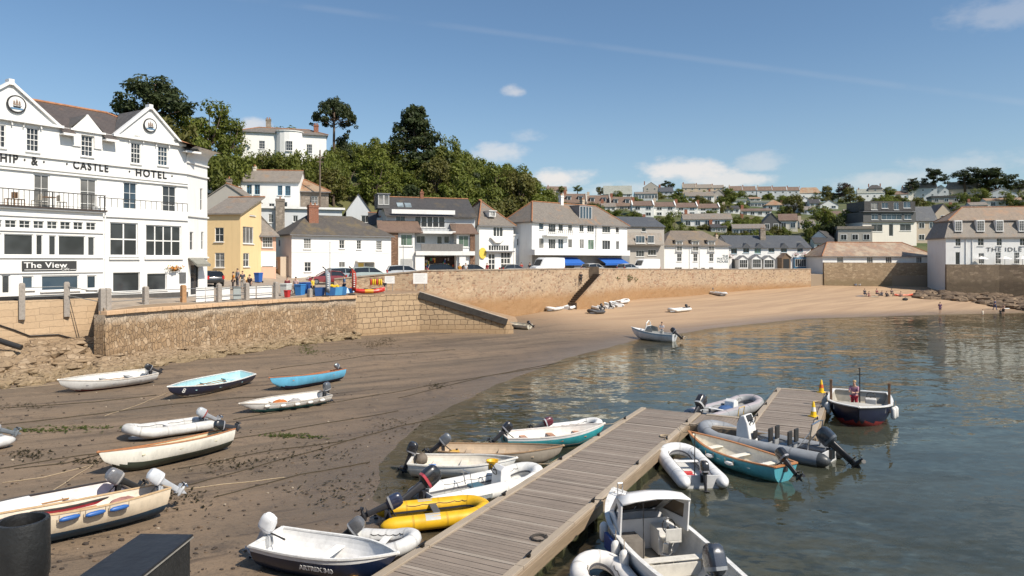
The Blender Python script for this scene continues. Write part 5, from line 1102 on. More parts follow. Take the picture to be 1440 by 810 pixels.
# dormer box on the roof with two lights and the two roof windows
u0,u1,v0,v1 = R_((531,273,548,288),1.4); mb = MB(); mb.box(u0,u1,1.4,5,v0-.5,v1); dm = mb.build('dormer', [dark_clad], b.roof); mb = MB(); mb.box(u0-.1,u1+.1,1.2,5.1,v1+.002,v1+.12); mb.build('dormer_roof', lead, dm); pnl = Panel(dm, b.f); window(pnl, (u0+.1,(u0+u1)/2-.03,v0,v1-.1), 1, 1, y=1.36, gm=glass_l, sill=False); window(pnl, ((u0+u1)/2+.03,u1-.1,v0,v1-.1), 1, 1, y=1.36, gm=glass_l, sill=False)
sl_ = b.rh/(b.D/2)
for q in ((558,280,567,290),(569,280.5,578,290.5)):
    w_ = 2.6; u0,u1,v0,v1 = R_(q, w_); mb = MB(); y0_, y1_ = 1.9, 3.1; zf = lambda y: b.v+sl_*y+.09
    mb.add([(u0,y0_,zf(y0_)),(u1,y0_,zf(y0_)),(u1,y1_,zf(y1_)),(u0,y1_,zf(y1_)),(u0,y0_,zf(y0_)-.2),(u1,y0_,zf(y0_)-.2),(u1,y1_,zf(y1_)-.2),(u0,y1_,zf(y1_)-.2)], [(0,1,2,3),(0,4,5,1),(1,5,6,2),(2,6,7,3),(3,7,4,0)]); mb.build('roof_window', glass_mat('roof_glass', (.32,.38,.4), .1), b.roof)
chimney(b.roof, b.f.fac(593,275,5)[0], 5, b.v+b.rh-.5, b.v+b.rh+.9, .5, .5, brick, 1)
b.done()
# the two projecting storeys below
w1 = -2.6
def block(name, q, w0, w_1, mat, holes=()):
    u0,u1,v0,v1 = R_(q, w0); hs = [R_(h[:4], w0) for h in holes]; mb = MB()
    holes_wall(mb, u0, u1, v0, v1, hs, w0); mb.poly([(u0,w0,v0),(u0,w0,v1),(u0,w_1,v1),(u0,w_1,v0)]); mb.poly([(u1,w0,v0),(u1,w_1,v0),(u1,w_1,v1),(u1,w0,v1)]); mb.poly([(u0,w0,v1),(u1,w0,v1),(u1,w_1,v1),(u0,w_1,v1)])
    o = mb.build(name, mat, t)
    for h, r in zip(holes, hs): window(b.front, r, h[4], h[5], y=w0+.08, **(h[6] if len(h) > 6 else {}))
    return o
block('left_bay', (560,325,583,386), w1, -.003, white, [(563,329,580.5,346,2,1,dict(gm=glass_g,fr=.12))])
block('right_bay', (642,327,661,386), w1, -.003, white, [(644.5,331,659.5,347.5,2,1,dict(gm=glass_g,fr=.1))])
block('stone_pier', (543,325,559.5,390), w1-.25, -.003, brown_stone); block('stone_pier', (661.4,328,668,390), w1-.25, -.003, brown_stone)
block('middle_wall', (583,322,642,386), -.9, -.004, palegrey, [(585.5,331.5,598,342,2,1,dict(gm=glass)),(614.5,332,622,343,1,1,dict(gm=glass,sill=False)),(624.5,332,632,342,1,1,dict(gm=glass))])
mb = MB()
for q in ((533,318,592,326),(638,322,670,328)):
    u0,u1,v0,v1 = R_(q, w1); mb.add([(u0-.2,w1-.5,v0),(u1+.2,w1-.5,v0),(u1,0,v1+.9),(u0,0,v1+.9),(u0-.2,w1-.5,v0-.15),(u1+.2,w1-.5,v0-.15),(u1,0,v0-.15),(u0,0,v0-.15)], [(0,1,2,3),(0,4,5,1),(3,0,4,7)[::-1],(1,5,6,2),(4,7,6,5)])
mb.build('skirt_roof', tile_b, t)
b.box('upper_balcony', (592,325,641,328.5), w1-.3, -.9, fascia_w)
mb = MB(); u0,u1,v0,v1 = R_((592.5,313,640,325), w1-.25); n_ = 26
for i in range(n_+1): x = lerp(u0,u1,i/n_); mb.box(x-.02,x+.02,w1-.27,w1-.23,v0,v1)
mb.box(u0,u1,w1-.28,w1-.22,v1,v1+.06); mb.build('balcony_railing', iron, t)
b.box('lower_balcony_parapet', (592.5,343,651,353), w1-.55, w1-.3, P('slatted_grey', (.21,.20,.19), .8, .25, 9, streak=True)); b.box('terrace_slab', (585,353.2,668,359), w1-.6, -.9, fascia_w)
b.box('shop_pier', (584,359.3,597,386), w1-.4, -1.2, white); b.box('shop_pier', (646,359.3,655,386), w1-.4, -1.2, white)
b.box('garage_door', (563.5,364,580,380), w1-.05, w1-.004, P('garage_grey', (.42,.42,.41), .6, .15)); 
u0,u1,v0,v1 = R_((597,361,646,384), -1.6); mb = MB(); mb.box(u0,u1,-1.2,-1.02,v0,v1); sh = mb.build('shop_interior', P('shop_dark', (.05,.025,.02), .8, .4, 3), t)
hr = random.Random(9)
for i in range(34): 
    x = hr.uniform(u0+.2,u1-.2); z = hr.uniform(v0+.5,v1-.3); mb = MB(); ww, hh = hr.uniform(.12,.3), hr.uniform(.2,.55); mb.box(x-ww/2,x+ww/2,-1.5,-1.25,z-hh/2,z+hh/2); mb.build('hanging_goods', P('goods_%d' % (i%7), [(.5,.03,.03),(.55,.22,.02),(.05,.22,.10),(.6,.5,.1),(.45,.4,.38),(.04,.10,.3),(.5,.05,.12)][i%7], .7, .2), sh, bevel=.03)
# the lower grey gabled house on its left
b2 = Bld('grey_gable_house', 'pale grey gabled house with dark slate roof between the white inn and the shop', (487,110), (521,111), 7.5, 9, (520,296), palegrey, wins=[(508,303,520,313,2,1,gD)])
roof_on(b2, 'front', 272, 503, mat=slate_d, depthw=0, ridge=None); b2.done()
b2 = Bld('white_lean_house', 'small white wing with a square white chimney behind the inn roof', (521,104.5), (545,105), 6, 5, (530,316), white, wins=[(526,318,532,326,2,1,gD)])
roof_on(b2, 'mono', 299, 533, mat=slate_d, depthw=5); chimney(b2.roof, 1.4, .6, 3.0, b2.v+1.0, .8, .6, white, 1); b2.done()
# ------- tall hip roofed white house
b = Bld('hip_roofed_house', 'white house with a tall mottled orange hip roof, a bow window and a yellow sign', (674,108.5), (722,111.5), 5.8, 11, (674,316.5), white,
  wins=[(693.5,319,707.5,333,3,1,dict(gm=glass,fr=.1,bar=.12)),(687,345,715.5,352.5,8,1,dict(gm=glass,bar=.1)),(687,357,696,379,2,3,dict(gm=glass,bar=.1)),(704.5,355,717.5,379,3,3,dict(gm=glass,bar=.12))], lwins=[(667,317,671,327,1,2,gD)])
roof_on(b, 'hip', 280, 672, mat=slate_o, ri=(3.2,3.2), depthw=4.2)
u0,u1,v0,v1 = b.rect(b.front, (688,297,697,305), .9); mb = MB(); mb.box(u0,u1,.9,3,v0,v1); mb.box(u0-.15,u1+.15,.7,3.2,v1+.002,v1+.1); dm = mb.build('dormer', wwhite, b.roof); window(Panel(dm, b.f), (u0+.1,u1-.1,v0+.1,v1-.1), 2, 1, y=.87, gm=glass, sill=False)
mb = MB(); u0,u1,v0,v1 = b.rect(b.front, (690,334,711,341.5), -.4); mb.prism([(u0,v1),((u0*2+u1)/3,v0),((u0+u1*2)/3,v0),(u1,v1)], -.45, -.003); mb.build('corbel', white, b.t)
u_, v_ = b.f.fac(679,356,-.2); mb = MB(); mb.prism([(u_+.62*math.cos(i*math.pi/10), v_-b.z+.85*math.sin(i*math.pi/10)) for i in range(20)], -.2, -.12); mb.build('yellow_sign', P('sign_yellow', (.75,.55,.08), .5, .12), b.t)
b.box('shop_canopy', (684,352.8,724,354.6), -.7, -.003, lead)
b.done()
b = Bld('white_annex', 'low white flat topped annex beside the tall hip roofed house', (722.5,111.8), (741,113), 5.8, 7, (731,331.5), white, wins=[(727,335.5,737,345.5,4,2,gD),(728.5,356,735,377,2,3,gD)])
roof_on(b, 'flat', h=.25, mat=fascia_w, ov=.15); b.done()
# ------- large white building with blue awnings
b = Bld('awning_building', 'long white three storey building with hipped slate roof and two blue shop awnings', (748,110), (882,126), 5.8, 6.6, (750,311.5), white,
  wins=[(758,313.5,764.5,323,1,1,gB),(771.5,314.5,781.5,326.5,3,1,gD),(785.5,315,792,325,1,1,gD),(799,315.8,805,325,1,1,gL),(815,316.3,821,326,2,1,gD),(826,316.8,835.5,326.4,3,1,gD),(847,318,858.5,327.3,3,1,gD),(866,319.3,870.7,327.5,1,1,gD),
   (758,335,765,349.5,1,1,gL),(771.5,336,781.5,350,3,1,gD),(785,336,792.5,350,2,1,gB),(799,336.3,805,348.5,1,1,gL),(815,336.5,821.5,349.5,2,1,gL),(827,337,835.5,351,2,1,dict(gm=glass_g)),(847,338,858.5,351,3,1,gD),(866.5,339,870.8,351,2,1,gD)])
roof_on(b, 'hip', 284, 760, mat=slate_o, ri=(3.3,4.6))
u0,u1,v0,v1 = b.rect(b.front, (815.5,290,833,309), .6); mb = MB(); mb.box(u0,u1,.75,3.2,v0,v1); mb.box(u0-.1,u1+.1,.6,3.3,v1+.002,v1+.12); dm = mb.build('glazed_dormer', [lead], b.roof); window(Panel(dm, b.f), (u0+.03,u1-.03,v0+.05,v1-.02), 4, 1, y=.7, gm=glass_b, sill=False, fr=.09, bar=.09)
chimney(b.roof, b.f.fac(789,280,3.3)[0], 3.3, b.v+b.rh-.6, b.v+b.rh+1.3, .6, .6, white, 1); chimney(b.roof, b.f.fac(820,284,4)[0], 4.2, b.v+b.rh-1, b.v+b.rh+1.0, .6, .6, beige, 1)
u0,u1,v0,v1 = b.rect(b.front, (752,351.5,886,359), -2.4); mb = MB(); mb.box(u0,u1,-2.4,-.003,v0,v1); mb.build('terrace_parapet', white, b.t)
u0,_,_,_ = b.rect(b.front, (757,360,758,380), -.6); mb = MB(); mb.box(0.1,b.L-.1,-.6,-.004,-1,v0-.003); mb.build('shop_front', P('shop_grey', (.25,.25,.25), .6, .2), b.t)
for q in ((790.5,362,817.5,370),(847,363,880,370)):
    u0,u1,v0,v1 = b.rect(b.front, q, -2.2); mb = MB(); mb.add([(u0,-2.9,v0),(u1,-2.9,v0),(u1,-1.2,v1),(u0,-1.2,v1),(u0,-2.9,v0-.35),(u1,-2.9,v0-.35)], [(0,1,2,3),(1,0,4,5)]); o = mb.build('awning', P('awning_blue', (.015,.11,.42), .7, .12, 3), b.t); sm_ = o.modifiers.new('s','SOLIDIFY'); sm_.thickness = .04
    window(b.front, (u0,u1,.1,v0-.1), 4, 1, y=-.65, gm=glass, sill=False, fm=wdark)
u0,u1,v0,v1 = b.rect(b.front, (769,327,805,332), -1.0); mb = MB(); mb.box(u0,u1,-1.0,-.003,v0,v0+.15); 
mb.build('balcony', wwhite, b.t); mb = MB()
for i in range(14): x = lerp(u0,u1,i/13); mb.box(x-.02,x+.02,-1.0,-.96,v0+.15,v0+1.0)
mb.box(u0,u1,-1.01,-.95,v0+1.0,v0+1.05); mb.build('balcony_railing', iron, b.t)
hr = random.Random(3); mb = MB(); u0,u1,v0,v1 = b.rect(b.front, (830,345,886,351.5), -2.2)
mb.tube([(b.f.fac(838,330,-.05)[0],-.08,0),(b.f.fac(838,330,-.05)[0],-.08,b.v)], .06, 6); mb.build('drainpipe', lead, b.t)
b.done()
# ------- grey stone building
b = Bld('grey_building', 'plain grey rendered building with two slate roof bands right of the blue awnings', (872,131), (934,134), 5.8, 9, (900,317), greyr, wins=[(902.5,319.5,908.5,326,1,1,gD),(894.5,352,906,361,3,1,gD),(911,351,923,359,3,1,gD),(879,333,884,342,1,1,gD)])
roof_on(b, 'gable', 305, 900, mat=slate_b, ridge=None)
u0,u1,v0,v1 = b.rect(b.front, (878,327,933,343.5), -.9); mb = MB(); mb.add([(u0,-1.0,v0),(u1,-1.0,v0),(u1,-.003,v1),(u0,-.003,v1),(u0,-.003,v0-.2),(u1,-.003,v0-.2),(u0,-1.0,v0-.2),(u1,-1.0,v0-.2)], [(0,1,2,3),(0,6,7,1),(6,4,5,7),(0,3,4,6),(1,7,5,2)]); sk = mb.build('skirt_roof', slate_p, b.t)
for q in ((894,331.5,907,342),(911,331,920,342)): r_ = b.rect(b.front, q, -.95); window(b.front, r_, 3, 1, y=-.9, gm=glass_b)
b.done()
# ------- the watch house
b = Bld('watch_house', 'white building lettered The Watch House with three dormers in a slate hip roof', (934,137.5), (1025,141), 5.0, 8, (975,345), white, wins=[(952,357,958.5,367.5,2,2,dict(sash=True,gm=glass)),(975,357,980.8,367.5,2,2,dict(sash=True,gm=glass)),(997.5,357,1003.3,367.5,2,2,dict(sash=True,gm=glass)),(949,376,959,383,3,1,gD),(975,376.5,980.8,383,2,1,gD),(986,376.5,991.5,383,2,1,gD),(997,376,1003,383,2,1,gD)])
roof_on(b, 'hip', 324.5, 975, mat=slate_mat('watch_slate', (.19,.155,.12), (.15,.12,.095), (.24,.17,.1), .3), ri=(3.4,3.6), ridge=None)
for q in ((950.5,339,960,353),(973,339,983,353),(995.5,339,1005.5,353)):
    u0,u1,v0,v1 = b.rect(b.front, q, -.12); mb = MB(); mb.box(u0,u1,-.12,1.6,v0-.4,v1); dm = mb.build('dormer', white, b.roof); mb = MB(); mb.box(u0-.25,u1+.25,-.35,2.2,v1+.002,v1+.22,0,.08); mb.build('dormer_roof', slate, dm); window(Panel(dm, b.f), (u0+.12,u1-.12,v0,v1-.12), 2, 2, y=-.16, gm=glass_l, sash=True)
text_fit('THE', b, (1016,358.5,1024,361.8), P('letter_teal', (.03,.07,.09), .6, .1)); text_fit('WATCH', b, (1008.5,362.2,1024,365.4), P('letter_teal',(0,0,0))); text_fit('HOUSE', b, (1008.5,366.2,1024,369.4), P('letter_teal',(0,0,0)))
for px_ in (969.5,983.5): u_ = b.f.fac(px_,360,0)[0]; mb = MB(); mb.tube([(u_,-.06,-1),(u_,-.06,b.v)], .05, 6); mb.build('drainpipe', wwhite, b.t)
chimney(b.roof, b.L*.97, 4, b.v, b.v+2.2, .5, .5, beige, 1); b.done()
# ------- pub
b = Bld('pub', 'white pub with blue slate roof, blue windows and three little gabled glass porches', (1025.5,142), (1140,143.5), 5.0, 9, (1080,347), white, wins=[(1028,349.5,1036.5,357,2,1,dict(fm=wblue,gm=glass)),(1045,347.8,1053.5,355.5,2,1,dict(fm=wblue,gm=glass)),(1061,349,1070,356.5,2,1,dict(fm=wblue,gm=glass_g)),(1080.5,347.8,1089,354.6,2,1,dict(fm=wblue,gm=glass)),(1098,347.2,1106.7,354.8,2,1,dict(fm=wblue,gm=glass)),(1121,346.8,1129.2,354.5,2,1,dict(fm=wblue,gm=glass_b)),(1029,364,1036,378,2,1,gD)])
roof_on(b, 'gable', 331, 1080, mat=slate_b, ridge=None); 
for px_ in (1045,1063,1098,1121): u_ = b.f.fac(px_+4,340,0)[0]; mb = MB(); mb.add([(u_-.9,-.3,b.v-.15),(u_+.9,-.3,b.v-.15),(u_,-.3,b.v+.75),(u_,2.4,b.v+.75)], [(0,2,3),(1,3,2),(0,1,2)]); mb.build('eaves_gable', slate_b, b.roof)
chimney(b.roof, b.f.fac(1072,330,3)[0], 3, b.v+.8, b.v+b.rh+1.2, 1.1, .8, rubble_g, 2)
for q, wl_ in (((1039,360,1052,380),1),((1057.5,359,1071,380),1),((1074,360,1089,380),1),((1099.5,357,1112,380),0)):
    u0,u1,v0,v1 = b.rect(b.front, q, -2.0); vm = lerp(v0,v1,.78); mt = wwhite if wl_ else P('porch_wood', (.2,.13,.08), .7, .3); mb = MB(); mb.prism([(u0,v0-1),(u1,v0-1),(u1,vm),((u0+u1)/2,v1),(u0,vm)], -2.0, -.003); po = mb.build('porch', mt, b.t)
    mb = MB(); 
    for s_ in (0,1): mb.bar(((u0-.2,u1+.2)[s_],-1.05,vm-.1),((u0+u1)/2,-1.05,v1+.1),2.2,.1)
    mb.build('porch_roof', lead if wl_ else tile_b, po)
    if wl_: window(Panel(po, b.f), (u0+.12,u1-.12,v0+.5,vm-.1), 4, 2, y=-2.04, gm=glass, sill=False)
    else: mb = MB(); mb.box(u0+.3,u1-.3,-2.03,-2.003,v0-.5,vm-.3); mb.build('door', black_paint, po)
u0,u1,v0,v1 = b.rect(b.front, (1116.5,362,1135,378), -.3); mb = MB(); mb.box(u0,u1,-.3,-.003,v0-1,v1); sf = mb.build('shop_front', P('front_blue', (.05,.17,.30), .5, .15), b.t); window(Panel(sf, b.f), (u0+.2,u1-.2,v0+.4,v1-.3), 5, 1, y=-.34, gm=glass, sill=False)
b.done(); pubF = b
for i, (px_, py_) in enumerate(((1026.5,361),(1119.5,358),(1131.5,358))):
    u_, v_ = pubF.f.fac(px_,py_,-.5); p = pubF.t.matrix_basis @ Vector((u_,-.5,v_-pubF.z)); mb = MB(); hr = random.Random(i)
    for k in range(90): c_ = Vector((hr.gauss(0,.28),hr.gauss(0,.2),hr.gauss(0,.26))); mb.add([c_+Vector((hr.uniform(-.1,.1),hr.uniform(-.1,.1),hr.uniform(-.1,.1))) for _ in range(4)], [(0,1,2,3)], hr.choice([0,0,1]))
    mb.ball((0,0,-.2), (.22,.22,.15), 7, 4, 1)
    tag(mb.build('hanging_basket', [P('petal_pink', (.45,.06,.12), .6, .3), P('leaf_green',(0,0,0))], loc=p), ['pink flower basket at the left corner of the pub','pink flower basket left of the last upstairs window of the pub','pink flower basket at the right end of the pub'][i], 'flower basket', 'flower baskets on the pub')
# ------- low cottage with orange roof on a stone wall
b = Bld('boathouse', 'long low white cottage with mottled orange tiled roof above a stone wall on the beach', (1157,137), (1314,139.5), 5.0, 8, (1240,360), white, base=-3, wins=[(1177,361.3,1186,370,3,1,gL),(1219,361.3,1227.5,370,3,1,gL),(1245.5,361.3,1254,370,3,1,gL),(1288.5,361.3,1296.5,369.8,3,1,gL)])
roof_on(b, 'hip', 341, 1240, mat=slate_mat('mottled_orange', (.36,.21,.125), (.22,.16,.12), (.40,.33,.24), .5, .75, .45), ri=(3.2,4.0)); b.done()
tag(wall_strip(local([pxY(1159,136.2,7.45),pxY(1313.5,138.6,7.35)], pxY(1159,136.2,0)), .5, -1).build('beach_wall', stone_mat('beach_wall_stone', [(.36,.26,.16),(.25,.18,.11),(.44,.34,.22),(.33,.24,.15)], 1.7, (.18,.13,.08), 2.2, wet=(3.6,4.6,(.2,.15,.08))), loc=pxY(1159,136.2,0)), 'brown stone wall on the sand under the orange roofed cottage', 'wall')
# ------- white hotel at the right edge
b = Bld('slate_hotel', 'big white hotel with mansard slate roof and the letters The Idle Rocks, right edge', (1330,129.5), (1520,126), 6.0, 8, (1400,333.5), white, cat='hotel', base=-7,
  wins=[(1343.5,335,1351,346,2,2,dict(sash=True,gm=glass)),(1375,335,1383.5,345.5,2,2,dict(sash=True,gm=glass)),(1401.5,335,1409,345.5,2,2,dict(sash=True,gm=glass)),(1434,335,1442,345.5,2,2,dict(sash=True,gm=glass)),(1468,335,1476,346,2,2,S2),(1343.5,354.5,1350,372,1,1,dict(gm=glass,sill=False)),(1376,356,1384,371,3,4,gD),(1400,355,1407.5,371,3,4,gD),(1426,355,1433.5,371,3,4,gD),(1462,355,1470,371,3,4,gD)])
vm = b.f.fac(1400,309.5,1.1)[1]-b.z; mb = MB(); Lb, Db = b.L, b.D
mb.poly([(-.3,-.3,b.v),(Lb+.3,-.3,b.v),(Lb-1,1.1,vm),(1,1.1,vm)]); mb.poly([(-.3,Db+.3,b.v),(-.3,-.3,b.v),(1,1.1,vm),(1,Db-1,vm)]); mb.poly([(Lb+.3,-.3,b.v),(Lb+.3,Db+.3,b.v),(Lb-1,Db-1,vm),(Lb-1,1.1,vm)]); mb.poly([(Lb+.3,Db+.3,b.v),(-.3,Db+.3,b.v),(1,Db-1,vm),(Lb-1,Db-1,vm)]); mb.box(-.3,Lb+.3,-.3,Db+.3,b.v-.25,b.v-.003)
man = mb.build('mansard_roof', slate_p, b.t)
roof(man, 'hip', Lb-2, Db-2.1, vm, b.f.fac(1400,291,4)[1]-b.z-vm, slate_mat('old_orange_slate', (.30,.225,.155), (.22,.17,.13), (.36,.21,.12), .35), ov=.25, x0=1, y0=1.1, ri=(3.5,3.5))
for q in ((1343,311,1352.5,325),(1373.7,310.5,1384,325),(1401,310.5,1410.5,325),(1433,310.5,1442,325)):
    u0,u1,v0,v1 = b.rect(b.front, q, .1); mb = MB(); mb.box(u0-.1,u1+.1,.12,1.6,v0-.1,v1+.15); dm = mb.build('dormer', wwhite, man); window(Panel(dm, b.f), (u0,u1,v0,v1), 3, 4, y=.08, gm=glass_l)
text_fit('THE IDLE ROCKS', b, (1387,348,1481,353.6), P('letter_grey', (.10,.10,.10), .6, .1), -.05, 1.15)
for px_ in (1367,1358): u_ = b.f.fac(px_,345,0)[0]; mb = MB(); mb.tube([(u_,-.08,-1),(u_,-.08,b.v)], .06, 6); mb.build('drainpipe', wwhite, b.t)
b.done(); ih = b
tag(wall_strip(local([pxY(1331,127,7.15),pxY(1405,125.5,7.1),pxY(1530,121,7.1)], pxY(1331,127,0)), .6, -1).build('hotel_sea_wall', stone_mat('dark_wall_stone', [(.25,.185,.12),(.17,.125,.085),(.33,.25,.17),(.22,.165,.11)], 1.5, (.10,.075,.05), 1.8, wet=(3.4,5.0,(.09,.065,.04))), loc=pxY(1331,127,0)), 'dark stone sea wall holding the terrace of the hotel at the right edge', 'wall')
struct(MB.build(*(lambda m_: (m_, 'hotel_terrace', P('terrace_paving', (.4,.36,.31), .8, .2, 1)))((lambda m_: (m_.flat([pxY(1331,128,0)[:2], pxY(1405,126.8,0)[:2], pxY(1530,122.3,0)[:2], pxY(1530,128,0)[:2], pxY(1331,131,0)[:2]], 3, 6.05), m_)[1])(MB()))))
for i, (px_, w_) in enumerate(((1380,-1.3),(1413,-1.6),(1438,-1.5))):
    u_, v_ = ih.f.fac(px_,358,w_); p = ih.t.matrix_basis @ Vector((u_,w_,0.05)); t = thing('parasol', ['white parasol nearest the lettered hotel doorway on the terrace','white parasol in the middle of the hotel terrace under the letters','white parasol cut by the right edge on the hotel terrace'][i], 'parasol', p, 0, 'parasols on the hotel terrace')
    mb = MB(); mb.tube([(0,0,0),(0,0,2.5)], .03, 8); mb.lathe([(.25,0),(.25,.08),(.05,.1)]); mb.build('pole', wdark, t); mb = MB(); mb.lathe([(1.15,2.0),(1.16,2.04),(.6,2.32),(.03,2.55)], n=8); mb.build('canopy', P('parasol_white', (.78,.76,.72), .8, .08), t)
# ------- villa on the hill
b = Bld('villa', 'white regency villa with a bowed centre and stone chimneys above the wooded slope', (338,126), (459,130.5), 26.6, 7, (400,187), white, base=-3, wins=[(364,198,372.5,209.5,3,3,gD),(431,203,439,216,3,3,gD)])
roof_on(b, 'hip', 181, 400, mat=slate_o, ri=(3,3), ov=.3); u_ = b.f.fac(407,190)[0]; mb = MB(); mb.flat([(u_+2.3*math.cos(a_*math.pi/8+math.pi), 1.6*math.sin(a_*math.pi/8+math.pi)) for a_ in range(9)], -2, b.v+.15); bw = mb.build('bow', white, b.t, smooth=False)
mb = MB(); mb.flat([(u_+2.45*math.cos(a_*math.pi/8+math.pi), 1.75*math.sin(a_*math.pi/8+math.pi)) for a_ in range(9)], b.v+.16, b.v+.3); mb.build('bow_cornice', wwhite, bw); r_ = b.rect(b.front, (402,198,411.5,212), -1.62); window(Panel(bw, b.f), r_, 3, 3, y=-1.64, gm=glass)
chimney(b.roof, b.f.fac(377.5,175,4)[0], 4, b.v, b.f.fac(377.5,168,4)[1]-b.z, .9, .8, rubble_g, 2); chimney(b.roof, b.f.fac(444.5,180,2)[0], 2, b.v, b.f.fac(444.5,176,2)[1]-b.z, .85, .8, brick, 2); b.done()
# ------- dark guest house and neighbours above the cottage
b = Bld('guest_house', 'dark clad three storey guest house with white windows above the orange roofed cottage', (1213,176), (1289,177), 9.5, 9, (1250,312.6), white_c, base=-4, wins=[(1225.5,315.5,1241,325.5,2,1,gD),(1250,315,1256,332,1,1,dict(gm=glass,sill=False)),(1265.5,314.8,1281,324.5,2,1,gD)])
def gbox(name, q, w0, mat, wins):
    u0,u1,v0,v1 = b.rect(b.front, q, w0); hs = [b.rect(b.front, h[:4], w0) for h in wins]; mb = MB(); holes_wall(mb,u0,u1,v0,v1,hs,w0); mb.poly([(u0,w0,v0),(u0,w0,v1),(u0,9,v1),(u0,9,v0)]); mb.poly([(u1,w0,v0),(u1,9,v0),(u1,9,v1),(u1,w0,v1)]); mb.poly([(u0,w0,v1),(u1,w0,v1),(u1,9,v1),(u0,9,v1)]); mb.poly([(u0,w0,v0),(u0,9,v0),(u1,9,v0),(u1,w0,v0)])
    o = mb.build(name, mat, b.t)
    for h, r in zip(wins, hs): window(b.front, r, h[4], h[5], y=w0+.08, gm=h[6])
gbox('middle_storey', (1214,298,1288,312.5), -.4, dark_clad, [(1225.5,301,1235,309,2,1,glass_b),(1239.5,301,1268,309,4,1,glass_b),(1271.5,301,1281.5,308.5,2,1,glass_b)])
gbox('top_storey', (1215.5,283,1287,296.5), .8, slate_d, [(1225,285.5,1234,295,2,1,glass_l),(1240,285,1249,293,2,1,glass_b),(1257,284.5,1264,295,2,1,glass_b),(1270.5,283.8,1280.5,292.5,2,1,glass_b)])
mb = MB(); u0,u1,v0,v1 = b.rect(b.front,(1214,296.5,1288,298),-.9); mb.box(u0,u1,-.9,.9,v0,v0+.15); mb.build('balcony', lead, b.t)
b.done()
# ================================================================ trees
lf_mid = leaf_mat('leaf_mid', (.175,.205,.034), (.10,.135,.022), (.20,.21,.04)); lf_dark = leaf_mat('leaf_dark', (.055,.075,.025), (.028,.042,.016), (.075,.09,.028)); lf_olive = leaf_mat('leaf_olive', (.16,.155,.036), (.095,.10,.025), (.18,.16,.04)); lf_lime = leaf_mat('leaf_lime', (.15,.17,.03), (.09,.12,.02), (.18,.18,.04)); lf_rust = leaf_mat('leaf_rust', (.10,.065,.045), (.055,.04,.03), (.12,.085,.05))
bark = P('bark', (.12,.085,.06), .9, .4, 5, bump=.5)
def leaves(mb, c, r, n, size, rnd, flat_=1., up=.35):
    for _ in range(n):
        while True:
            v = Vector((rnd.uniform(-1,1), rnd.uniform(-1,1), rnd.uniform(-1,1)))
            if .12 < v.length_squared < 1: break
        p = c+Vector((v.x*r, v.y*r, v.z*r*flat_))
        nrm = (v.normalized()+Vector((rnd.gauss(0,.55), rnd.gauss(0,.55), up+rnd.gauss(0,.5)))).normalized()
        a = nrm.orthogonal().normalized(); a.rotate(Matrix.Rotation(rnd.uniform(0,6.28), 3, nrm)); b = nrm.cross(a); s = size*rnd.uniform(.6,1.35)
        mb.add([p-a*s, p-b*s*.55+nrm*s*.1, p+a*s, p+b*s*.55+nrm*s*.1], [(0,1,2,3)])
def limbs(mb, base, tips, r0, rnd):
    for tp in tips:
        m = base.lerp(tp, .5)+Vector((rnd.uniform(-.3,.3), rnd.uniform(-.3,.3), rnd.uniform(-.1,.3)))
        mb.tube([base, m, tp], [r0, r0*.6, r0*.2], 5)
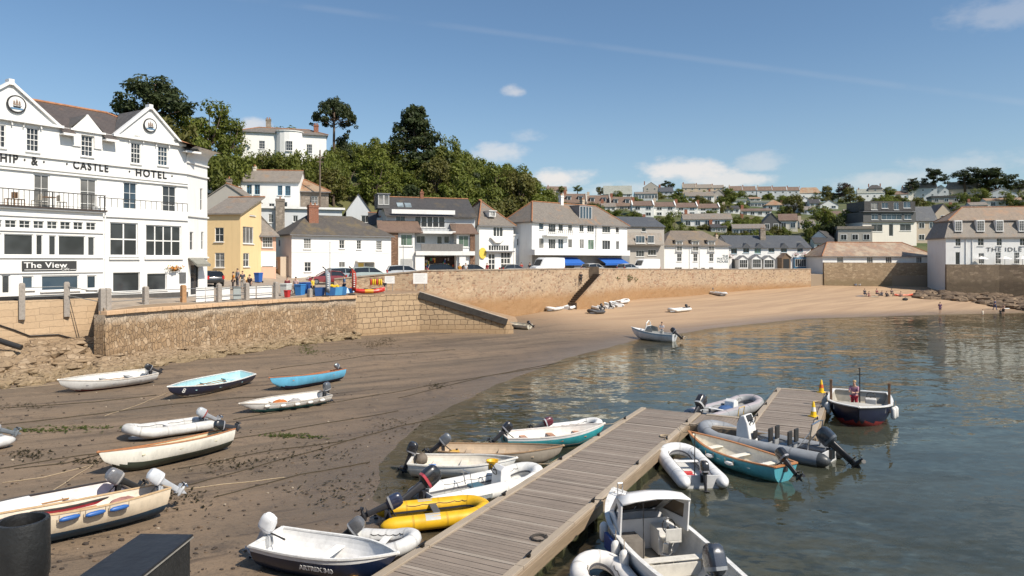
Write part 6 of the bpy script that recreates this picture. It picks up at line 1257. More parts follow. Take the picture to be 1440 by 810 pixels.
def make_tree(kind, seed, lm):
    """a unit tree about 8 m tall; returns its root (parts: trunk, crown)"""
    rnd = random.Random(seed); root = thing('tree', 'tree', 'tree'); tk = MB(); cr = MB()
    if kind == 'broad':
        tk.tube([(0,0,-1.5),(.05,0,1),(.1,.05,2.6)], [.32,.24,.2], 8); tips = []
        for i in range(26):
            a = rnd.uniform(0,6.28); zz = rnd.uniform(1.6,7.2); rr = 3.0*math.sqrt(max(.05,1-((zz-4.2)/3.6)**2))*rnd.uniform(.45,1.)
            c = Vector((rr*math.cos(a), rr*math.sin(a), zz)); r = rnd.uniform(.75,1.35); leaves(cr, c, r, 95, .26, rnd, .8, .6); tips.append(c)
        limbs(tk, Vector((.1,.05,2.4)), tips[:14], .13, rnd)
    elif kind == 'bush':
        tk.tube([(0,0,-1),(0,0,.6),(.1,0,1.5)], [.18,.14,.05], 6)
        for i in range(22):
            a = rnd.uniform(0,6.28); rr = 3.4*math.sqrt(rnd.random()); zz = rnd.uniform(.3,1.)*4.2*math.sqrt(max(.1,1-(rr/3.9)**2)); leaves(cr, Vector((rr*math.cos(a), rr*math.sin(a), zz)), rnd.uniform(.8,1.3), 95, .25, rnd, .8, .6)
    elif kind == 'pine':       # wind shaped macrocarpa: tiers of dark sprays
        tk.tube([(0,0,-1.5),(.1,0,2),(.2,.1,4.5),(.1,.1,6.8)], [.42,.34,.22,.08], 8); tips = []
        for i in range(42):
            a = rnd.uniform(0,6.28); zz = rnd.uniform(1.5,7.4); rr = (3.7-.28*abs(zz-3.8)**1.3)*rnd.uniform(.3,1.05); c = Vector((rr*math.cos(a), rr*math.sin(a), zz)); tips.append(c)
            leaves(cr, c, rnd.uniform(.8,1.25), 120, .21, rnd, .55, .9)
            if rr > 2.2: leaves(cr, c+Vector((math.cos(a)*.8, math.sin(a)*.8, .35)), .45, 26, .17, rnd, .5, .9)
        for k, tp in enumerate(tips[:22]): limbs(tk, Vector((.12,.05,min(tp.z*.8,6))), [tp], .12, rnd)
    elif kind == 'cone':       # cedar with stepped sprays
        tk.tube([(0,0,-1.5),(0,0,4),(0,0,8)], [.35,.22,.03], 8)
        for i in range(120):
            zz = 1.0+7.0*(i/120)**.9; rr = min(3.5,(8.5-zz)*.72)*rnd.uniform(.3,1.08)+.1; a = rnd.uniform(0,6.28); c = Vector((rr*math.cos(a), rr*math.sin(a), zz-.2*rr)); leaves(cr, c, rnd.uniform(.55,.9), 62, .2, rnd, .55, .6)
            if i % 2: tk.tube([(0,0,zz), c], [.06,.02], 4)
    elif kind == 'umbrella':   # monkey puzzle: bare mast, domed cap
        tk.tube([(0,0,-1.5),(.05,0,3),(0,0,7.2)], [.26,.2,.1], 8)
        for i in range(60):
            a = rnd.uniform(0,6.28); rr = 3.1*math.sqrt(rnd.random()); zz = 5.2+2.3*(1-(rr/3.3)**2)+rnd.uniform(-.5,.1); c = Vector((rr*math.cos(a), rr*math.sin(a), zz)); leaves(cr, c, rnd.uniform(.5,.75), 95, .16, rnd, .6, .6)
            if i % 3 == 0: tk.tube([(0,0,zz-.9), c], [.05,.02], 4)
        for i in range(10): a = rnd.uniform(0,6.28); c = Vector((3.4*math.cos(a),3.4*math.sin(a),rnd.uniform(4.4,5.2))); leaves(cr, c, .4, 35, .13, rnd, .5); tk.tube([(0,0,5.4), c], [.04,.02], 4)
    tk.build('trunk', bark, root, smooth=True); cr.build('crown', lm, root); return root
PROTO = {}
for k, (kind, lm) in {'b1':('broad',lf_mid),'b2':('broad',lf_mid),'b3':('broad',lf_olive),'b4':('broad',lf_dark),'b5':('broad',lf_lime),'s1':('bush',lf_mid),'s2':('bush',lf_olive),'s3':('bush',lf_lime),'p1':('pine',lf_dark),'p2':('pine',lf_dark),'c1':('cone',lf_dark),'u1':('umbrella',lf_dark),'r1':('broad',lf_rust)}.items(): PROTO[k] = [make_tree(kind, sum(map(ord,k))*7, lm), False]
def tree(k, p, h, wd, label, cat='tree', group=None, name=None):
    """h = height above the ground, wd = crown width, in metres"""
    src, used = PROTO[k]
    if used: o = copy_tree(src)
    else: o = src; PROTO[k][1] = True
    base = {'b':8.0,'s':4.9,'p':8.0,'c':8.3,'u':7.7,'r':8.0}[k[0]]; bw = {'b':7.4,'s':8.2,'p':8.2,'c':7.4,'u':7.4,'r':7.4}[k[0]]
    o.location = p; o.scale = (wd/bw, wd/bw, h/base); o.rotation_euler = (0,0,R.uniform(0,6.28)); o.name = name or {'s':'shrub'}.get(k[0],'tree')
    for key in ('group',):
        if key in o: del o[key]
    return tag(o, label, cat, group)
# named individuals on the left hill
def tr_px(k, px, pyt, Y, wpx, label, **kw):
    X = (px-CX)/FP*Y; zb = lz(X,Y); zt = CH+(HZ-pyt)/FP*Y; return tree(k, (X,Y,zb-.3), zt-zb+.3, wpx*Y/FP, label, **kw)
tr_px('p1', 216, 98, 118, 128, 'big dark wind shaped pine towering behind the white hotel roof', name='pine_tree')
tr_px('u1', 470, 137, 138, 66, 'tall monkey puzzle tree with an umbrella crown beside the villa', name='monkey_puzzle_tree')
tr_px('c1', 583, 148, 140, 106, 'large dark conifer with stepped branches on the skyline of the wood', name='conifer_tree')
tr_px('b1', 296, 142, 124, 74, 'bushy green tree on the skyline right of the big dark pine'); tr_px('b2', 262, 150, 120, 70, 'green tree just behind the right gable of the hotel'); tr_px('s2', 240, 158, 114, 90, 'brownish green shrub mass behind the hotel roof', cat='shrub'); tr_px('b1', 324, 166, 124, 54, 'green tree at the left corner of the villa garden'); tr_px('s1', 268, 188, 108, 84, 'bright green shrub mass right of the hotel gable', cat='shrub'); tr_px('s3', 302, 203, 106, 90, 'light green shrub mass below the skyline trees beside the hotel', cat='shrub'); tr_px('s1', 336, 213, 110, 70, 'green shrub mass left of the terraced white house roof', cat='shrub'); tr_px('b4', 186, 140, 124, 70, 'dark tree filling the left side of the hill behind the hotel', name='tree')
for px, t_, Y, w, lab in ((490,182,142,40,'small green tree right of the monkey puzzle'),(395,176,150,60,'tree top showing above the middle of the villa roof'),(430,182,152,60,'tree top showing behind the right chimney of the villa'),(520,190,144,50,'round green tree on the skyline between villa and conifer'),(632,192,146,44,'dark green tree on the skyline just right of the large conifer'),(660,207,148,40,'skyline tree where the wood starts to slope down')): tr_px(R.choice(['b1','b2','b4']), px, t_, Y, w, lab)
SK = [(258,215),(300,214),(340,216),(400,216),(462,216),(466,200),(520,200),(545,190),(640,194),(662,208),(700,226),(740,238),(762,252),(775,272),(790,300)]
tw = random.Random(21); cnt = 0; grid_ = []
Y = 104.
while Y < 170:
    px = 262.
    while px < 772:
        pj, Yj = px+tw.uniform(-9,9), Y+tw.uniform(-2.2,2.2)
        ok = Yj > interp([(262,96),(330,103),(355,113),(480,113),(500,119),(640,118),(700,121),(775,131)], pj)
        if 325 < pj < 474 and 117.5 < Yj < 142: ok = False
        if ok and tw.random() < .93:
            X = (pj-CX)/FP*Yj; zb = lz(X,Yj); hm = CH+(HZ-interp(SK,pj)+tw.uniform(-9,3))/FP*Yj-zb
            h = min(tw.uniform(4.8,8.2)*(1.35 if pj > 610 else 1), hm)
            if h > 1.4:
                k = tw.choice(['b1','b2','b1','b3','b5','b2','b4']) if h > 3.6 else tw.choice(['s1','s2','s3','s1'])
                tree(k, (X,Yj,zb-.3), h+.3, min(max(h*.95,4.2),7.5)*tw.uniform(.9,1.15), 'green tree crowded in the wood on the slope above the harbour houses' if k[0] == 'b' else 'low green shrub in the wood on the slope above the harbour houses', 'tree' if k[0] == 'b' else 'shrub', 'trees of the left hand wood' if k[0] == 'b' else 'shrubs of the left hand wood'); cnt += 1
        px += 4600/Y
    Y += 4.4
for i in range(22):
    px = 322+i*7.4; Yj = 116.6 if px < 474 else 120; X = (px-CX)/FP*Yj; zt = CH+(HZ-(208+R.uniform(-3,6)))/FP*Yj; tree(R.choice(['s1','s3','s1','s2']), (X,Yj,lz(X,Yj)-.4), zt-lz(X,Yj)+.4, R.uniform(4.2,5.6), 'bright green shrub in the tall hedge below the villa', 'shrub', 'hedge shrubs below the villa')
# ---------------------------------------------------------------- the far hillside: houses
HC = {}
roofs = {'b': tile_b, 'g': slate_p, 'd': slate_d, 'o': tile_o, 's': slate_b, 'l': slate_mat('pale_green_roof', (.30,.31,.27), (.25,.26,.23), (.2,.2,.15), .2)}
walls = {'w': white, 'c': white_c, 'g': greyr, 'p': palegrey, 'b': beige, 'd': dark_clad}
hillwin = [wwhite, glass]
def hill_house(px0, px1, pyr, pye, pyb, rf, wl, label, kind='gable', nx=3, ny=1, group=None, depth=7., chim=0, base=None, win=None, dorm=0, turn=0.):
    pm_ = (px0+px1)/2; p = lhit(pm_, base or pyb) if (base or 0) >= 0 else None; Y = p.y; k = Y/FP; L = (px1-px0)*k*.985
    X = (pm_-CX)/FP*Y; ve = (pyb-pye)*k; h = max(.6, (pye-pyr)*k*1.0)
    zb = CH+(HZ-pyb)*k; ang = math.radians(turn)-math.atan2(X, Y)*.55
    o = Vector((X,Y,zb))-Vector((math.cos(ang), math.sin(ang), 0))*L/2
    t = thing('house', label, 'house', o, ang, group); mb = MB(); mb.box(0,L,0,depth,-4,ve)
    f_ = Frame(o, ang); 
    if group and kind == 'gable':
        for x_ in (.06, L-.06): mb.bar((x_,-.25,ve-.02),(x_,depth/2,ve+h+.16),.3,.3)
    r_ = roof(t, kind, L, depth, ve, h, roofs[rf], ov=.3, gw=(mb,0) if kind in ('gable','front') else None, ridge=None, fas=False, ri=(min(depth,L)/2*.9,)*2); mb.build('wall', walls[wl], t)
    for j in range(ny):
        for i in range(nx):
            ww = min(1.3, L/nx*.48); hh = min(1.25, ve/ny*.5); u = L*(i+.5)/nx; v = ve*(j+.55)/ny-.1
            if win == 'wide': ww = L/nx*.8
            if ve < .8: continue
            m_ = MB(); m_.box(u-ww/2-.12,u+ww/2+.12,-.06,-.003,v-hh/2-.12,v+hh/2+.12,0); m_.box(u-ww/2,u-.04,-.075,-.062,v-hh/2,v+hh/2,1); m_.box(u+.04,u+ww/2,-.075,-.062,v-hh/2,v+hh/2,1); m_.build('window', [wwhite if wl in 'gbdp' or j or True else wwhite, R.choice([glass,glass,glass_b])], t)
    for i in range(dorm):
        u = L*(i+.5)/dorm; y_ = depth*.12; z_ = ve+h*.25; m_ = MB(); m_.box(u-.65,u+.65,y_,y_+depth*.32,z_-.2,z_+1.15,0); m_.box(u-.5,u+.5,y_-.02,y_-.003,z_,z_+.95,1); m_.box(u-.85,u+.85,y_-.2,y_+depth*.35,z_+1.153,z_+1.3,2); m_.build('dormer', [wwhite, glass, lead], r_)
    for i in range(chim):
        u = L*(.08 if i == 0 else .92); m_ = MB(); m_.box(u-.4,u+.4,depth/2-.35,depth/2+.35,ve+h*.5,ve+h+1.1); c_ = m_.build('chimney', R.choice([brick,brick,beige]), r_)
    return t
OR = ['first','second','third','fourth','fifth','sixth','seventh']
hill_house(769,798,261.5,267,276,'b','b','brown roofed house at the left end of the far skyline', turn=8, chim=1)
for i,(a,b_) in enumerate(((792,825),(825,858),(858,891))): hill_house(a,b_,271+i*2.2,284+i*2.2,293+i*1.5,'b','g',f'{OR[i]} unit from the left of the brown roofed terrace with twin dormers', dorm=2, nx=3, group='brown terrace with twin dormers', chim=1)
hill_house(849,889,260,272,278,'l','p','house with a broad pale green grey roof on the far skyline', nx=4)
hill_house(893,925,268.5,272,282,'g','p','long pale house with a band of windows below the skyline', nx=7, win='wide')
hill_house(905,926,256,263,269,'d','g','house with a dark peaked gable on the skyline', kind='front', nx=2, chim=1)
hill_house(927,947,262,269,279,'s','p','pale blue grey house beside the round dark skyline tree', kind='gable', nx=3, ny=2, chim=1)
for i,(a,b_) in enumerate(((889,919.5),(919.5,950),(950,981),(981,1012))): hill_house(a,b_,281+i*1.3,288.5+i*1.1,305-i*1.,'b','w',f'{OR[i]} house from the left of the stepped white terrace with brown roofs', nx=2, ny=2, group='stepped white terrace', chim=1, depth=8)
t_ = hill_house(964,1004,268.5,275,284.5,'g','w','white house with three arched dormer windows', nx=3); hill_house(1003,1018,266,273,284.5,'g','g','grey gabled cross wing beside the three arched windows', kind='front', nx=1)
t_ = hill_house(961,1029,299,307.5,320,'g','w','long white bungalow with a greyish roof above the watch house', nx=5, chim=1)
for i,(a,b_) in enumerate(((960,978),(978,1001),(1001,1018))): hill_house(a,b_,257.5+i,264,268,'g','b',f'{OR[i]} roof from the left of the short skyline terrace', nx=2, group='short skyline terrace', chim=1)
for i,(a,b_) in enumerate(((1025,1044),(1044,1063),(1065,1085.5),(1085.5,1106),(1107,1124))): hill_house(a,b_,261+i*.3,267.5,273.5,'b','p',f'{OR[i]} house from the left of the long skyline terrace', nx=2, group='long skyline terrace', chim=1)
hill_house(1123,1154,263,271.5,281,'o','w','white house with a bright orange roof on the right skyline', nx=2, chim=1, kind='hip')
hill_house(1125,1140,277,282,289,'g','w','small white gabled house below the orange roof', kind='front', nx=1); hill_house(1139,1153,279,285,291,'d','w','white house with a dark roof under the orange roofed one', nx=2)
hill_house(1154,1178,281,288,294,'g','w','white low gabled house left of the dark guest house trees', kind='front', nx=2); hill_house(1127,1147,289,294.5,302,'g','p','pale cottage half hidden by the big green tree', nx=2)
hill_house(1056,1080,283,285,291,'l','w','white house with a long glazed upper storey', nx=5, win='wide', kind='flat'); hill_house(1078,1101,280,288,296,'o','p','pale house with a buff hip roof beside the glazed house', nx=2, kind='hip')
hill_house(1043,1084,292,296,303.5,'b','w','low white bungalow with a dark red roof', nx=4, chim=1)
hill_house(1073,1097,299,312,325,'d','d','dark timbered gable house on the hillside', kind='front', nx=2, ny=1); hill_house(1096,1121,299.5,309,325,'b','c','cream wing joined to the dark timbered gable', nx=2, turn=-6)
hill_house(1031,1076,314,320.5,332,'g','w','white house with a sun room behind the pub roof', nx=5, win='wide', turn=-2)
hill_house(1054,1070,276,279,283,'o','c','tiny house with an orange roof among the hillside gardens', nx=2); hill_house(1030,1049,281,282.5,287,'l','w','white flat roofed garage block on the hillside', nx=1, kind='flat')
hill_house(1207,1243,265,271,281,'l','w','long white house with a green grey roof right of the rusty tree', nx=4, chim=1); hill_house(1222,1240,259.5,265,270,'d','g','grey peaked house behind the green grey roof', kind='hip', nx=1, chim=2)
hill_house(1280,1316,257,264,278,'g','p','blue white house with bay windows below the skyline pine', nx=3, ny=2, chim=2); hill_house(1314,1333,260,267,279,'g','p','blue white gabled house next to the bay windowed one', kind='front', nx=2, ny=2)
hill_house(1333,1379,255,266,279,'g','b','stone coloured house with a broad pale roof under the right hand pines', nx=4, chim=2, kind='hip'); hill_house(1313,1363,275,277.5,285,'d','g','long grey flat roofed block below the stone coloured house', kind='flat', nx=4)
hill_house(1391,1428,264,272,286,'g','p','blue house with a fully glazed gable near the right edge', kind='front', nx=3, win='wide'); hill_house(1426,1452,257,265,274,'d','g','grey roofed house cut by the right edge of the view', nx=2, kind='hip')
hill_house(1190,1212,293,302,318,'g','w','small white and stone house left of the dark guest house', nx=2, ny=2)
hill_house(1140,1163,324,334,347,'d','w','white gabled house with a dark roof behind the pub end', kind='front', nx=1, turn=-25); hill_house(1146,1173,333,341,352,'d','w','low white house with a dark roof left of the orange roofed cottage', nx=2)
hill_house(1289,1318,289,309,342,'s','b','tall stone house with a dark steep roof left of the slate hotel', nx=2, ny=2, kind='gable', turn=12); hill_house(1316,1338,286,299,330,'b','b','gabled stone house with a red band behind the slate hotel', kind='front', nx=1, ny=2, turn=8)
hill_house(1390,1445,277,281,292,'o','c','low house with a red roof just above the slate hotel', nx=3); hill_house(1180,1225,318,322,346,'g','g','grey sheds stepping down left of the dark guest house', nx=3, kind='flat')
for a,b_,r_,e_,bs,rf,wl,lab,kw in ((846,866,284,290,297,'g','w','small white house tucked under the twin dormer terrace',{}),(1018,1040,288,293,300,'d','w','white cottage with a dark roof beside the long white bungalow',{}),(1084,1104,304,309,316,'g','w','white cottage with a grey roof right of the dark red roof',{}),(1044,1066,305,309,316,'b','w','white house with a brown roof just above the sun room',{}),(1100,1122,285,290,298,'s','p','pale house with blue slates below the long terrace',{}),(1126,1146,308,314,323,'g','w','white house half hidden above the pub end trees',{}),(1160,1184,296,301,309,'b','c','cream house with a brown roof among the right hand trees',{}),(1168,1190,271,276,283,'d','w','white house with a dark roof near the rusty tree',{}),(1244,1276,268,273,281,'b','w','white terrace pair with a brown roof above the guest house',{'nx':4}),(1000,1022,314,319,327,'d','g','grey house with a dark roof behind the watch house',{}),(905,930,306,311,318,'g','w','white house with a grey roof behind the grey building',{}),(1340,1366,288,293,300,'d','w','white house with a dark roof below the long flat roofed block',{}),(1366,1388,283,288,296,'g','p','pale house with a grey roof left of the glazed gable',{}),(815,842,296,300,307,'d','g','grey house with a dark roof above the large white building',{}),(1270,1284,262,267,276,'g','c','cream house at the foot of the small skyline pine',{'nx':2}),(998,1012,268,272,277,'s','w','small white house right of the arched dormers',{'nx':1})): hill_house(a,b_,r_,e_,bs,rf,wl,lab,chim=1,**kw)
# trees between them
FT = [(940,252,268,22,'b4','round dark tree standing alone on the skyline'),(955,264,276,20,'b2',0),(1027,264,286,24,'b2',0),(947,296,336,32,'b1','tall green tree between the grey building and the bungalow'),(936,305,338,22,'b2',0),(1037,282,296,32,'s1',0),(1045,299,316,34,'s3',0),(1060,303,316,26,'s1',0),(1117,272,309,32,'b3',0),(1105,276,296,22,'b1',0),(1161,260,282,20,'b3',0),(1152,290,334,46,'b1','broad green tree behind the far end of the pub'),(1186,292,334,46,'b2','broad green tree left of the dark guest house'),(1170,300,338,40,'b4',0),(1171,268,283,20,'b4',0),(1080,270,281,18,'s1',0),(1091,315,330,22,'s2',0),(1105,317,331,20,'s1',0),(1138,318,344,14,'b5',0),(1186,256,280,28,'r1','rusty bare looking tree on the right skyline'),(1196,262,286,24,'b3',0),(1250,262,276,22,'b2',0),(1294,276,306,28,'b3',0),(1283,250,272,22,'p2',0),(1313,236,264,38,'p2','dark pine with level branches on the right skyline'),(1357,236,264,34,'p1','dark pine left of the largest pine on the right skyline'),(1388,234,274,74,'p2','largest spreading dark pine on the right skyline'),(1402,249,276,48,'b3','olive green tree below the largest skyline pine'),(1376,265,290,32,'b1',0),(1434,252,266,20,'b4',0),(1192,303,328,26,'r1',0),(1278,330,344,14,'b4',0),(789,261,271,12,'b2',0),(812,260,270,16,'b2',0),(844,262,275,14,'b3',0),(868,268,278,16,'b1',0),(873,293,308,30,'b1',0),(893,292,306,20,'s3',0),(1355,268,286,20,'s1',0),(1415,268,292,26,'b1',0),(1242,274,286,24,'s3',0),(1262,272,284,22,'s2',0),(1222,284,300,26,'b1',0),(1205,284,306,26,'b4',0),(1440,268,296,26,'b1',0),(1150,268,280,14,'b2',0),(1020,262,272,12,'b2',0),(1340,284,300,22,'b2',0),(820,292,306,24,'s1',0),(850,294,306,28,'b2',0),(1285,300,326,16,'b1',0)]
for px, pt_, pb, wpx, k, lab in FT:
    p = lhit(px, pb); zt = CH+(HZ-pt_)/FP*p.y
    tree(k, (p.x,p.y,p.z-.4), max(2.5, zt-p.z+.4), wpx*p.y/FP, lab or 'leafy green tree growing between houses on the far hillside', 'tree', None if lab else 'garden trees of the far hillside')
tw = random.Random(5)
for i in range(150):
    px = tw.uniform(770,1470); Yb = tw.uniform(interp([(770,150),(900,165),(1050,165),(1200,185),(1450,175)], px), 345); X = (px-CX)/FP*Yb
    h = tw.uniform(1.8,3.8); k = tw.choice(['s1','s2','s3','s1','s1','s2'])
    tree(k, (X,Yb,lz(X,Yb)-.3), h, h*tw.uniform(1.3,2.4), 'garden shrub between houses on the far hillside', 'shrub', 'garden shrubs of the far hillside')
# ================================================================ quay furniture
def kerbp(px, back=.35):
    Y = interp([(a,b) for a,b,_ in KERB], px); p = Vector(pxY(px, Y, 4.69)); d = Vector((12.7,21.5,0)).normalized(); return p+Vector((-d.y,d.x,0))*back
KANG = math.atan2(21.5,12.7)
posts = []
for px, lab in ((148,'leaning granite post at the corner where the sea wall begins'),(156,'second granite post close beside the corner post'),(209,'granite post below the hotel bay windows'),(262,'orange stained granite post in front of the hotel door'),(312,'granite post between the white panels left of the yellow house'),(351,'granite post below the right edge of the yellow house'),(392,'granite post at the end of the white panels'),(440,'short granite stump near the blue bins')):
    p = kerbp(px); h = 1.45 if px < 430 else .75
    mb = MB(); mb.box(-.17,.17,-.15,.15,-.2,h-.06); mb.box(-.15,.15,-.13,.13,h-.06,h,0,.03); posts.append((px,p)); tag(mb.build('granite_post', [granite if px != 262 else P('stained_granite', (.45,.25,.12), .85, .3, 5, bump=.4)], loc=p, rz=KANG+R.uniform(-.05,.05), bevel=.02), lab, 'post', 'granite posts along the quay')
for px, lab in ((31,'granite post fixed to the terrace wall, leftmost in view'),(94,'granite post fixed to the terrace wall below the cafe sign')):
    Y = interp([(0,44),(138,49)], px)-.18; p = Vector(pxY(px,Y,4.2)); mb = MB(); mb.box(-.17,.17,-.15,.15,0,2.25); mb.box(-.15,.15,-.13,.13,2.25,2.32,0,.03); tag(mb.build('granite_post', granite, loc=p, rz=.6, bevel=.02), lab, 'post', 'granite posts along the quay'); posts.append((px, p+Vector((0,0,.87))))
galv = P('galvanised_rail', (.30,.31,.31), .45, .2, 8, metal=.5)
posts.sort(key=lambda q: q[0])
names = ['railing between the two posts on the terrace wall','railing between the terrace wall and the corner post','','railing under the left hotel bay window','railing in front of the hotel entrance','railing left of the white panels','railing carrying the first white panels','railing carrying the wide white panel','']
for i, (a, b_) in enumerate(zip(posts, posts[1:])):
    if not names[i]: continue
    t = thing('railing', 'grey two bar '+names[i], 'railing', a[1]); d = b_[1]-a[1]
    for z in (.55,1.15): mb = MB(); mb.tube([(0,0,z), d+Vector((0,0,z))], .028, 6); mb.build('rail', galv, t)
    if d.length > 4:
        for k in (.33,.67): mb = MB(); mb.tube([d*k, d*k+Vector((0,0,1.15))], .024, 6); mb.build('baluster', galv, t)
pw = P('white_banner', (.80,.79,.76), .6, .06, 3)
for px0, px1, m, lab in ((281.5,294,pw,'white panel tied to the railing left of the entrance post'),(295,306.5,pw,'white panel right next to the post by the hotel entrance'),(318,329,pw,'narrow white panel behind the railing'),(334,344.5,P('grey_banner', (.33,.36,.35), .6, .1),'grey panel between the white ones on the railing'),(355,365,pw,'square white panel on the railing below the blue bin'),(367,388,pw,'wide white panel at the right end of the railing')):
    a, b_ = kerbp(px0,.5), kerbp(px1,.5); mb = MB(); d = b_-a; mb.bar((0,0,.62), d+Vector((0,0,.62)), .04, 1.1 if px0 < 310 else .98); tag(mb.build('banner_panel', m, loc=a+Vector((0,0,.05))), lab, 'panel')
def gp(px, Y): X = (px-CX)/FP*Y; return Vector((X, Y, lz(X,Y)))
def slip(px, Y): return Vector(pxY(px, Y, 4.72))
def wheelie(px, Y, col, lab, z=None, s=1., rz=-.3):
    p = gp(px,Y) if z is None else Vector(pxY(px,Y,z)); t = thing('wheelie_bin', lab, 'bin', p, rz); m = P('bin_%d_%d_%d' % tuple(int(c*99) for c in col), col, .45, .12, 3)
    mb = MB(); mb.add([(x*s,y*s,z_*s) for x,y,z_ in [(-.26,-.28,.08),(.26,-.28,.08),(.26,.28,.08),(-.26,.28,.08),(-.32,-.36,1.0),(.32,-.36,1.0),(.32,.36,1.0),(-.32,.36,1.0)]], [(0,3,2,1),(0,1,5,4),(1,2,6,5),(2,3,7,6),(3,0,4,7),(4,5,6,7)]); mb.build('bin_body', m, t, bevel=.02)
    mb = MB(); mb.prism([(-.35*s,1.0*s),(.35*s,1.0*s),(.33*s,1.1*s),(-.33*s,1.1*s)], -.4*s, .38*s); mb.build('lid', m, t, bevel=.015)
    for sx in (-1,1): mb = MB(); mb.tube([(sx*.28*s,.3*s,.1*s),(sx*.34*s,.3*s,.1*s)], .1*s, 10); mb.build('wheel', rub, t)
wheelie(363.5, 77, (.03,.12,.42), 'blue wheelie bin at the corner of the yellow house'); wheelie(422, 62.5, (.04,.20,.50), 'light blue bin at the front of the quay', 4.69, 1.05); wheelie(429, 64.0, (.02,.08,.30), 'dark blue bin just behind the light blue one', 4.69, 1.15)
wheelie(404, 61.1, (.5,.03,.03), 'low red bin beside the end of the railing', 4.69, .62); wheelie(402, 62.6, (.62,.63,.60), 'pale grey bin behind the red bin', 4.69, 1.1)
# feather flags
for px, Y, c1, lab in ((458,64,(.33,.37,.42),'grey feather flag standing on the quay'),(495,67,(.42,.05,.03),'red feather flag beside the kayak')):
    t = thing('feather_flag', lab, 'flag', slip(px,Y), .3); mb = MB(); pts = [(0,0,0),(0,0,1.6),(-.04,0,2.3),(-.16,0,2.6),(-.3,0,2.66)]; mb.tube(pts, .02, 6); mb.build('pole', iron, t)
    mb = MB(); g_ = [(.0,.35,.34),(.0,.9,.40),(.0,1.6,.44),(-.04,2.2,.40),(-.14,2.52,.25),(-.3,2.66,.03)]; mb.grid([[(x+.02,.03*math.sin(z*3),z),(x+w_*.5,.06*math.sin(z*3+1),z-.05),(x+w_,.03*math.sin(z*2.2+2),z-.14)] for x,z,w_ in g_]); o = mb.build('banner', P('flag_%d' % px, c1, .7, .3, 3), t, smooth=True); o.modifiers.new('s','SOLIDIFY').thickness = .01
    mb = MB()
    for k in range(7): z = .75+k*.2; mb.bar((.14,-.035+.05*math.sin(z*3+1),z),(.28,-.035+.05*math.sin(z*3+1),z-.03),.004,.09)
    mb.build('flag_lettering', P('flag_white', (.7,.68,.65), .7, .1), t)
    mb = MB(); mb.box(-.3,.3,-.3,.3,-.02,.06); mb.build('base', iron, t)
# kayak, tubs, boards
def kayak(p, L, rz, cols, lab, cat='kayak'):
    t = thing('kayak', lab, cat, p, rz); mb = MB(); n = 12; rings = []
    for i in range(n+1):
        u = i/n*2-1; w_ = .36*(1-abs(u)**2.6)+.02; zt = .34+.16*abs(u)**3; zb = .16*abs(u)**3
        rings.append([(u*L/2, w_*math.cos(a), (zb+zt)/2+(zt-zb)/2*math.sin(a)) for a in [2*math.pi*j/10 for j in range(10)]])
    for i in range(n): 
        m = 1 if n*.35 < i < n*.6 else 0
        for j in range(10): mb.add([rings[i][j],rings[i][(j+1)%10],rings[i+1][(j+1)%10],rings[i+1][j]],[(3,2,1,0)],m)
    mb.build('hull', [P('kayak_a_'+lab[:8], cols[0], .4, .12), P('kayak_b_'+lab[:8], cols[1], .4, .12)], t, smooth=True)
    for x in (-.2,.7): mb = MB(); mb.lathe([(.22,.345),(.2,.37),(.16,.352)], (x*L/4,0,0), 12); mb.build('seat_well', rub, t)
    return t
kayak(slip(517,68.6)+Vector((0,0,.0)), 3.1, .25, ((.55,.03,.02),(.75,.33,.02)), 'red and yellow kayak lying on the quay').scale = (1.05,1.1,1.35)

tub = [(449,64.5,(.02,.08,.25)),(464,65,(.02,.10,.28)),(474,65.6,(.08,.30,.55)),(480,66,(.03,.15,.35))]
for i, (px, Y, c_) in enumerate(tub):
    p = slip(px,Y); mb = MB(); mb.add([(-.4,-.3,0),(.4,-.3,0),(.4,.3,0),(-.4,.3,0),(-.46,-.36,.75),(.46,-.36,.75),(.46,.36,.75),(-.46,.36,.75),(-.38,-.28,.1),(.38,-.28,.1),(.38,.28,.1),(-.38,.28,.1),(-.42,-.32,.75),(.42,-.32,.75),(.42,.32,.75),(-.42,.32,.75)],[(0,3,2,1),(0,1,5,4),(1,2,6,5),(2,3,7,6),(3,0,4,7),(4,5,13,12),(5,6,14,13),(6,7,15,14),(7,4,12,15),(8,9,10,11),(8,12,13,9),(9,13,14,10),(10,14,15,11),(11,15,12,8)])
    tag(mb.build('storage_tub', P('tub_%d'%i, c_, .5, .1), loc=p, rz=.4), ['small dark blue tub behind the yellow shirted person','dark blue tub holding yellow gear','pale blue tub next to the dark blue one','blue tub at the right end of the row of tubs'][i], 'tub', 'plastic tubs on the quay')
hr = random.Random(2); mb = MB()
for i in range(16): mb.ball((hr.uniform(-.4,.4),hr.uniform(-.25,.25),.75+hr.uniform(0,.18)), (.16,.13,.09), 7, 5)
tag(mb.build('life_jackets', P('jacket_yellow', (.75,.48,.02), .7, .2, 6), loc=slip(469,65.2), rz=.4), 'heap of yellow life jackets in the dark blue tub', 'life jackets')
p = slip(486,67.2); mb = MB(); mb.tube_rings([[(x,y*w_,z) for x,y,z in ((u_*.95,-.3,.02),(u_*.95,.3,.02),(u_*.95,.28,.1),(u_*.95,-.28,.1))] for u_, w_ in ((-1,.2),(-.8,.75),(0,1),(.7,.8),(1,.1))]); o = mb.build('paddle_board', P('board_blue', (.10,.30,.55), .4, .1), loc=p+Vector((0,0,.3)), rz=.9, smooth=False); o.rotation_euler = (math.radians(62),0,.5); tag(o, 'pale blue paddle board propped on its side by the tubs', 'board')
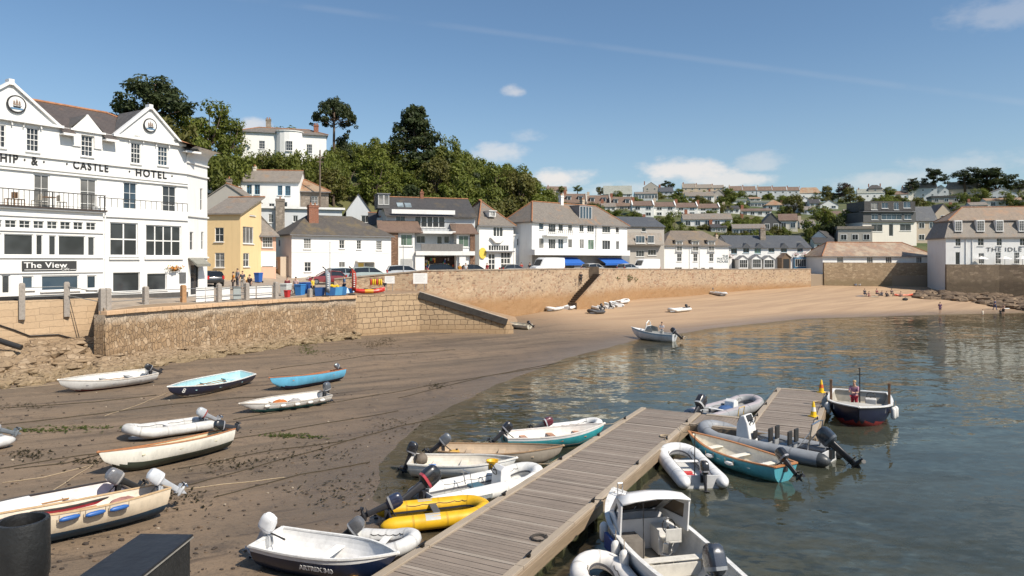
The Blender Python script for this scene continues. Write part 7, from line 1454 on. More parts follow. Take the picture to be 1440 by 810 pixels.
t = thing('clothes_rack', 'rack of yellow buoyancy vests behind the kayak', 'rack', slip(529,70)); mb = MB(); mb.tube([(-.6,0,0),(-.6,0,1.45),(.6,0,1.45),(.6,0,0)], .02, 6); mb.build('frame', iron, t)
for i in range(6): x = -.5+i*.2; mb = MB(); mb.ball((x,0,1.05), (.11,.2,.35), 8, 6); mb.build('vest', P('jacket_yellow' if i%3 else 'jacket_red', (.5,.05,.03), .7, .2, 6), t)
for px, Y, zt, zc, s_, lab in ((548,73,393.5,0,.5,'small white notice board against the wall behind the kayak'),(591,75.6,391.5,0,.75,'larger white notice board at the top of the slipway beam')):
    t = thing('notice_board', lab, 'sign', slip(px,Y), .15); ztop = CH+(HZ-zt)/FP*Y-4.72; 
    for x in (-s_*.6,s_*.6): mb = MB(); mb.tube([(x,.03,0),(x,.03,ztop+s_*.5)], .03, 6); mb.build('post', galv, t)
    mb = MB(); mb.box(-s_,s_,-.03,0,ztop-s_*.75,ztop+s_*.75); mb.build('board', pw, t)
    mb = MB()
    for k in range(4): mb.box(-s_*.7,s_*(.7-.25*(k%2)),-.034,-.031,ztop+s_*(.45-.28*k),ztop+s_*(.5-.28*k))
    mb.build('print', P('print_grey', (.45,.45,.45), .6, .1), t)
# bicycle
t = thing('bicycle', 'dark bicycle leaning by the bins at the end of the railing', 'bicycle', Vector(pxY(415,62.6,4.69)), .5)
for x in (-.52,.52):
    mb = MB(); mb.tube([(x+.33*math.cos(a),0,.34+.33*math.sin(a)) for a in [2*math.pi*k/16 for k in range(17)]], .022, 6, cap=False)
    for k in range(5): a = math.pi*k/5; mb.tube([(x-.31*math.cos(a),0,.34-.31*math.sin(a)),(x+.31*math.cos(a),0,.34+.31*math.sin(a))], .004, 3)
    mb.build('wheel', rub, t)
mb = MB(); 
for p_, q_ in (((-.52,0,.34),(-.15,0,.85)),((-.15,0,.85),(-.02,0,.32)),((-.02,0,.32),(-.52,0,.34)),((-.02,0,.32),(.4,0,.82)),((-.13,0,.8),(.4,0,.82)),((.4,0,.95),(.52,0,.34))): mb.tube([p_,q_], .02, 6)
mb.build('frame', P('bike_paint', (.08,.08,.09), .4, .2), t); mb = MB(); mb.box(-.28,-.02,-.06,.06,.88,.93); mb.build('saddle', rub, t); mb = MB(); mb.tube([(.36,-.28,1.0),(.4,0,.98),(.36,.28,1.0)], .016, 6); mb.build('handlebar', iron, t)
# utility pole and lamp posts
p = gp(450,108); mb = MB(); mb.tube([(0,0,-1),(0,0,11.3)], [.16,.11], 8); mb.bar((-.8,0,10.2),(.8,0,10.2),.1,.12); mb.bar((-.5,0,9.5),(.5,0,9.5),.1,.12); tag(mb.build('utility_pole', P('pole_wood', (.16,.12,.09), .9, .3, 3), loc=p, rz=.5), 'brown wooden utility pole in front of the stone house', 'pole')
for px, Y, h, lab in ((567,80,4.6,'thin grey pole on the sea wall by the white estate car'),(464,70,5.0,'thin mast rising beside the grey feather flag')):
    mb = MB(); b0 = gp(px,Y) if px > 500 else slip(px,Y); mb.tube([(0,0,0),(0,0,h)], [.04,.03], 6); mb.ball((0,0,h), .05, 6, 4); tag(mb.build('pole', galv, loc=b0), lab, 'pole')
# tables and chairs on the hotel balcony
wk = wood_mat('cafe_wood', (.32,.18,.09), (.2,.11,.06))
for u_, lab in ((5.6,'round cafe table on the hotel balcony at the left edge'),(10.7,'round cafe table on the hotel balcony near its right end')):
    p = hb.t.matrix_basis @ Vector((u_,-.75,vT+.2)); t = thing('cafe_table', lab, 'table', p, hang); mb = MB(); mb.lathe([(.42,.70),(.42,.74)], n=14); mb.build('table_top', wk, t); mb = MB(); mb.tube([(0,0,0),(0,0,.7)], .03, 6); mb.lathe([(.22,0),(.2,.04)]); mb.build('pedestal', iron, t)
cl = ['brown chair left of the first balcony table','pale chair right of the first balcony table','brown chair in the middle of the hotel balcony','brown chair next to the middle one on the balcony','pale wicker chair left of the second balcony table','pale wicker chair right of the second balcony table']
for i, u_ in enumerate((4.9,6.4,8.3,8.9,9.9,11.5)):
    p = hb.t.matrix_basis @ Vector((u_,-.8,vT+.2)); t = thing('cafe_chair', cl[i], 'chair', p, hang+(0 if i%2 else math.pi), 'chairs on the hotel balcony'); m = wk if 'brown' in cl[i] else P('wicker', (.5,.45,.38), .8, .2, 9)
    mb = MB(); mb.box(-.22,.22,-.22,.22,.42,.46); mb.build('seat', m, t); mb = MB(); mb.box(-.24,-.20,-.22,.22,.5,.9); mb.build('backrest', m, t)
    for x in (-.2,.2):
        for y in (-.2,.2): mb = MB(); mb.box(x-.02,x+.02,y-.02,y+.02,0,.42); mb.build('leg', m, t)
# ================================================================ vehicles
tyre = P('tyre', (.02,.02,.02), .8, .2, 6); cglass = glass_mat('car_glass', (.02,.025,.03), .05); rimm = P('alloy', (.4,.4,.41), .3, .15, metal=.8)
def vehicle(lab, px, Y, col, kind='car', rz=0., group=None, cat='car', z=None):
    p = gp(px,Y); 
    if z is not None: p.z = z
    t = thing('parked_'+cat, lab, cat, p, rz, group); m = P('paint_%02d%02d%02d' % tuple(int(c*99) for c in col), col, .25, .08, 2, coat=.6)
    S = {'car': (4.2,.86,[(-2.1,.55,.75),(-2.02,.4,.92),(-1.2,.3,.98),(.8,.3,.96),(1.7,.35,.82),(2.05,.42,.7),(2.1,.5,.62)],[(-1.95,.92,.1),(-1.5,1.38,.75),(-.6,1.47,.8),(.2,1.42,.78),(1.0,.95,.1)]),
         'estate': (4.6,.9,[(-2.3,.5,.85),(-2.25,.4,1.0),(-1.2,.3,1.02),(.9,.3,1.0),(1.9,.35,.88),(2.25,.42,.72),(2.3,.5,.62)],[(-2.22,1.0,.2),(-2.0,1.5,.78),(-.6,1.58,.82),(.3,1.52,.8),(1.15,1.0,.12)]),
         'van': (5.3,.98,[(-2.65,.5,2.35),(-2.6,.35,2.45),(-1.0,.3,2.5),(.9,.3,2.48),(1.25,.3,2.25),(1.75,.32,1.35),(2.5,.36,1.1),(2.65,.5,.7)],[(.72,1.35,.3),(.9,2.12,.88),(1.16,2.2,.9),(1.5,1.7,.86),(1.82,1.3,.3)])}[kind]
    L, hw, prof, gh = S; mb = MB(); rings = []
    for x, zb_, zt in prof:
        w_ = hw*(1 if abs(x) < L/2-.35 else .88); rings.append([(x,-w_,zb_),(x,w_,zb_),(x,w_*1.0,lerp(zb_,zt,.6)),(x,w_*.95,zt-.04),(x,w_*.86,zt),(x,-w_*.86,zt),(x,-w_*.95,zt-.04),(x,-w_*1.0,lerp(zb_,zt,.6))])
    mb.tube_rings(rings)
    body = mb.build('body', m, t, smooth=True, autosmooth=40)
    if kind != 'van':
        mb = MB(); rings = []
        for x, zt, w_ in gh: zb_ = .9; ww = hw*lerp(.92,.72,min(1,(zt-.9)/.6)); rings.append([(x,-hw*.9,zb_),(x,hw*.9,zb_),(x,ww,zt),(x,-ww,zt)])
        mb.tube_rings(rings); mb.build('side_window', cglass, t, smooth=True, autosmooth=30)
        mb = MB(); tops = [g_ for g_ in gh if g_[1] > 1.2]
        mb.grid([[(x,-hw*.74,zt-.03),(x,-hw*.4,zt+.025),(x,hw*.4,zt+.025),(x,hw*.74,zt-.03)] for x,zt,_ in tops]); o = mb.build('roof', m, t, smooth=True); o.modifiers.new('s','SOLIDIFY').thickness = .03
        mb = MB()
        for sd in (-1,1):
            for a, b_ in zip(gh, gh[1:]): mb.bar((a[0],sd*hw*lerp(.93,.75,min(1,(a[1]-.9)/.6)),a[1]),(b_[0],sd*hw*lerp(.93,.75,min(1,(b_[1]-.9)/.6)),b_[1]),.05,.06)
            mb.bar((-.35,sd*hw*.93,.95),(-.35,sd*hw*.76,1.45),.08,.05)
        mb.build('pillar', m, t)
    else:
        mb = MB(); mb.add([(1.78,-.78,1.36),(1.78,.78,1.36),(1.28,.72,2.2),(1.28,-.72,2.2)], [(0,1,2,3)]); mb.X = Matrix.Translation((.035,0,.02)); mb.v = [tuple(Vector(v)+Vector((.035,0,.02))) for v in mb.v]; mb.build('windscreen', cglass, t)
        for sd in (-1,1): mb = MB(); y = sd*(hw*.975+.01); mb.add([(.35,y,1.4),(1.5,y,1.4),(1.1,y*.97,2.1),(.35,y*.97,2.1)], [(0,1,2,3)]); mb.build('side_window', cglass, t)
    for x in (-L*.3,L*.3):
        for sd in (-1,1):
            mb = MB(); mb.tube([(x,sd*(hw-.2),.32),(x,sd*(hw+.01),.32)], .32, 14); wo = mb.build('wheel', tyre, t); mb = MB(); mb.tube([(x,sd*(hw-.0),.32),(x,sd*(hw+.02),.32)], .2, 10); mb.build('rim', rimm, wo)
    for sd in (-1,1):
        mb = MB(); mb.box(L/2-.1,L/2+.01,sd*hw*.62-.14,sd*hw*.62+.14,.62 if kind!='van' else .8,.76 if kind!='van' else 1.0); mb.build('headlight', P('lamp_glass', (.6,.62,.64), .1, .1), t)
        mb = MB(); mb.box(-L/2-.02,-L/2+.1,sd*hw*.8-.09,sd*hw*.8+.09,.72,1.05); mb.build('taillight', P('lamp_red', (.5,.02,.02), .2, .1), t)
    return t
vehicle('grey blue van with an open side parked before the white inn', 487, 83, (.30,.36,.40), 'estate', .55, cat='car'); vehicle('dark red car half hidden behind the grey feather flag', 459, 79, (.20,.03,.03), 'car', 3.6, cat='car')
vehicle('pale green grey estate car with glinting windows by the yellow shop door', 522, 82.5, (.36,.42,.40), 'estate', .35); vehicle('silver estate car with red tail lights at the start of the tall wall', 571, 85, (.5,.51,.52), 'estate', .25)
vehicle('black car in front of the open fronted beach shop', 626, 92.5, (.015,.016,.018), 'estate', .2); vehicle('dark car right of the black one', 668, 96, (.04,.045,.05), 'car', .3); vehicle('grey car left of the large white van', 724, 100, (.2,.21,.22), 'car', .4)
vehicle('large white van left of the stone steps', 769, 102.5, (.78,.78,.77), 'van', 3.75, cat='van'); vehicle('pale grey pickup like car under the left blue awning', 836, 111, (.5,.5,.5), 'estate', .75, cat='car'); vehicle('white van right of the right blue awning', 908, 122, (.78,.78,.77), 'van', 3.75, cat='van'); vehicle('silver car nose behind the white van by the grey building', 884, 118, (.42,.43,.44), 'estate', .8)
vehicle('dark car parked at the left of the yellow house', 296, 69, (.03,.035,.04), 'car', 2.2)
# ================================================================ weed and ropes on the mud
ropeM = P('pale_rope', (.42,.33,.22), .9, .3, 9); chainM = P('weedy_chain', (.055,.042,.025), .9, .4, 4)
def rope(pts, r, m, lab, up=0., name='mooring_rope', cat='rope', group=None, world=None):
    P_ = world or [hit(px,py)+Vector((0,0,.02+up)) for px,py in pts]; out = []
    for a, b_ in zip(P_, P_[1:]):
        for k in range(8): q = a.lerp(b_, k/8); 
        n_ = max(2, int((b_-a).length/.5))
        for k in range(n_): q = a.lerp(b_, k/n_); w_ = .12*mnoise.noise(q*.6); out.append(Vector((q.x+w_,q.y+w_,q.z if world else gz(q.x+w_,q.y+w_)+.015)))
    out.append(P_[-1]); mb = MB(); o0 = out[0].copy(); mb.tube([q-o0 for q in out], r, 5); tag(mb.build(name, m, loc=o0, smooth=True), lab, cat, group)
for i, pts in enumerate(([(-20,662),(120,640),(300,622),(430,600),(560,578)],[(-20,600),(90,588),(200,574),(330,560),(420,556)],[(20,660),(90,652),(140,640)],[(330,590),(470,566),(640,536),(800,512)],[(240,690),(420,640),(560,600),(640,584)],[(-10,575),(130,566),(220,556)],[(250,660),(380,634),(500,618)],[(380,520),(520,500),(640,492)],[(560,560),(680,530),(840,500)],[(300,700),(420,668),(520,650)])):
    rope(pts, .024, chainM, 'dark weedy ground chain lying across the mud', group='ground chains across the mud', name='ground_chain', cat='chain')
for pts, lab in (([(14,722),(90,680),(147,640)],'pale rope leading down from the cream clinker boat'),([(150,585),(205,566),(238,552)],'pale rope leading from the navy boat numbered 8'),([(0,548),(50,544),(86,540)],'pale rope leading left from the white rowing boat'),([(250,690),(310,682),(400,672)],'pale rope stretched right from the stern of the cream boat'),([(0,680),(60,672),(128,655)],'thin rope lying near the bow of the cream clinker boat')): rope(pts, .016, ropeM, lab)
weed_m = leaf_mat('bladder_weed', (.05,.04,.012), (.025,.02,.008), (.04,.035,.01)); green_m = leaf_mat('green_weed', (.10,.13,.02), (.06,.085,.015), (.08,.09,.02))
def weed(name, spots, m, seed, sz=.16):
    rd = random.Random(seed); mb = MB()
    for px, py, wx, wy, n_ in spots:
        for i in range(int(n_*1.1)):
            q = hit(px+rd.gauss(0,wx), py+rd.gauss(0,wy)); a = rd.uniform(0,6.28); s = sz*rd.uniform(.5,1.5); d = Vector((math.cos(a),math.sin(a),0))*s; e = Vector((-d.y,d.x,0))*.4; z = Vector((0,0,.02+rd.uniform(0,.03)))
            mb.add([q-d+z,q-e+z,q+d+z+Vector((0,0,.03)),q+e+z], [(0,1,2,3)])
    o = mb.build(name, m); o['kind'] = 'stuff'
weed('brown_seaweed', [(530,484,14,3,260),(545,478,8,2,90),(614,544,8,2,70),(45,572,20,2,60),(130,650,22,4,110),(40,640,18,4,90),(330,655,30,6,90),(480,690,40,12,120),(430,640,40,8,120),(250,700,26,8,110),(150,712,20,8,60),(560,600,30,8,80),(470,500,20,2,50),(560,500,40,4,60)], weed_m, 4, .075)
weed('green_seaweed', [(60,606,28,1.5,130),(110,602,30,1.2,90),(400,613,18,1.6,110),(435,615,12,1.2,50),(430,487,6,5,150),(436,495,10,2,80),(1058,404,22,1,60)], green_m, 6, .09)
Yp = 44.6; pa, pb = Vector(pxY(-12,42.6,3.3)), Vector(pxY(30,42.6,2.72)); mb = MB(); mb.tube([(0,0,0), pb-pa], .17, 10); tag(mb.build('drain_pipe', black_paint, loc=pa, smooth=False), 'thick black pipe running down to the rocks at the left edge', 'pipe')
_a, _b = Vector(TP[1]), Vector(TP[2]); _f = Frame((_a.x,_a.y,0), math.atan2(_b.y-_a.y,_b.x-_a.x)); _w = lambda px,py: (lambda q_: Vector(_f.o)+_f.x*q_[0]-_f.y*.07+Vector((0,0,q_[1])))(_f.fac(px,py,-.07)); cb = [_w(px,py) for px,py in ((-10,454),(20,464),(42,472.5),(60,471.5),(82,470.5),(110,478),(137,485))]; mb = MB(); mb.tube([q-cb[0] for q in cb], .045, 6); tag(mb.build('cable', black_paint, loc=cb[0]), 'black cable looping along the terrace wall at the left edge', 'cable')
# pebbles and broken shell scattered over the mud
rd = random.Random(12); mb = MB()
for i in range(600):
    px = rd.uniform(-10,620); py = 530+ (rd.random()**.8)*275; q = hit(px,py)
    if shore_d(q.x,q.y) < .2: continue
    s = rd.uniform(.02,.06)*(1.6 if rd.random() < .06 else 1); mb.ball(q+Vector((0,0,s*.3)), (s*rd.uniform(.8,1.6),s,s*.55), 5, 3, rd.choice([0,0,0,2,2,0,0,1]))
o = mb.build('pebbles', [P('pebble_dark', (.06,.045,.035), .8, .3), P('pebble_pale', (.4,.33,.25), .8, .3), P('pebble_brown', (.17,.12,.08), .8, .3)]); o['kind'] = 'stuff'
# green growth on the sea wall
rd = random.Random(8); mb = MB()
for cx_, cy_, s_, n_ in ((884,391,.7,160),(868,390,.5,40),(893,393,.5,50)):
    Yc = interp([(a,b) for a,b,_ in SEA], cx_)-.25; c0 = at(cx_,cy_,Yc); leaves(mb, c0, s_, n_, .12, rd, .8)
tag(mb.build('wall_plant', green_m), 'green tuft growing out of the sea wall right of the steps', 'plant')
# ================================================================ foreground bollard and box
t = thing('bollard', 'black iron pipe topped bollard in the bottom left corner', 'bollard', Vector((-2.05,2.98,5.9)))
mb = MB(); mb.lathe([(.093,0),(.093,.72),(.091,.80)], n=24); mb.build('post', P('bollard_iron', (.02,.019,.018), .55, .6, 9, bump=.25), t, smooth=True, autosmooth=40)
mb = MB(); mb.lathe([(.094,.77),(.099,.79),(.099,1.0),(.096,1.01),(.081,1.01),(.078,.99),(.078,.93),(.01,.925)], n=28); mb.build('cap', P('bollard_rim', (.017,.017,.017), .5, .5, 12, bump=.2), t, smooth=True, autosmooth=40)
mb = MB(); mb.lathe([(.077,.931),(.073,.945),(.01,.95)], n=18); mb.build('debris', P('cup_dirt', (.06,.045,.03), .9, .5, 20, bump=.8), t)
A0 = onz(198,751,6.78); A1 = onz(268,752,6.78); ed = (A1-A0); bx = (A0-Vector((ed.y,-ed.x,0)).normalized()*0); 
back = ed.normalized(); side = Vector((back.y,-back.x,0))
t = thing('metal_box', 'black painted steel box with a worn pale edge at the bottom left', 'box', Vector((A0.x,A0.y,5.9)), math.atan2(back.y,back.x))
hh = 6.78-5.9; Wb = ed.length; mb = MB(); mb.box(0,Wb,-.62,0,0,hh-.012); bb = mb.build('body', P('box_black', (.022,.021,.02), .5, .6, 7, bump=.5), t, bevel=.006)
mb = MB(); mb.box(-.006,Wb+.008,-.63,.008,hh-.011,hh); mb.build('lid', P('box_lid', (.016,.017,.02), .45, .35, 5, bump=.15), t, bevel=.003); mb = MB(); mb.box(Wb+.002,Wb+.010,-.63,.008,hh-.016,hh-.0112); mb.build('worn_edge', P('worn_metal', (.3,.28,.25), .5, .3, 20), t)
# ================================================================ people
skin = P('skin', (.50,.30,.21), .6, .08, 6)
def skin_mesh(verts, edges, radii, name, root=0, sub=1):
    me = bpy.data.meshes.new(name); me.from_pydata([tuple(v) for v in verts], edges, []); ob = bpy.data.objects.new(name, me); C.objects.link(ob)
    ob.modifiers.new('skin','SKIN'); s = ob.modifiers.new('s','SUBSURF'); s.levels = s.render_levels = sub
    for v, r in zip(me.skin_vertices[0].data, radii): v.radius = r if isinstance(r, tuple) else (r,r); v.use_root = False
    me.skin_vertices[0].data[root].use_root = True; ob.modifiers['skin'].use_smooth_shade = True; return ob
def person(lab, loc, rz, h=1.7, pose='stand', shirt=(.5,.5,.5), legs=(.05,.06,.1), hair=(.06,.04,.03), shorts=False, top=True, group='people', near=False, hold=None):
    """local +y is where the person faces"""
    J = {'pel':(0,0,.93),'spi':(0,-.01,1.12),'che':(0,0,1.32),'nek':(0,.0,1.47),'hd1':(0,.015,1.55),'hd2':(0,.02,1.63),'hd3':(0,.01,1.71),'nos':(0,.115,1.60)}
    arm = {'s':(.18,0,1.40),'e':(.24,-.02,1.13),'w':(.25,.08,.90),'h':(.25,.12,.82)}; leg = {'h':(.09,0,.88),'k':(.10,.03,.50),'a':(.10,-.01,.08),'t':(.11,.14,.035)}
    A = {1:dict(arm),-1:dict(arm)}; Lg = {1:dict(leg),-1:dict(leg)}
    if pose == 'arms': A = {s:{'s':(.18,0,1.40),'e':(.23,.10,1.16),'w':(.12,.32,1.15),'h':(.08,.40,1.17)} for s in (1,-1)}
    if pose == 'walk': Lg[1].update(k=(.10,.16,.52),a=(.10,.20,.10),t=(.10,.34,.06)); Lg[-1].update(k=(.10,-.05,.49),a=(.10,-.25,.12),t=(.10,-.14,.035)); A[1].update(w=(.24,-.1,.9),h=(.24,-.12,.82)); A[-1].update(e=(.24,.05,1.14),w=(.23,.22,.95),h=(.23,.28,.9))
    if pose == 'sit':
        dz = -.46
        for k in J: x,y,z = J[k]; J[k] = (x,y-.02,z+dz)
        for s in (1,-1): A[s] = {'s':(.18,-.02,.94),'e':(.24,.06,.70),'w':(.16,.28,.62),'h':(.13,.34,.60)}; Lg[s] = {'h':(.09,.04,.44),'k':(.13,.44,.48),'a':(.12,.50,.08),'t':(.12,.64,.035)}
    if pose == 'ground':
        dz = -.80
        for k in J: x,y,z = J[k]; J[k] = (x,y-.08,z+dz)
        for s in (1,-1): A[s] = {'s':(.18,-.08,.60),'e':(.25,.0,.38),'w':(.2,.24,.34),'h':(.17,.3,.34)}; Lg[s] = {'h':(.09,.02,.12),'k':(.14,.38,.40),'a':(.13,.60,.07),'t':(.13,.74,.04)}
    if pose == 'bend':
        for k, (y, z) in {'spi':(.10,1.05),'che':(.28,1.16),'nek':(.42,1.22),'hd1':(.50,1.24),'hd2':(.57,1.25),'hd3':(.64,1.25),'nos':(.60,1.15)}.items(): J[k] = (0,y,z)
        for s in (1,-1): A[s] = {'s':(.18,.34,1.18),'e':(.22,.42,.92),'w':(.16,.52,.70),'h':(.14,.55,.62)}
    k_ = h/1.75
    V = []; E = []; Rr = []; ix = {}
    def addv(n, p, r, par=None):
        ix[n] = len(V); V.append(Vector(p)*k_); Rr.append(tuple(q*k_ for q in r) if isinstance(r, tuple) else r*k_)
        if par: E.append((ix[par], ix[n]))
    addv('pel', J['pel'], (.15,.11)); addv('spi', J['spi'], (.135,.10), 'pel'); addv('che', J['che'], (.165,.115), 'spi'); addv('nek', J['nek'], .055, 'che'); addv('hd1', J['hd1'], .07, 'nek'); addv('hd2', J['hd2'], (.08,.098), 'hd1'); addv('hd3', J['hd3'], .055, 'hd2'); addv('nos', J['nos'], .014, 'hd2')
    for s in (1,-1):
        f = lambda p: (p[0]*s, p[1], p[2]); a = A[s]; l = Lg[s]; n = str(s)
        addv('s'+n, f(a['s']), .062, 'che'); addv('e'+n, f(a['e']), .044, 's'+n); addv('w'+n, f(a['w']), .029, 'e'+n); addv('h'+n, f(a['h']), (.042,.024), 'w'+n)
        hv = Vector(f(a['h'])); dv = (hv-Vector(f(a['w']))).normalized(); sd = dv.cross(Vector((0,1,.3))).normalized()
        if near:
            for i, (o_, L_) in enumerate(((-.032,.065),(-.011,.08),(.011,.076),(.032,.058))): addv('f%d%s' % (i,n), hv+sd*o_+dv*.035, .010, 'h'+n); addv('g%d%s' % (i,n), hv+sd*o_*1.1+dv*(.03+L_)+Vector((0,-.015,-.01)), .0075, 'f%d%s' % (i,n))
        addv('th'+n, hv+sd*-.05+dv*.01, .012, 'h'+n)
        addv('lh'+n, f(l['h']), .092, 'pel'); addv('k'+n, f(l['k']), .058, 'lh'+n); addv('a'+n, f(l['a']), .040, 'k'+n); addv('t'+n, f(l['t']), (.042,.032), 'a'+n)
    o = skin_mesh(V, E, Rr, 'person'); o.data.materials.append(skin); o.location = loc; o.rotation_euler = (0,0,rz); tag(o, lab, 'person', group)
    def cloth(name, keys, edges, grow, col, root):
        vi = {k: i for i, k in enumerate(keys)}; rr = []
        for k in keys:
            r = Rr[ix[k]]; rr.append(tuple(q+grow for q in r) if isinstance(r, tuple) else (r+grow, r+grow))
        c_ = skin_mesh([V[ix[k]] for k in keys], [(vi[a], vi[b]) for a, b in edges], rr, name, vi[root]); c_.data.materials.append(P('cloth_%02d%02d%02d' % tuple(int(c*99) for c in col), col, .85, .25, 9)); c_.parent = o
    if top:
        Vs = V; keys = ['pel','spi','che','s1','s-1','e1','e-1']
        cloth('shirt', keys, [('pel','spi'),('spi','che'),('che','s1'),('che','s-1'),('s1','e1'),('s-1','e-1')], .016, shirt, 'spi')
    lk = ['pel','lh1','lh-1','k1','k-1']; le = [('pel','lh1'),('pel','lh-1'),('lh1','k1'),('lh-1','k-1')]
    if not shorts: lk += ['a1','a-1']; le += [('k1','a1'),('k-1','a-1')]
    cloth('shorts' if shorts else 'trousers', lk, le, .014, legs, 'pel')
    hc = V[ix['hd2']]; up = (V[ix['hd3']]-V[ix['hd1']]).normalized(); fw = (V[ix['nos']]-hc).normalized(); mb = MB(); mb.ball(hc+up*.045*k_-fw*.022*k_, (.094*k_,.105*k_,.085*k_), 10, 7); mb.build('hair', P('hair_%02d%02d%02d' % tuple(int(c*99) for c in hair), hair, .7, .3, 20), o, smooth=True)
    for s in ('1','-1'):
        a, b_ = V[ix['a'+s]], V[ix['t'+s]]; mb = MB(); mb.tube([a-Vector((0,.03,.03))*k_, a.lerp(b_,.5)-Vector((0,0,.012)), b_+(b_-a)*.18], [.045*k_,.048*k_,.038*k_], 8); mb.build('shoe', rub if not shorts else P('shoe_pale', (.4,.36,.32), .7, .2), o, smooth=True)
    return o
def walkers(L):
    for lab, loc, rz, h, pose, sh, lg, kw in L: person(lab, loc, rz, h, pose, sh, lg, **kw)
fz = lambda px, Y: gp(px,Y)
walkers([('person in a black top sitting behind the white panels', fz(352-1,63), 2.8, 1.7, 'stand', (.03,.02,.025), (.05,.05,.06), {}),
 ('tall person in a grey top by the corner of the yellow house', fz(334,70), 2.6, 1.8, 'stand', (.25,.25,.26), (.1,.1,.12), {}),('person in an orange jacket bending near the railing', fz(328,66), 2.2, 1.7, 'stand', (.62,.22,.02), (.06,.05,.05), {}),
 ('person in dark grey standing right of the orange jacket', fz(341,68), 3.3, 1.7, 'stand', (.07,.07,.09), (.3,.28,.26), {}),('child in orange near the blue wheelie bin', fz(348.5,66), 3.0, 1.25, 'stand', (.62,.28,.05), (.15,.1,.06), {'shorts':True}),
 ('person in a dark red top behind the red bin', Vector(pxY(404,64,4.75)), 3.1, 1.72, 'stand', (.22,.04,.05), (.05,.05,.08), {}),('person in a pale pink top next to the bicycle', Vector(pxY(416,64.6,4.75)), 2.9, 1.68, 'stand', (.6,.42,.40), (.1,.1,.12), {}),
 ('person in a bright yellow shirt on the quay by the blue bins', Vector(pxY(440,63.3,4.72)), 4.5, 1.75, 'stand', (.78,.55,.06), (.05,.055,.06), {}),('person in blue walking between the flags', Vector(pxY(484,68,4.75)), 2.1, 1.75, 'walk', (.06,.16,.32), (.05,.08,.14), {'shorts':True}),
 ('person with bare back bending over at the end of the kayak', Vector(pxY(541,71,4.72)), 1.9, 1.7, 'bend', (.5,.3,.2), (.04,.04,.05), {'shorts':True,'top':False}),
 ('person in an orange vest by the black car', fz(646,88.5), 2.8, 1.72, 'stand', (.65,.30,.03), (.1,.1,.12), {}),('person in a red dress before the arched window', fz(685,98), 2.5, 1.7, 'stand', (.5,.05,.06), (.5,.06,.07), {}),('person in white at the beach shop door', fz(655,94), 3.2, 1.7, 'stand', (.6,.6,.6), (.05,.05,.07), {}),
 ('person in red outside the white annex', fz(733,104), 2.9, 1.7, 'stand', (.55,.06,.05), (.2,.2,.22), {}),('dark dressed person outside the white building wall', fz(745,103), 2.9, 1.75, 'stand', (.03,.03,.035), (.03,.03,.03), {})])
# the flight of steps
p = Vector(pxY(817,97.2,0)); p.z = 8-(400-365)/1000*96.2; person('person in black coming down the weedy stone steps', p, 3.6, 1.7, 'walk', (.02,.02,.022), (.02,.02,.022))
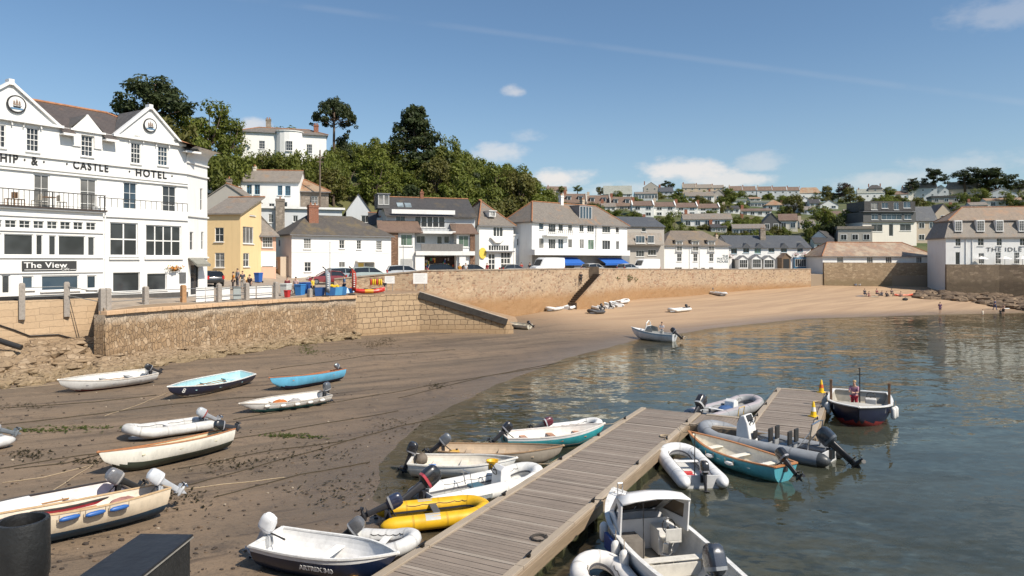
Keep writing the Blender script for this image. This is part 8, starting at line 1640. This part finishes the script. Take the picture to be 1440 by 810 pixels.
# beach
def bp(px, py): return hit(px, py)
BG = 'people on the far beach'
walkers([('person in a dark top sitting at the left of the beach group', bp(1216,416), 3.0, 1.7, 'sit', (.04,.05,.06), (.04,.05,.09), dict(group=BG)),('bare shouldered person seated beside the dark top', bp(1222,417), 2.6, 1.65, 'ground', (.5,.3,.22), (.4,.05,.05), dict(group=BG,shorts=True,top=False)),
 ('person in maroon seated in the middle of the beach group', bp(1233,416), 3.4, 1.7, 'sit', (.2,.03,.05), (.06,.05,.07), dict(group=BG)),('person in grey lying back near the maroon top', bp(1240,416), 2.4, 1.65, 'ground', (.25,.25,.27), (.1,.1,.12), dict(group=BG)),
 ('person in black sitting left of the orange canoe', bp(1247,417), 3.0, 1.7, 'ground', (.03,.03,.035), (.05,.05,.06), dict(group=BG)),('person in a dark hat sitting against the orange canoe', bp(1254,416), 3.2, 1.7, 'sit', (.07,.05,.05), (.3,.25,.2), dict(group=BG)),('bare backed person in front of the orange canoe', bp(1267,417), 2.9, 1.65, 'ground', (.5,.3,.2), (.1,.12,.2), dict(group=BG,shorts=True,top=False)),
 ('person standing in white high on the beach below the stone wall', bp(1250,401), 2.8, 1.7, 'stand', (.6,.6,.58), (.3,.3,.32), dict(group=BG)),('person in pale clothes sitting below the stone wall, left one', bp(1202,402), 3.1, 1.7, 'ground', (.6,.58,.55), (.2,.25,.35), dict(group=BG)),('person in blue sitting below the stone wall, right one', bp(1208,402), 2.9, 1.7, 'ground', (.25,.33,.45), (.5,.5,.5), dict(group=BG)),('person sitting beside the boathouse wall corner', bp(1184,400), 3.1, 1.7, 'ground', (.5,.45,.4), (.15,.15,.2), dict(group=BG)),('person in black sitting at the foot of the boathouse wall', bp(1171,400), 3.1, 1.7, 'ground', (.03,.03,.03), (.1,.1,.15), dict(group=BG)),
 ('woman in purple swimwear wading in the shallows', bp(1322,441)+Vector((0,0,.03)), 2.9, 1.68, 'stand', (.12,.06,.12), (.12,.06,.12), dict(group=BG,shorts=True)),('small child in pale clothes at the water edge', bp(1382,446), 3.3, 1.1, 'stand', (.7,.62,.5), (.7,.62,.5), dict(group=BG,shorts=True)),
 ('bare chested person bending with a white board at the water edge', bp(1411,444), 2.0, 1.75, 'arms', (.5,.3,.2), (.02,.02,.025), dict(group=BG,shorts=True,top=False)),('person in blue walking towards the rocks', bp(1399,436), 4.4, 1.7, 'walk', (.06,.11,.25), (.05,.08,.2), dict(group=BG)),('child in black beside the white board', bp(1407,446), 2.7, 1.2, 'stand', (.03,.03,.03), (.03,.03,.03), dict(group=BG)),('child in green crouching in the shallows near the right edge', bp(1426,450), 2.7, 1.15, 'ground', (.10,.35,.12), (.7,.6,.2), dict(group=BG,shorts=True)),
 ('person in green standing by the wall at the end of the long sea wall', bp(1068,406), 2.6, 1.7, 'stand', (.12,.3,.26), (.35,.3,.25), dict(group=BG)),('person sitting among bags at the foot of the sea wall end', bp(1103,399), 2.8, 1.65, 'ground', (.2,.18,.17), (.4,.38,.35), dict(group=BG)),('person in white sitting by the end of the sea wall', bp(1117,398), 3.2, 1.65, 'ground', (.66,.66,.64), (.5,.5,.5), dict(group=BG))])
kayak(bp(1270,416.5), 3.6, .1, ((.62,.10,.04),(.62,.16,.05)), 'orange red canoe lying on the far beach', 'canoe')
p = bp(1412,441)+Vector((.2,-.2,.75)); mb = MB(); mb.tube_rings([[(u_*.6,y*w_,z) for y, z in ((-.25,0),(.25,0),(.24,.06),(-.24,.06))] for u_, w_ in ((-1,.5),(-.6,1),(.6,1),(1,.4))]); tag(mb.build('body_board', pw, loc=p, rz=.4), 'white body board held at the water edge near the right', 'board')
for px, py, c_, lab in ((1211,416.5,(.10,.25,.45),'blue beach mat left of the group on the sand'),(1228,417.5,(.35,.45,.40),'green beach towel in the middle of the beach group'),(1273,422.5,(.03,.03,.03),'black bag on the sand in front of the orange canoe'),(1098,400,(.03,.03,.035),'dark bag by the sea wall end')):
    q = bp(px,py); mb = MB(); 
    if 'bag' in lab: mb.ball((0,0,.2), (.5,.3,.24), 9, 6); mb.tube([(-.2,0,.38),(0,0,.5),(.2,0,.38)], .03, 5)
    else: mb.grid([[(x,y,.03+.02*math.sin(x*5+y*3)) for x in (-.9,-.3,.3,.9)] for y in (-.4,0,.4)])
    tag(mb.build('beach_bag' if 'bag' in lab else 'beach_mat', P('beach_%02d%02d' % (px%97, py%50), c_, .8, .2), loc=q), lab, 'bag' if 'bag' in lab else 'mat')
# ================================================================ boats with cabins, consoles and gear
def loc_at(t, w):            # world point of a local point on a thing (no scale)
    return Matrix.LocRotScale(t.location, t.rotation_euler, None) @ Vector(w)
# cabin boat
bV, LV, (w_, k_, s_, pt_) = rowboat('cabin_boat', 'white cabin boat with an open cockpit and big grey outboard by the pontoon', (onz(990,822,.78)+Vector((.1,0,0)), onz(850,684,1.15)+Vector((.35,0,0)), -.2, None), 2.1, 1.0, (.78,.775,.76), (.05,.07,.14), .2, strake=(.76,.75,.73), gun=(.74,.73,.70), inner=(.66,.63,.57), group='boats moored on the pontoon', tw=.86, pw=2.7, sheer=.22, seats=(.36,), motor=dict(tilt=24, s=1.45, y=-.12, cowl=(.045,.055,.075), band=(.3,.32,.34), tiller=False), gw=.12, floorc=(.42,.38,.31), foredeck=(.70,(.80,.79,.77)))
X = lambda f: -LV/2+LV*f
x0, x1, x2 = X(.50), X(.76), X(.62)                              # cabin back, foot of windscreen, top of windscreen
sb_, hb_ = s_(.5), .86
yb, yf, yt = w_(.5)*.90, w_(.76)*.86, w_(.62)*.80
zb, zf_, zt = sb_+.0, s_(.76)+.03, sb_+hb_
cabm = P('cabin_gel', (.80,.79,.77), .35, .10, 2, coat=.3); cabw = glass_mat('cabin_glass', (.20,.15,.10), .08)
mb = MB()
mb.grid([[(x0-.12,y,zt+.10*(1-(y/yb)**2)-.03) for y in (-yb,-yb*.6,0,yb*.6,yb)],[((x0+x2)/2,y,zt+.02+.11*(1-(y/yb)**2)-.03) for y in (-yb*.97,-yb*.6,0,yb*.6,yb*.97)],[(x2,y,zt+.08*(1-(y/yt)**2)-.06) for y in (-yt,-yt*.6,0,yt*.6,yt)]])
cab = mb.build('cabin_roof', cabm, bV, smooth=True); cab.modifiers.new('s','SOLIDIFY').thickness = .05
for sd in (1,-1):
    mb = MB(); O_ = [(x0,sd*yb,zb),(x1,sd*yf,zf_),(x2,sd*yt,zt-.06),(x0-.1,sd*yb,zt-.04)]
    I_ = [(x0+.22,sd*yb*.985,zb+.28),(x1-.42,sd*(yf*.98+.03),zf_+.16),(x2-.10,sd*(yt+.01),zt-.2),(x0+.15,sd*yb*.985,zt-.18)]
    mb.add(O_+I_, [(0,1,5,4),(1,2,6,5),(2,3,7,6),(3,0,4,7)]); o = mb.build('cabin_side', cabm, bV); o.modifiers.new('s','SOLIDIFY').thickness = .04
    mb = MB(); mb.poly(I_); po = mb.build('side_window', cabw, bV); mb = MB(); mb.tube(I_+[I_[0]], .018, 5); mb.build('window_seal', rub, po)
mb = MB(); mb.poly([(x1,-yf,zf_),(x1,yf,zf_),(x2,yt,zt-.06),(x2,-yt,zt-.06)]); o = mb.build('windscreen', cabw, bV); mb = MB(); mb.tube([(x1,-yf,zf_),(x2,-yt,zt-.06)], .03, 6); mb.build('screen_pillar', cabm, bV); mb = MB(); mb.tube([(x1,yf,zf_),(x2,yt,zt-.06)], .03, 6); mb.build('screen_pillar', cabm, bV); mb = MB(); mb.tube([(x1,0,zf_+.02),(x2,0,zt+.0)], .025, 6); mb.build('screen_pillar', cabm, bV)
mb = MB(); xb = X(.66); mb.box(xb,xb+.04,-w_(.66)*.85,w_(.66)*.85,k_(.66)+.25,s_(.66)+.02); mb.build('bulkhead', cabm, bV); mb = MB(); mb.box(X(.56),xb-.003,-.85,-.25,.3,.95); mb.build('helm_console', cabm, bV); mb = MB(); mb.box(X(.54),xb-.004,.2,.85,.3,.75); mb.build('berth_locker', P('locker_grey', (.2,.18,.16), .6, .3, 4), bV)
mb = MB(); c0 = Vector((X(.545),-.5,1.08)); mb.tube([c0+Vector((.06*math.sin(a),.18*math.cos(a),.18*math.sin(a))) for a in [2*math.pi*i/14 for i in range(15)]], .018, 5, cap=False); mb.tube([c0, c0+Vector((.1,0,-.1))], .02, 5); mb.build('steering_wheel', rub, bV)
mb = MB(); mb.box(X(.5),X(.57),-.75,-.3,.72,.78); mb.box(X(.5),X(.505),-.75,-.3,.78,1.1); mb.tube([(X(.535),-.52,.2),(X(.535),-.52,.72)], .05, 8); mb.build('helm_seat', P('seat_vinyl', (.62,.60,.55), .5, .15), bV, bevel=.02)
mb = MB(); mb.box(X(.33),X(.34),-.8,.8,.3,.62); mb.build('seat_front', P('interior_white', (.66,.63,.57), .5, .2), bV)
mb = MB(); mb.tube([(x0-.1,yb*.4,zt+.05),(x0-.12,yb*.4,zt-1.5)], .012, 5); mb.build('aerial_cable', rub, bV); mb = MB(); mb.tube([(X(.93),-.05,s_(.93)+.05),(X(.93),-.05,s_(.93)+.4)], .02, 6); mb.tube([(X(.93),.1,s_(.93)+.05),(X(.93),.1,s_(.93)+.4)], .02, 6); mb.tube([(X(.93),-.05,s_(.93)+.4),(X(.93),.1,s_(.93)+.4)], .02, 6); mb.build('bow_fitting', chrome, bV)
fend_w = P('fender_white', (.74,.72,.68), .45, .12, 6); fend_b = P('fender_blue', (.03,.12,.38), .4, .12, 6)
def fender(t, pos, m, lab, L=.5, r=.1, group=None, axis='z', ropeup=.25, fz=None):
    f_ = thing('fender', lab, 'fender', loc_at(t, pos), t.rotation_euler.z, group); mb = MB()
    if axis == 'z': mb.lathe([(.03,-L/2),(r*.8,-L/2+.05),(r,-L/2+.12),(r,L/2-.12),(r*.8,L/2-.05),(.03,L/2)], n=10)
    else: mb.tube([(-L/2,0,0),(-L/2+.06,0,0),(-L/2+.12,0,0),(L/2-.12,0,0),(L/2-.06,0,0),(L/2,0,0)], [.03,r*.8,r,r,r*.8,.03], 10)
    mb.build('body', m, f_, smooth=True); mb = MB()
    if axis == 'z': mb.tube([(0,0,L/2),(0,-.04*0,L/2+ropeup)], .012, 5)
    else: mb.tube([(-L/2,0,0),(-L/2,.02,ropeup)], .012, 5); mb.tube([(L/2,0,0),(L/2,.02,ropeup)], .012, 5)
    mb.build('lanyard', ropeM, f_)
def side_pt(wf, sf, t_, L, sd, dz, out): return (-L/2+L*t_, sd*(wf(t_)+out), sf(t_)+dz)
for i, (tt, lab) in enumerate(((.66,'white fender hanging by the cabin window of the cabin boat'),(.46,'white fender on the pontoon side just behind the cabin'),(.36,'white fender hanging nearest the stern of the cabin boat'))): fender(bV, side_pt(w_,s_,tt,LV,1,-.25,.13), fend_w, lab, .55, .12, 'fenders of the cabin boat')
fender(bV, side_pt(w_,s_,.64,LV,-1,-.2,.13), fend_w, 'white fender on the far side of the cabin boat', .55, .12, 'fenders of the cabin boat')
mb = MB(); o_ = loc_at(bV, side_pt(w_,s_,.53,LV,1,-.3,.10)); mb.box(-.45,.45,-.05,.05,-.2,.2); tag(mb.build('number_board', P('board_navy', (.02,.06,.22), .5, .1), loc=o_, rz=bV.rotation_euler.z), 'navy blue board hanging beside the cabin boat hull', 'board')
def jerry(t, pos, col, lab, rz=.3, s=1.):
    t_ = thing('fuel_tank', lab, 'fuel can', loc_at(t, pos), t.rotation_euler.z+rz); mb = MB(); mb.box(-.22*s,.22*s,-.14*s,.14*s,0,.22*s,0,.02); mb.build('can_body', P('can_%02d%02d%02d' % tuple(int(c*99) for c in col), col, .45, .15), t_, bevel=.03); mb = MB(); mb.lathe([(.04*s,.22*s),(.04*s,.27*s)], (.1*s,0,0), 8); mb.build('filler_cap', rub, t_)
def spare_motor(t, pos): 
    mb = MB(); mb.box(-.16,.16,-.12,.12,0,.35); mb.box(-.1,.1,-.09,.09,.35,.62,0,.02); mb.tube([(0,0,.0),(.3,0,.08)], .05, 8); return mb
o_ = loc_at(bV, (X(.47),-.25,.22)); t_ = thing('spare_motor', 'bare silver engine standing on the cockpit floor of the cabin boat', 'engine', o_, 1.0); spare_motor(None,None).build('engine_block', chrome, t_, bevel=.02)
jerry(bV, (X(.22),.45,.22), (.10,.12,.12), 'grey fuel tank in the stern of the cabin boat'); jerry(bV, (X(.2),.1,.22), (.05,.14,.14), 'dark green fuel can beside the big outboard')
# navy dinghy details
def on_hull(t, pt, txt, t0, a_, sd, size, mat, name='lettering', xs=1.):
    p = pt(t0, a_, sd); q = pt(t0+.04, a_, sd); r = pt(t0, a_+.15, sd); xd = (q-p).normalized()*(1 if sd < 0 else -1); up = (r-p).normalized(); n = xd.cross(up).normalized(); up = n.cross(xd)
    o = text_mesh(name, txt, size, mat, t, (0,0,0), .004, xs=1, bold=.008); M_ = Matrix((xd, up, n)).transposed().to_4x4(); M_.translation = p+n*.03; o.matrix_local = M_; return o
tI, LI, (wI,kI,sI,pI) = bI; on_hull(tI, pI, 'ARTREX 340', .40, .72, -1, .17, pw)
tB, LB, (wB,kB,sB,pB) = bB; on_hull(tB, pB, '8', .90, .62, 1, .36, pw)
t_ = P('boat_bag_blue', (.05,.16,.45), .6, .2)
def lump(t, pos, s, col, lab, name='bag', cat='bag'):
    rd = random.Random(lab); mb = MB(); mb.ball((0,0,s[2]*.8), s, 10, 7); o = mb.build(name, P('lump_%02d%02d%02d' % tuple(int(c*99) for c in col), col, .75, .3, 6, bump=.4), loc=loc_at(t, pos), rz=t.rotation_euler.z+rd.uniform(-.5,.5), smooth=True)
    for v in o.data.vertices: v.co += v.co.normalized()*.06*mnoise.noise(v.co*6+Vector((rd.random()*9,0,0)))
    tag(o, lab, cat)
lump(tI, (.1,-.25,.2), (.18,.14,.05), (.08,.2,.6), 'blue cloth lying on the floor of the navy dinghy', 'cloth', 'cloth'); lump(tI, (.75,-.3,.22), (.3,.12,.05), (.05,.3,.55), 'bright blue bag under the bow of the navy dinghy'); lump(tI, (.95,-.45,.22), (.14,.1,.06), (.6,.3,.06), 'orange bag in the bow of the navy dinghy')
# oars
oarm = wood_mat('oar_wood', (.45,.25,.10), (.33,.17,.07))
def oar(t, a, b_, lab):
    p, q = Vector(a), Vector(b_); d = q-p; L = d.length; o_ = thing('oar', lab, 'oar', loc_at(t, a), 0); o_.rotation_euler = (Matrix.LocRotScale(None, t.rotation_euler, None).to_3x3() @ d.to_track_quat('X','Z').to_matrix()).to_euler()
    mb = MB(); mb.tube([(0,0,0),(L*.72,0,0)], .025, 6); mb.build('shaft', oarm, o_); mb = MB(); mb.add([(L*.7,-.03,-.01),(L*.78,-.075,-.006),(L,-.08,-.005),(L,.08,-.005),(L*.78,.075,-.006),(L*.7,.03,-.01),(L*.7,-.03,.015),(L*.78,-.075,.008),(L,-.08,.006),(L,.08,.006),(L*.78,.075,.008),(L*.7,.03,.015)], [(5,4,3,2,1,0),(6,7,8,9,10,11)]+[(i,(i+1)%6,6+(i+1)%6,6+i) for i in range(6)]); mb.build('blade', oarm, o_)
for bb, (y, lab) in ((bA,(.25,'oar lying along the seats of the white rowing boat, nearer the wall')),(bA,(.02,'oar lying along the seats of the white rowing boat, nearer the viewer')),(bB,(.1,'oar lying inside the navy boat numbered 8')),(bB,(-.15,'second oar inside the navy boat, against its near side')),(bH,(-.35,'yellowish oar lying along the cream boat with blue fenders')),(bG,(-.3,'oar lying inside the long white boat with the red floor'))):
    t, L, (w2,k2,s2,p2) = bb; z = s2(.4)*.70+.05; oar(t, (-L*.18,y,z), (L*.24,y+.1,z+.04), lab)
# cream boat fenders, clutter
tH, LH, (wH,kH,sH,pH) = bH
for i, tt in enumerate((.30,.42,.54)): fender(tH, side_pt(wH,sH,tt,LH,1,-.13,.08), fend_b, ['blue fender nearest the stern on the cream boat','middle blue fender of three on the cream boat','blue fender nearest the bow on the cream boat'][i], .5, .065, 'blue fenders on the cream boat', 'x', .14)
lump(tH, (-LH*.30,.05,.45), (.45,.4,.16), (.45,.22,.18), 'pink folded cover near the stern of the cream boat', 'folded_cover', 'cover')
tD, LD, (wD,kD,sD,pD) = bD
for i, tt in enumerate((.14,.30,.46,.62,.78)): fender(tD, side_pt(wD,sD,tt,LD,1,-.1,.075), fend_w, f'{OR[i]} small white fender from the stern along the sea green dinghy', .32, .08, 'white fenders of the sea green dinghy', 'x', .1)
lump(tD, (.3,.0,.2), (.4,.3,.18), (.5,.16,.04), 'orange life jacket heap in the sea green dinghy', 'life_jacket', 'life jacket'); lump(tD, (-.5,.1,.2), (.35,.3,.16), (.35,.33,.32), 'grey bag in the stern of the sea green dinghy')
tR, LR, (wR,kR,sR,pR) = bR
for i, tt in enumerate((.36,.58)): fender(tR, side_pt(wR,sR,tt,LR,1,-.2,.11), fend_w, ['white fender nearer the stern of the turquoise rowing boat','white fender nearer the bow of the turquoise rowing boat'][i], .4, .075, 'white fenders of the turquoise boat', 'x', .15)
tA, LA, fA = bA; lump(tA, (-LA*.33,.1,.25), (.25,.2,.1), (.45,.08,.04), 'red can and rags in the stern of the white rowing boat'); tM, LM, fM = bM
lump(tM, (-LM*.42,.25,.42), (.24,.2,.22), (.16,.13,.10), 'dark rolled bag on the stern seat of the white dinghy'); lump(tM, (-LM*.05,-.2,.2), (.3,.2,.12), (.3,.24,.17), 'brown net heap in the middle of the white dinghy', 'net', 'net'); lump(tM, (-LM*.3,-.05,.42), (.16,.12,.04), (.1,.25,.6), 'blue cloth on the seat of the white dinghy', 'cloth', 'cloth')
mb = MB(); mb.lathe([(.17,0),(.22,.28),(.23,.29),(.2,.27),(.15,.03)], n=14); tag(mb.build('bucket', P('bucket_yellow', (.75,.42,.02), .45, .1), loc=loc_at(tM, (LM*.30,-.45,.5)), smooth=True), 'yellow bucket in the bow of the white dinghy', 'bucket')
tN, LN, fN = bN; jerry(tN, (-LN*.40,.1,.3), (.6,.35,.06), 'orange fuel can in the stern of the tan boat')
# consoles
conm = P('console_white', (.78,.77,.75), .35, .1, 3, coat=.3)
def wheel_at(t, c0, r=.18, name='steering_wheel'):
    mb = MB(); c0 = Vector(c0); mb.tube([c0+Vector((-.07*math.sin(a),r*math.cos(a),r*math.sin(a))) for a in [2*math.pi*i/14 for i in range(15)]], .018, 5, cap=False); mb.tube([c0+Vector((0,-r,0)),c0+Vector((0,r,0))], .012, 4); mb.tube([c0,c0+Vector((.12,0,-.04))], .025, 6); mb.build(name, rub, t)
tL, LL, dL = bL; zf = .2
mb = MB(); mb.X = Matrix.Translation((.35,-.1,.12)); mb.prism([(0,0),(.5,0),(.42,.75),(.2,.85),(.05,.7)], -.3, .3); mb.build('console', conm, tL, bevel=.03); wheel_at(tL, (.27,-.1,.85)); mb = MB(); mb.box(-.65,-.2,-.35,.15,.35,.45); mb.build('seat_cushion', P('cushion_teal', (.06,.13,.17), .6, .2), tL, bevel=.03); mb = MB(); mb.box(-.6,-.25,-.3,.1,.12,.35); mb.build('seat_box', conm, tL); mb = MB(); mb.tube([(-.7,-.35,.45),(-.8,-.35,.95),(-.8,.15,.95),(-.7,.15,.45)], .018, 6); mb.build('seat_rail', chrome, tL)
mb = MB(); mb.X = Matrix.Translation((LL*.08,-(dL[2]+.0),dL[3]-.02)); mb.box(-1.25,-.65,-.262,-.258,-.06,.07); mb.build('name_panel', P('panel_grey', (.3,.32,.32), .5, .5, 16), tL)
tS, LS, dS = bS
mb = MB(); mb.X = Matrix.Translation((.55,0,.15)); mb.prism([(-.3,0),(.42,0),(.36,.95),(.2,1.3),(.02,1.34),(-.12,1.02)], -.36, .36); con = mb.build('console', conm, tS, bevel=.04); wheel_at(tS, (.36,0,1.22), .21)
mb = MB(); mb.X = Matrix.Translation((.55,0,.15)); mb.add([(-.112,-.26,1.07),(-.112,.26,1.07),(-.002,.26,1.32),(-.002,-.26,1.32)], [(3,2,1,0)]); mb.build('instrument_panel', black_paint, con); mb = MB(); mb.X = Matrix.Translation((.55,0,.15)); mb.box(-.315,-.302,-.2,.2,.35,.7); mb.build('locker_door', black_paint, con); mb = MB(); mb.X = Matrix.Translation((.55,0,.15)); mb.add([(.37,-.28,1.02),(.37,.28,1.02),(.235,.28,1.29),(.235,-.28,1.29)], [(0,1,2,3)]); mb.build('dashboard', black_paint, con)
mb = MB(); mb.tube([(.9,-.25,1.4),(.85,-.25,1.75),(.85,.25,1.75),(.9,.25,1.4)], .02, 6); mb.build('grab_rail', P('yellow_rail', (.6,.4,.1), .5, .1), con)
for i, x in enumerate((-.35,-1.15)):
    for y in (-.32,.32):
        mb = MB(); mb.box(x-.22,x+.2,y-.2,y+.2,.15,.6); st = mb.build('pod_seat', P('seat_grey', (.3,.31,.32), .5, .2), tS, bevel=.04); mb = MB(); mb.box(x-.26,x-.18,y-.19,y+.19,.6,1.15); mb.build('seat_back', black_paint, st, bevel=.04)
mb = MB()
for y in (-.62,.62): mb.tube([(-2.2,y,.5),(-2.35,y*.9,1.6)], .03, 6); mb.tube([(-1.7,y,.5),(-2.3,y*.9,1.3)], .025, 6)
mb.tube([(-2.35,-.56,1.6),(-2.42,0,1.68),(-2.35,.56,1.6)], .03, 6); mb.build('a_frame', chrome, tS)
tT, LT, dT = bT; mb = MB(); mb.X = Matrix.Translation((.2,0,.12)); mb.prism([(-.25,0),(.3,0),(.25,.6),(.0,.72),(-.15,.6)], -.28, .28); mb.build('console', conm, tT, bevel=.03); lump(tT, (-.35,0,.2), (.5,.35,.2), (.04,.10,.25), 'blue cover folded inside the grey inflatable with a pink bow', 'folded_cover', 'cover')
tQ, LQ, dQ = bQ
for y in (0,): 
    for x in (-.55,-.95): mb = MB(); mb.box(x-.09,x+.09,-.02,.42,.16,.26); mb.build('seat_pad', P('pad_red', (.55,.05,.05), .6, .15), tQ, bevel=.03)
mb = MB(); mb.tube([(-LQ/2+.2,.25,.5),(-LQ/2+.15,.25,2.0)], .018, 6); mb.build('light_pole', iron, tQ)
# harbour launch with a helmsman
bU, LU, (wU,kU,sU,pU) = rowboat('harbour_launch', 'broad navy harbour launch with a red bottom, white rail and two wooden posts', (onz(1210,549,.95), onz(1208,569,1.12), -.3, None), 2.9, 1.15, (.012,.016,.04), (.30,.03,.03), .38, strake=(.01,.014,.03), gun=(.76,.75,.72), inner=(.45,.42,.36), group='boats moored on the pontoon', tw=.9, pw=3.2, sheer=.14, bowk=.55, seats=(.25,), gw=.16, full=.55, foredeck=(.74,(.5,.47,.41)))
ww = P('launch_post', (.2,.11,.06), .7, .3, 6)
for sd, n in ((1,'a'),(-1,'b')): mb = MB(); y = sd*wU(.62)*.93; x = -LU/2+LU*.62; mb.box(x-.06,x+.06,y-.06,y+.06,sU(.62)-.4,sU(.62)+.95); mb.box(x-.07,x+.07,y-.07,y+.07,sU(.62)+.95,sU(.62)+1.05); mb.build('mooring_post', ww, bU, bevel=.01)
mb = MB(); mb.tube([(.15,.0,.3),(.15,.0,2.75)], [.04,.025], 6); mb.bar((.15,-.12,2.5),(.15,.12,2.5),.03,.03); mb.ball((.15,0,2.8), .06, 6, 4); mb.build('mast', iron, bU); mb = MB(); mb.box(-.55,-.1,.25,.75,.3,1.25); hc = mb.build('helm_box', P('helm_white', (.6,.58,.54), .5, .2), bU, bevel=.03); wheel_at(bU, (-.62,.5,1.3), .2)
mb = MB(); mb.box(-1.3,-.8,-.5,.3,.3,.9); mb.build('engine_cover', P('cover_buff', (.4,.35,.26), .7, .2), bU, bevel=.03)
on_hull(bU, pU, 'HARBOUR', .93, .80, 1, .10, P('gold_letter', (.5,.34,.10), .5, .1)) if False else None
for i, (tt, sd, lab) in enumerate(((.70,1,'white fender at the right bow of the navy launch'),(.60,1,'second white fender on the right side of the navy launch'),(.72,-1,'grey white fender between the navy launch and the landing stage'))): fender(bU, side_pt(wU,sU,tt,LU,sd,-.35,.17), fend_w, lab, .6, .13, 'fenders of the navy launch')
P0 = loc_at(bU, (-.2,-.25,.42)); person('person in a patterned pink top and red trousers standing in the navy launch', P0, bU.rotation_euler.z-1.9, 1.72, 'arms', (.42,.22,.30), (.42,.03,.05), (.45,.3,.15), near=True)
# white boat aground with its owner
bX, LX, (wX,kX,sX,pX) = rowboat('motor_boat', 'white motor boat with a small windscreen aground at the water edge', on_mud((948,471),(889,461),.85,1.0), 1.75, .85, (.72,.74,.76), (.6,.62,.64), .2, strake=(.3,.45,.55), gun=(.74,.74,.72), inner=(.6,.6,.57), group='small boats lying on the mud', seats=(.2,.5), tw=.85, foredeck=(.66,(.76,.75,.73)), motor=dict(tilt=52, s=1.2, **blk))
xx = -LX/2+LX*.66; 
mb = MB(); yy = wX(.66)*.85; z = sX(.66); mb.poly([(xx,-yy,z),(xx,yy,z),(xx-.25,yy*.8,z+.55),(xx-.25,-yy*.8,z+.55)]); mb.poly([(xx,yy,z),(xx-.9,wX(.46)*.9,z),(xx-.85,wX(.46)*.8,z+.42),(xx-.25,yy*.8,z+.55)]); mb.poly([(xx,-yy,z),(xx-.9,-wX(.46)*.9,z),(xx-.85,-wX(.46)*.8,z+.42),(xx-.25,-yy*.8,z+.55)]); sc_ = mb.build('windscreen', glass_mat('screen_glass', (.35,.38,.38), .1), bX); mb = MB(); mb.tube([(xx,-yy,z),(xx-.25,-yy*.8,z+.55),(xx-.25,yy*.8,z+.55),(xx,yy,z)], .035, 6); mb.build('screen_frame', wwhite, sc_)
mb = MB(); mb.tube([(xx-.1,-yy*.9,z),(xx-.15,-yy*.8,z+.8),(xx-.15,0,z+1.05),(xx-.15,yy*.8,z+.8),(xx-.1,yy*.9,z)], .05, 8); mb.build('hoop', wwhite, bX)
P0 = loc_at(bX, (-LX*.22,.1,.25)); person('person in a dark waistcoat and white sleeves standing in the beached motor boat', P0, 2.6, 1.72, 'arms', (.5,.5,.52), (.55,.54,.5), (.08,.05,.04), near=True)
# warps from boats to the pontoon
for a, b_, lab in ((pI(.99,1,1),(.15,-8.9),None),):
    pass
def warp(t, lp_, n_, u_, lab): 
    a = loc_at(t, lp_); b_ = PO+PN*n_+U*u_+Vector((0,0,DZ+.14)); m_ = (a+b_)/2-Vector((0,0,.12)); rope(None, .014, ropeM if 'pale' in lab else P('rope_dark',(.07,.06,.05)), lab, world=[a,m_,b_])
warp(tR, pR(.99,1,1), 2.82, -3.7, 'pale warp from the turquoise rowing boat to the pontoon'); warp(bV, (LV/2-.1,0,1.25), 2.82, -14.3, 'dark warp from the cabin boat bow to the pontoon'); warp(tQ, (LQ/2-.1,0,.6), 2.82, -6.0, 'pale warp from the tender with red pads to the pontoon'); warp(tS, (LS/2-.1,0,.8), 2.82, -3.2, 'dark warp from the grey inflatable to the pontoon'); warp(tL, (LL/2-.1,0,.7), .12, -10.5, 'pale warp from the white console inflatable to the pontoon'); warp(bO[0], (bO[1]/2-.05,0,.85), .12, -3.2, 'pale warp from the white and turquoise dinghy to the pontoon'); warp(tN, (LN/2-.05,0,.8), .12, -7.0, 'dark warp from the tan boat to the pontoon')
# gulls' droppings, coils: a coil of rope on the pontoon
for n_, u_, lab in ((2.5,-17.5,'small dark coil of rope on the near pontoon planks'),(2.6,-5.2,'pale coil of rope by the pontoon edge near the tender with red pads'),(7.8,5.5,'pale coil of rope on the landing stage edge')):
    q = PO+PN*n_+U*u_+Vector((0,0,DZ+.02)); mb = MB(); mb.tube([((.16+.012*i/6)*math.cos(i*.5),(.16+.012*i/6)*math.sin(i*.5),.012*(i//13)) for i in range(40)], .014, 5); tag(mb.build('rope_coil', ropeM if 'pale' in lab else P('rope_dark',(0,0,0)), loc=q), lab, 'rope')
# anything that never got placed
for k in PROTO:
    if not PROTO[k][1]:
        for ch in list(PROTO[k][0].children): bpy.data.objects.remove(ch)
        bpy.data.objects.remove(PROTO[k][0])
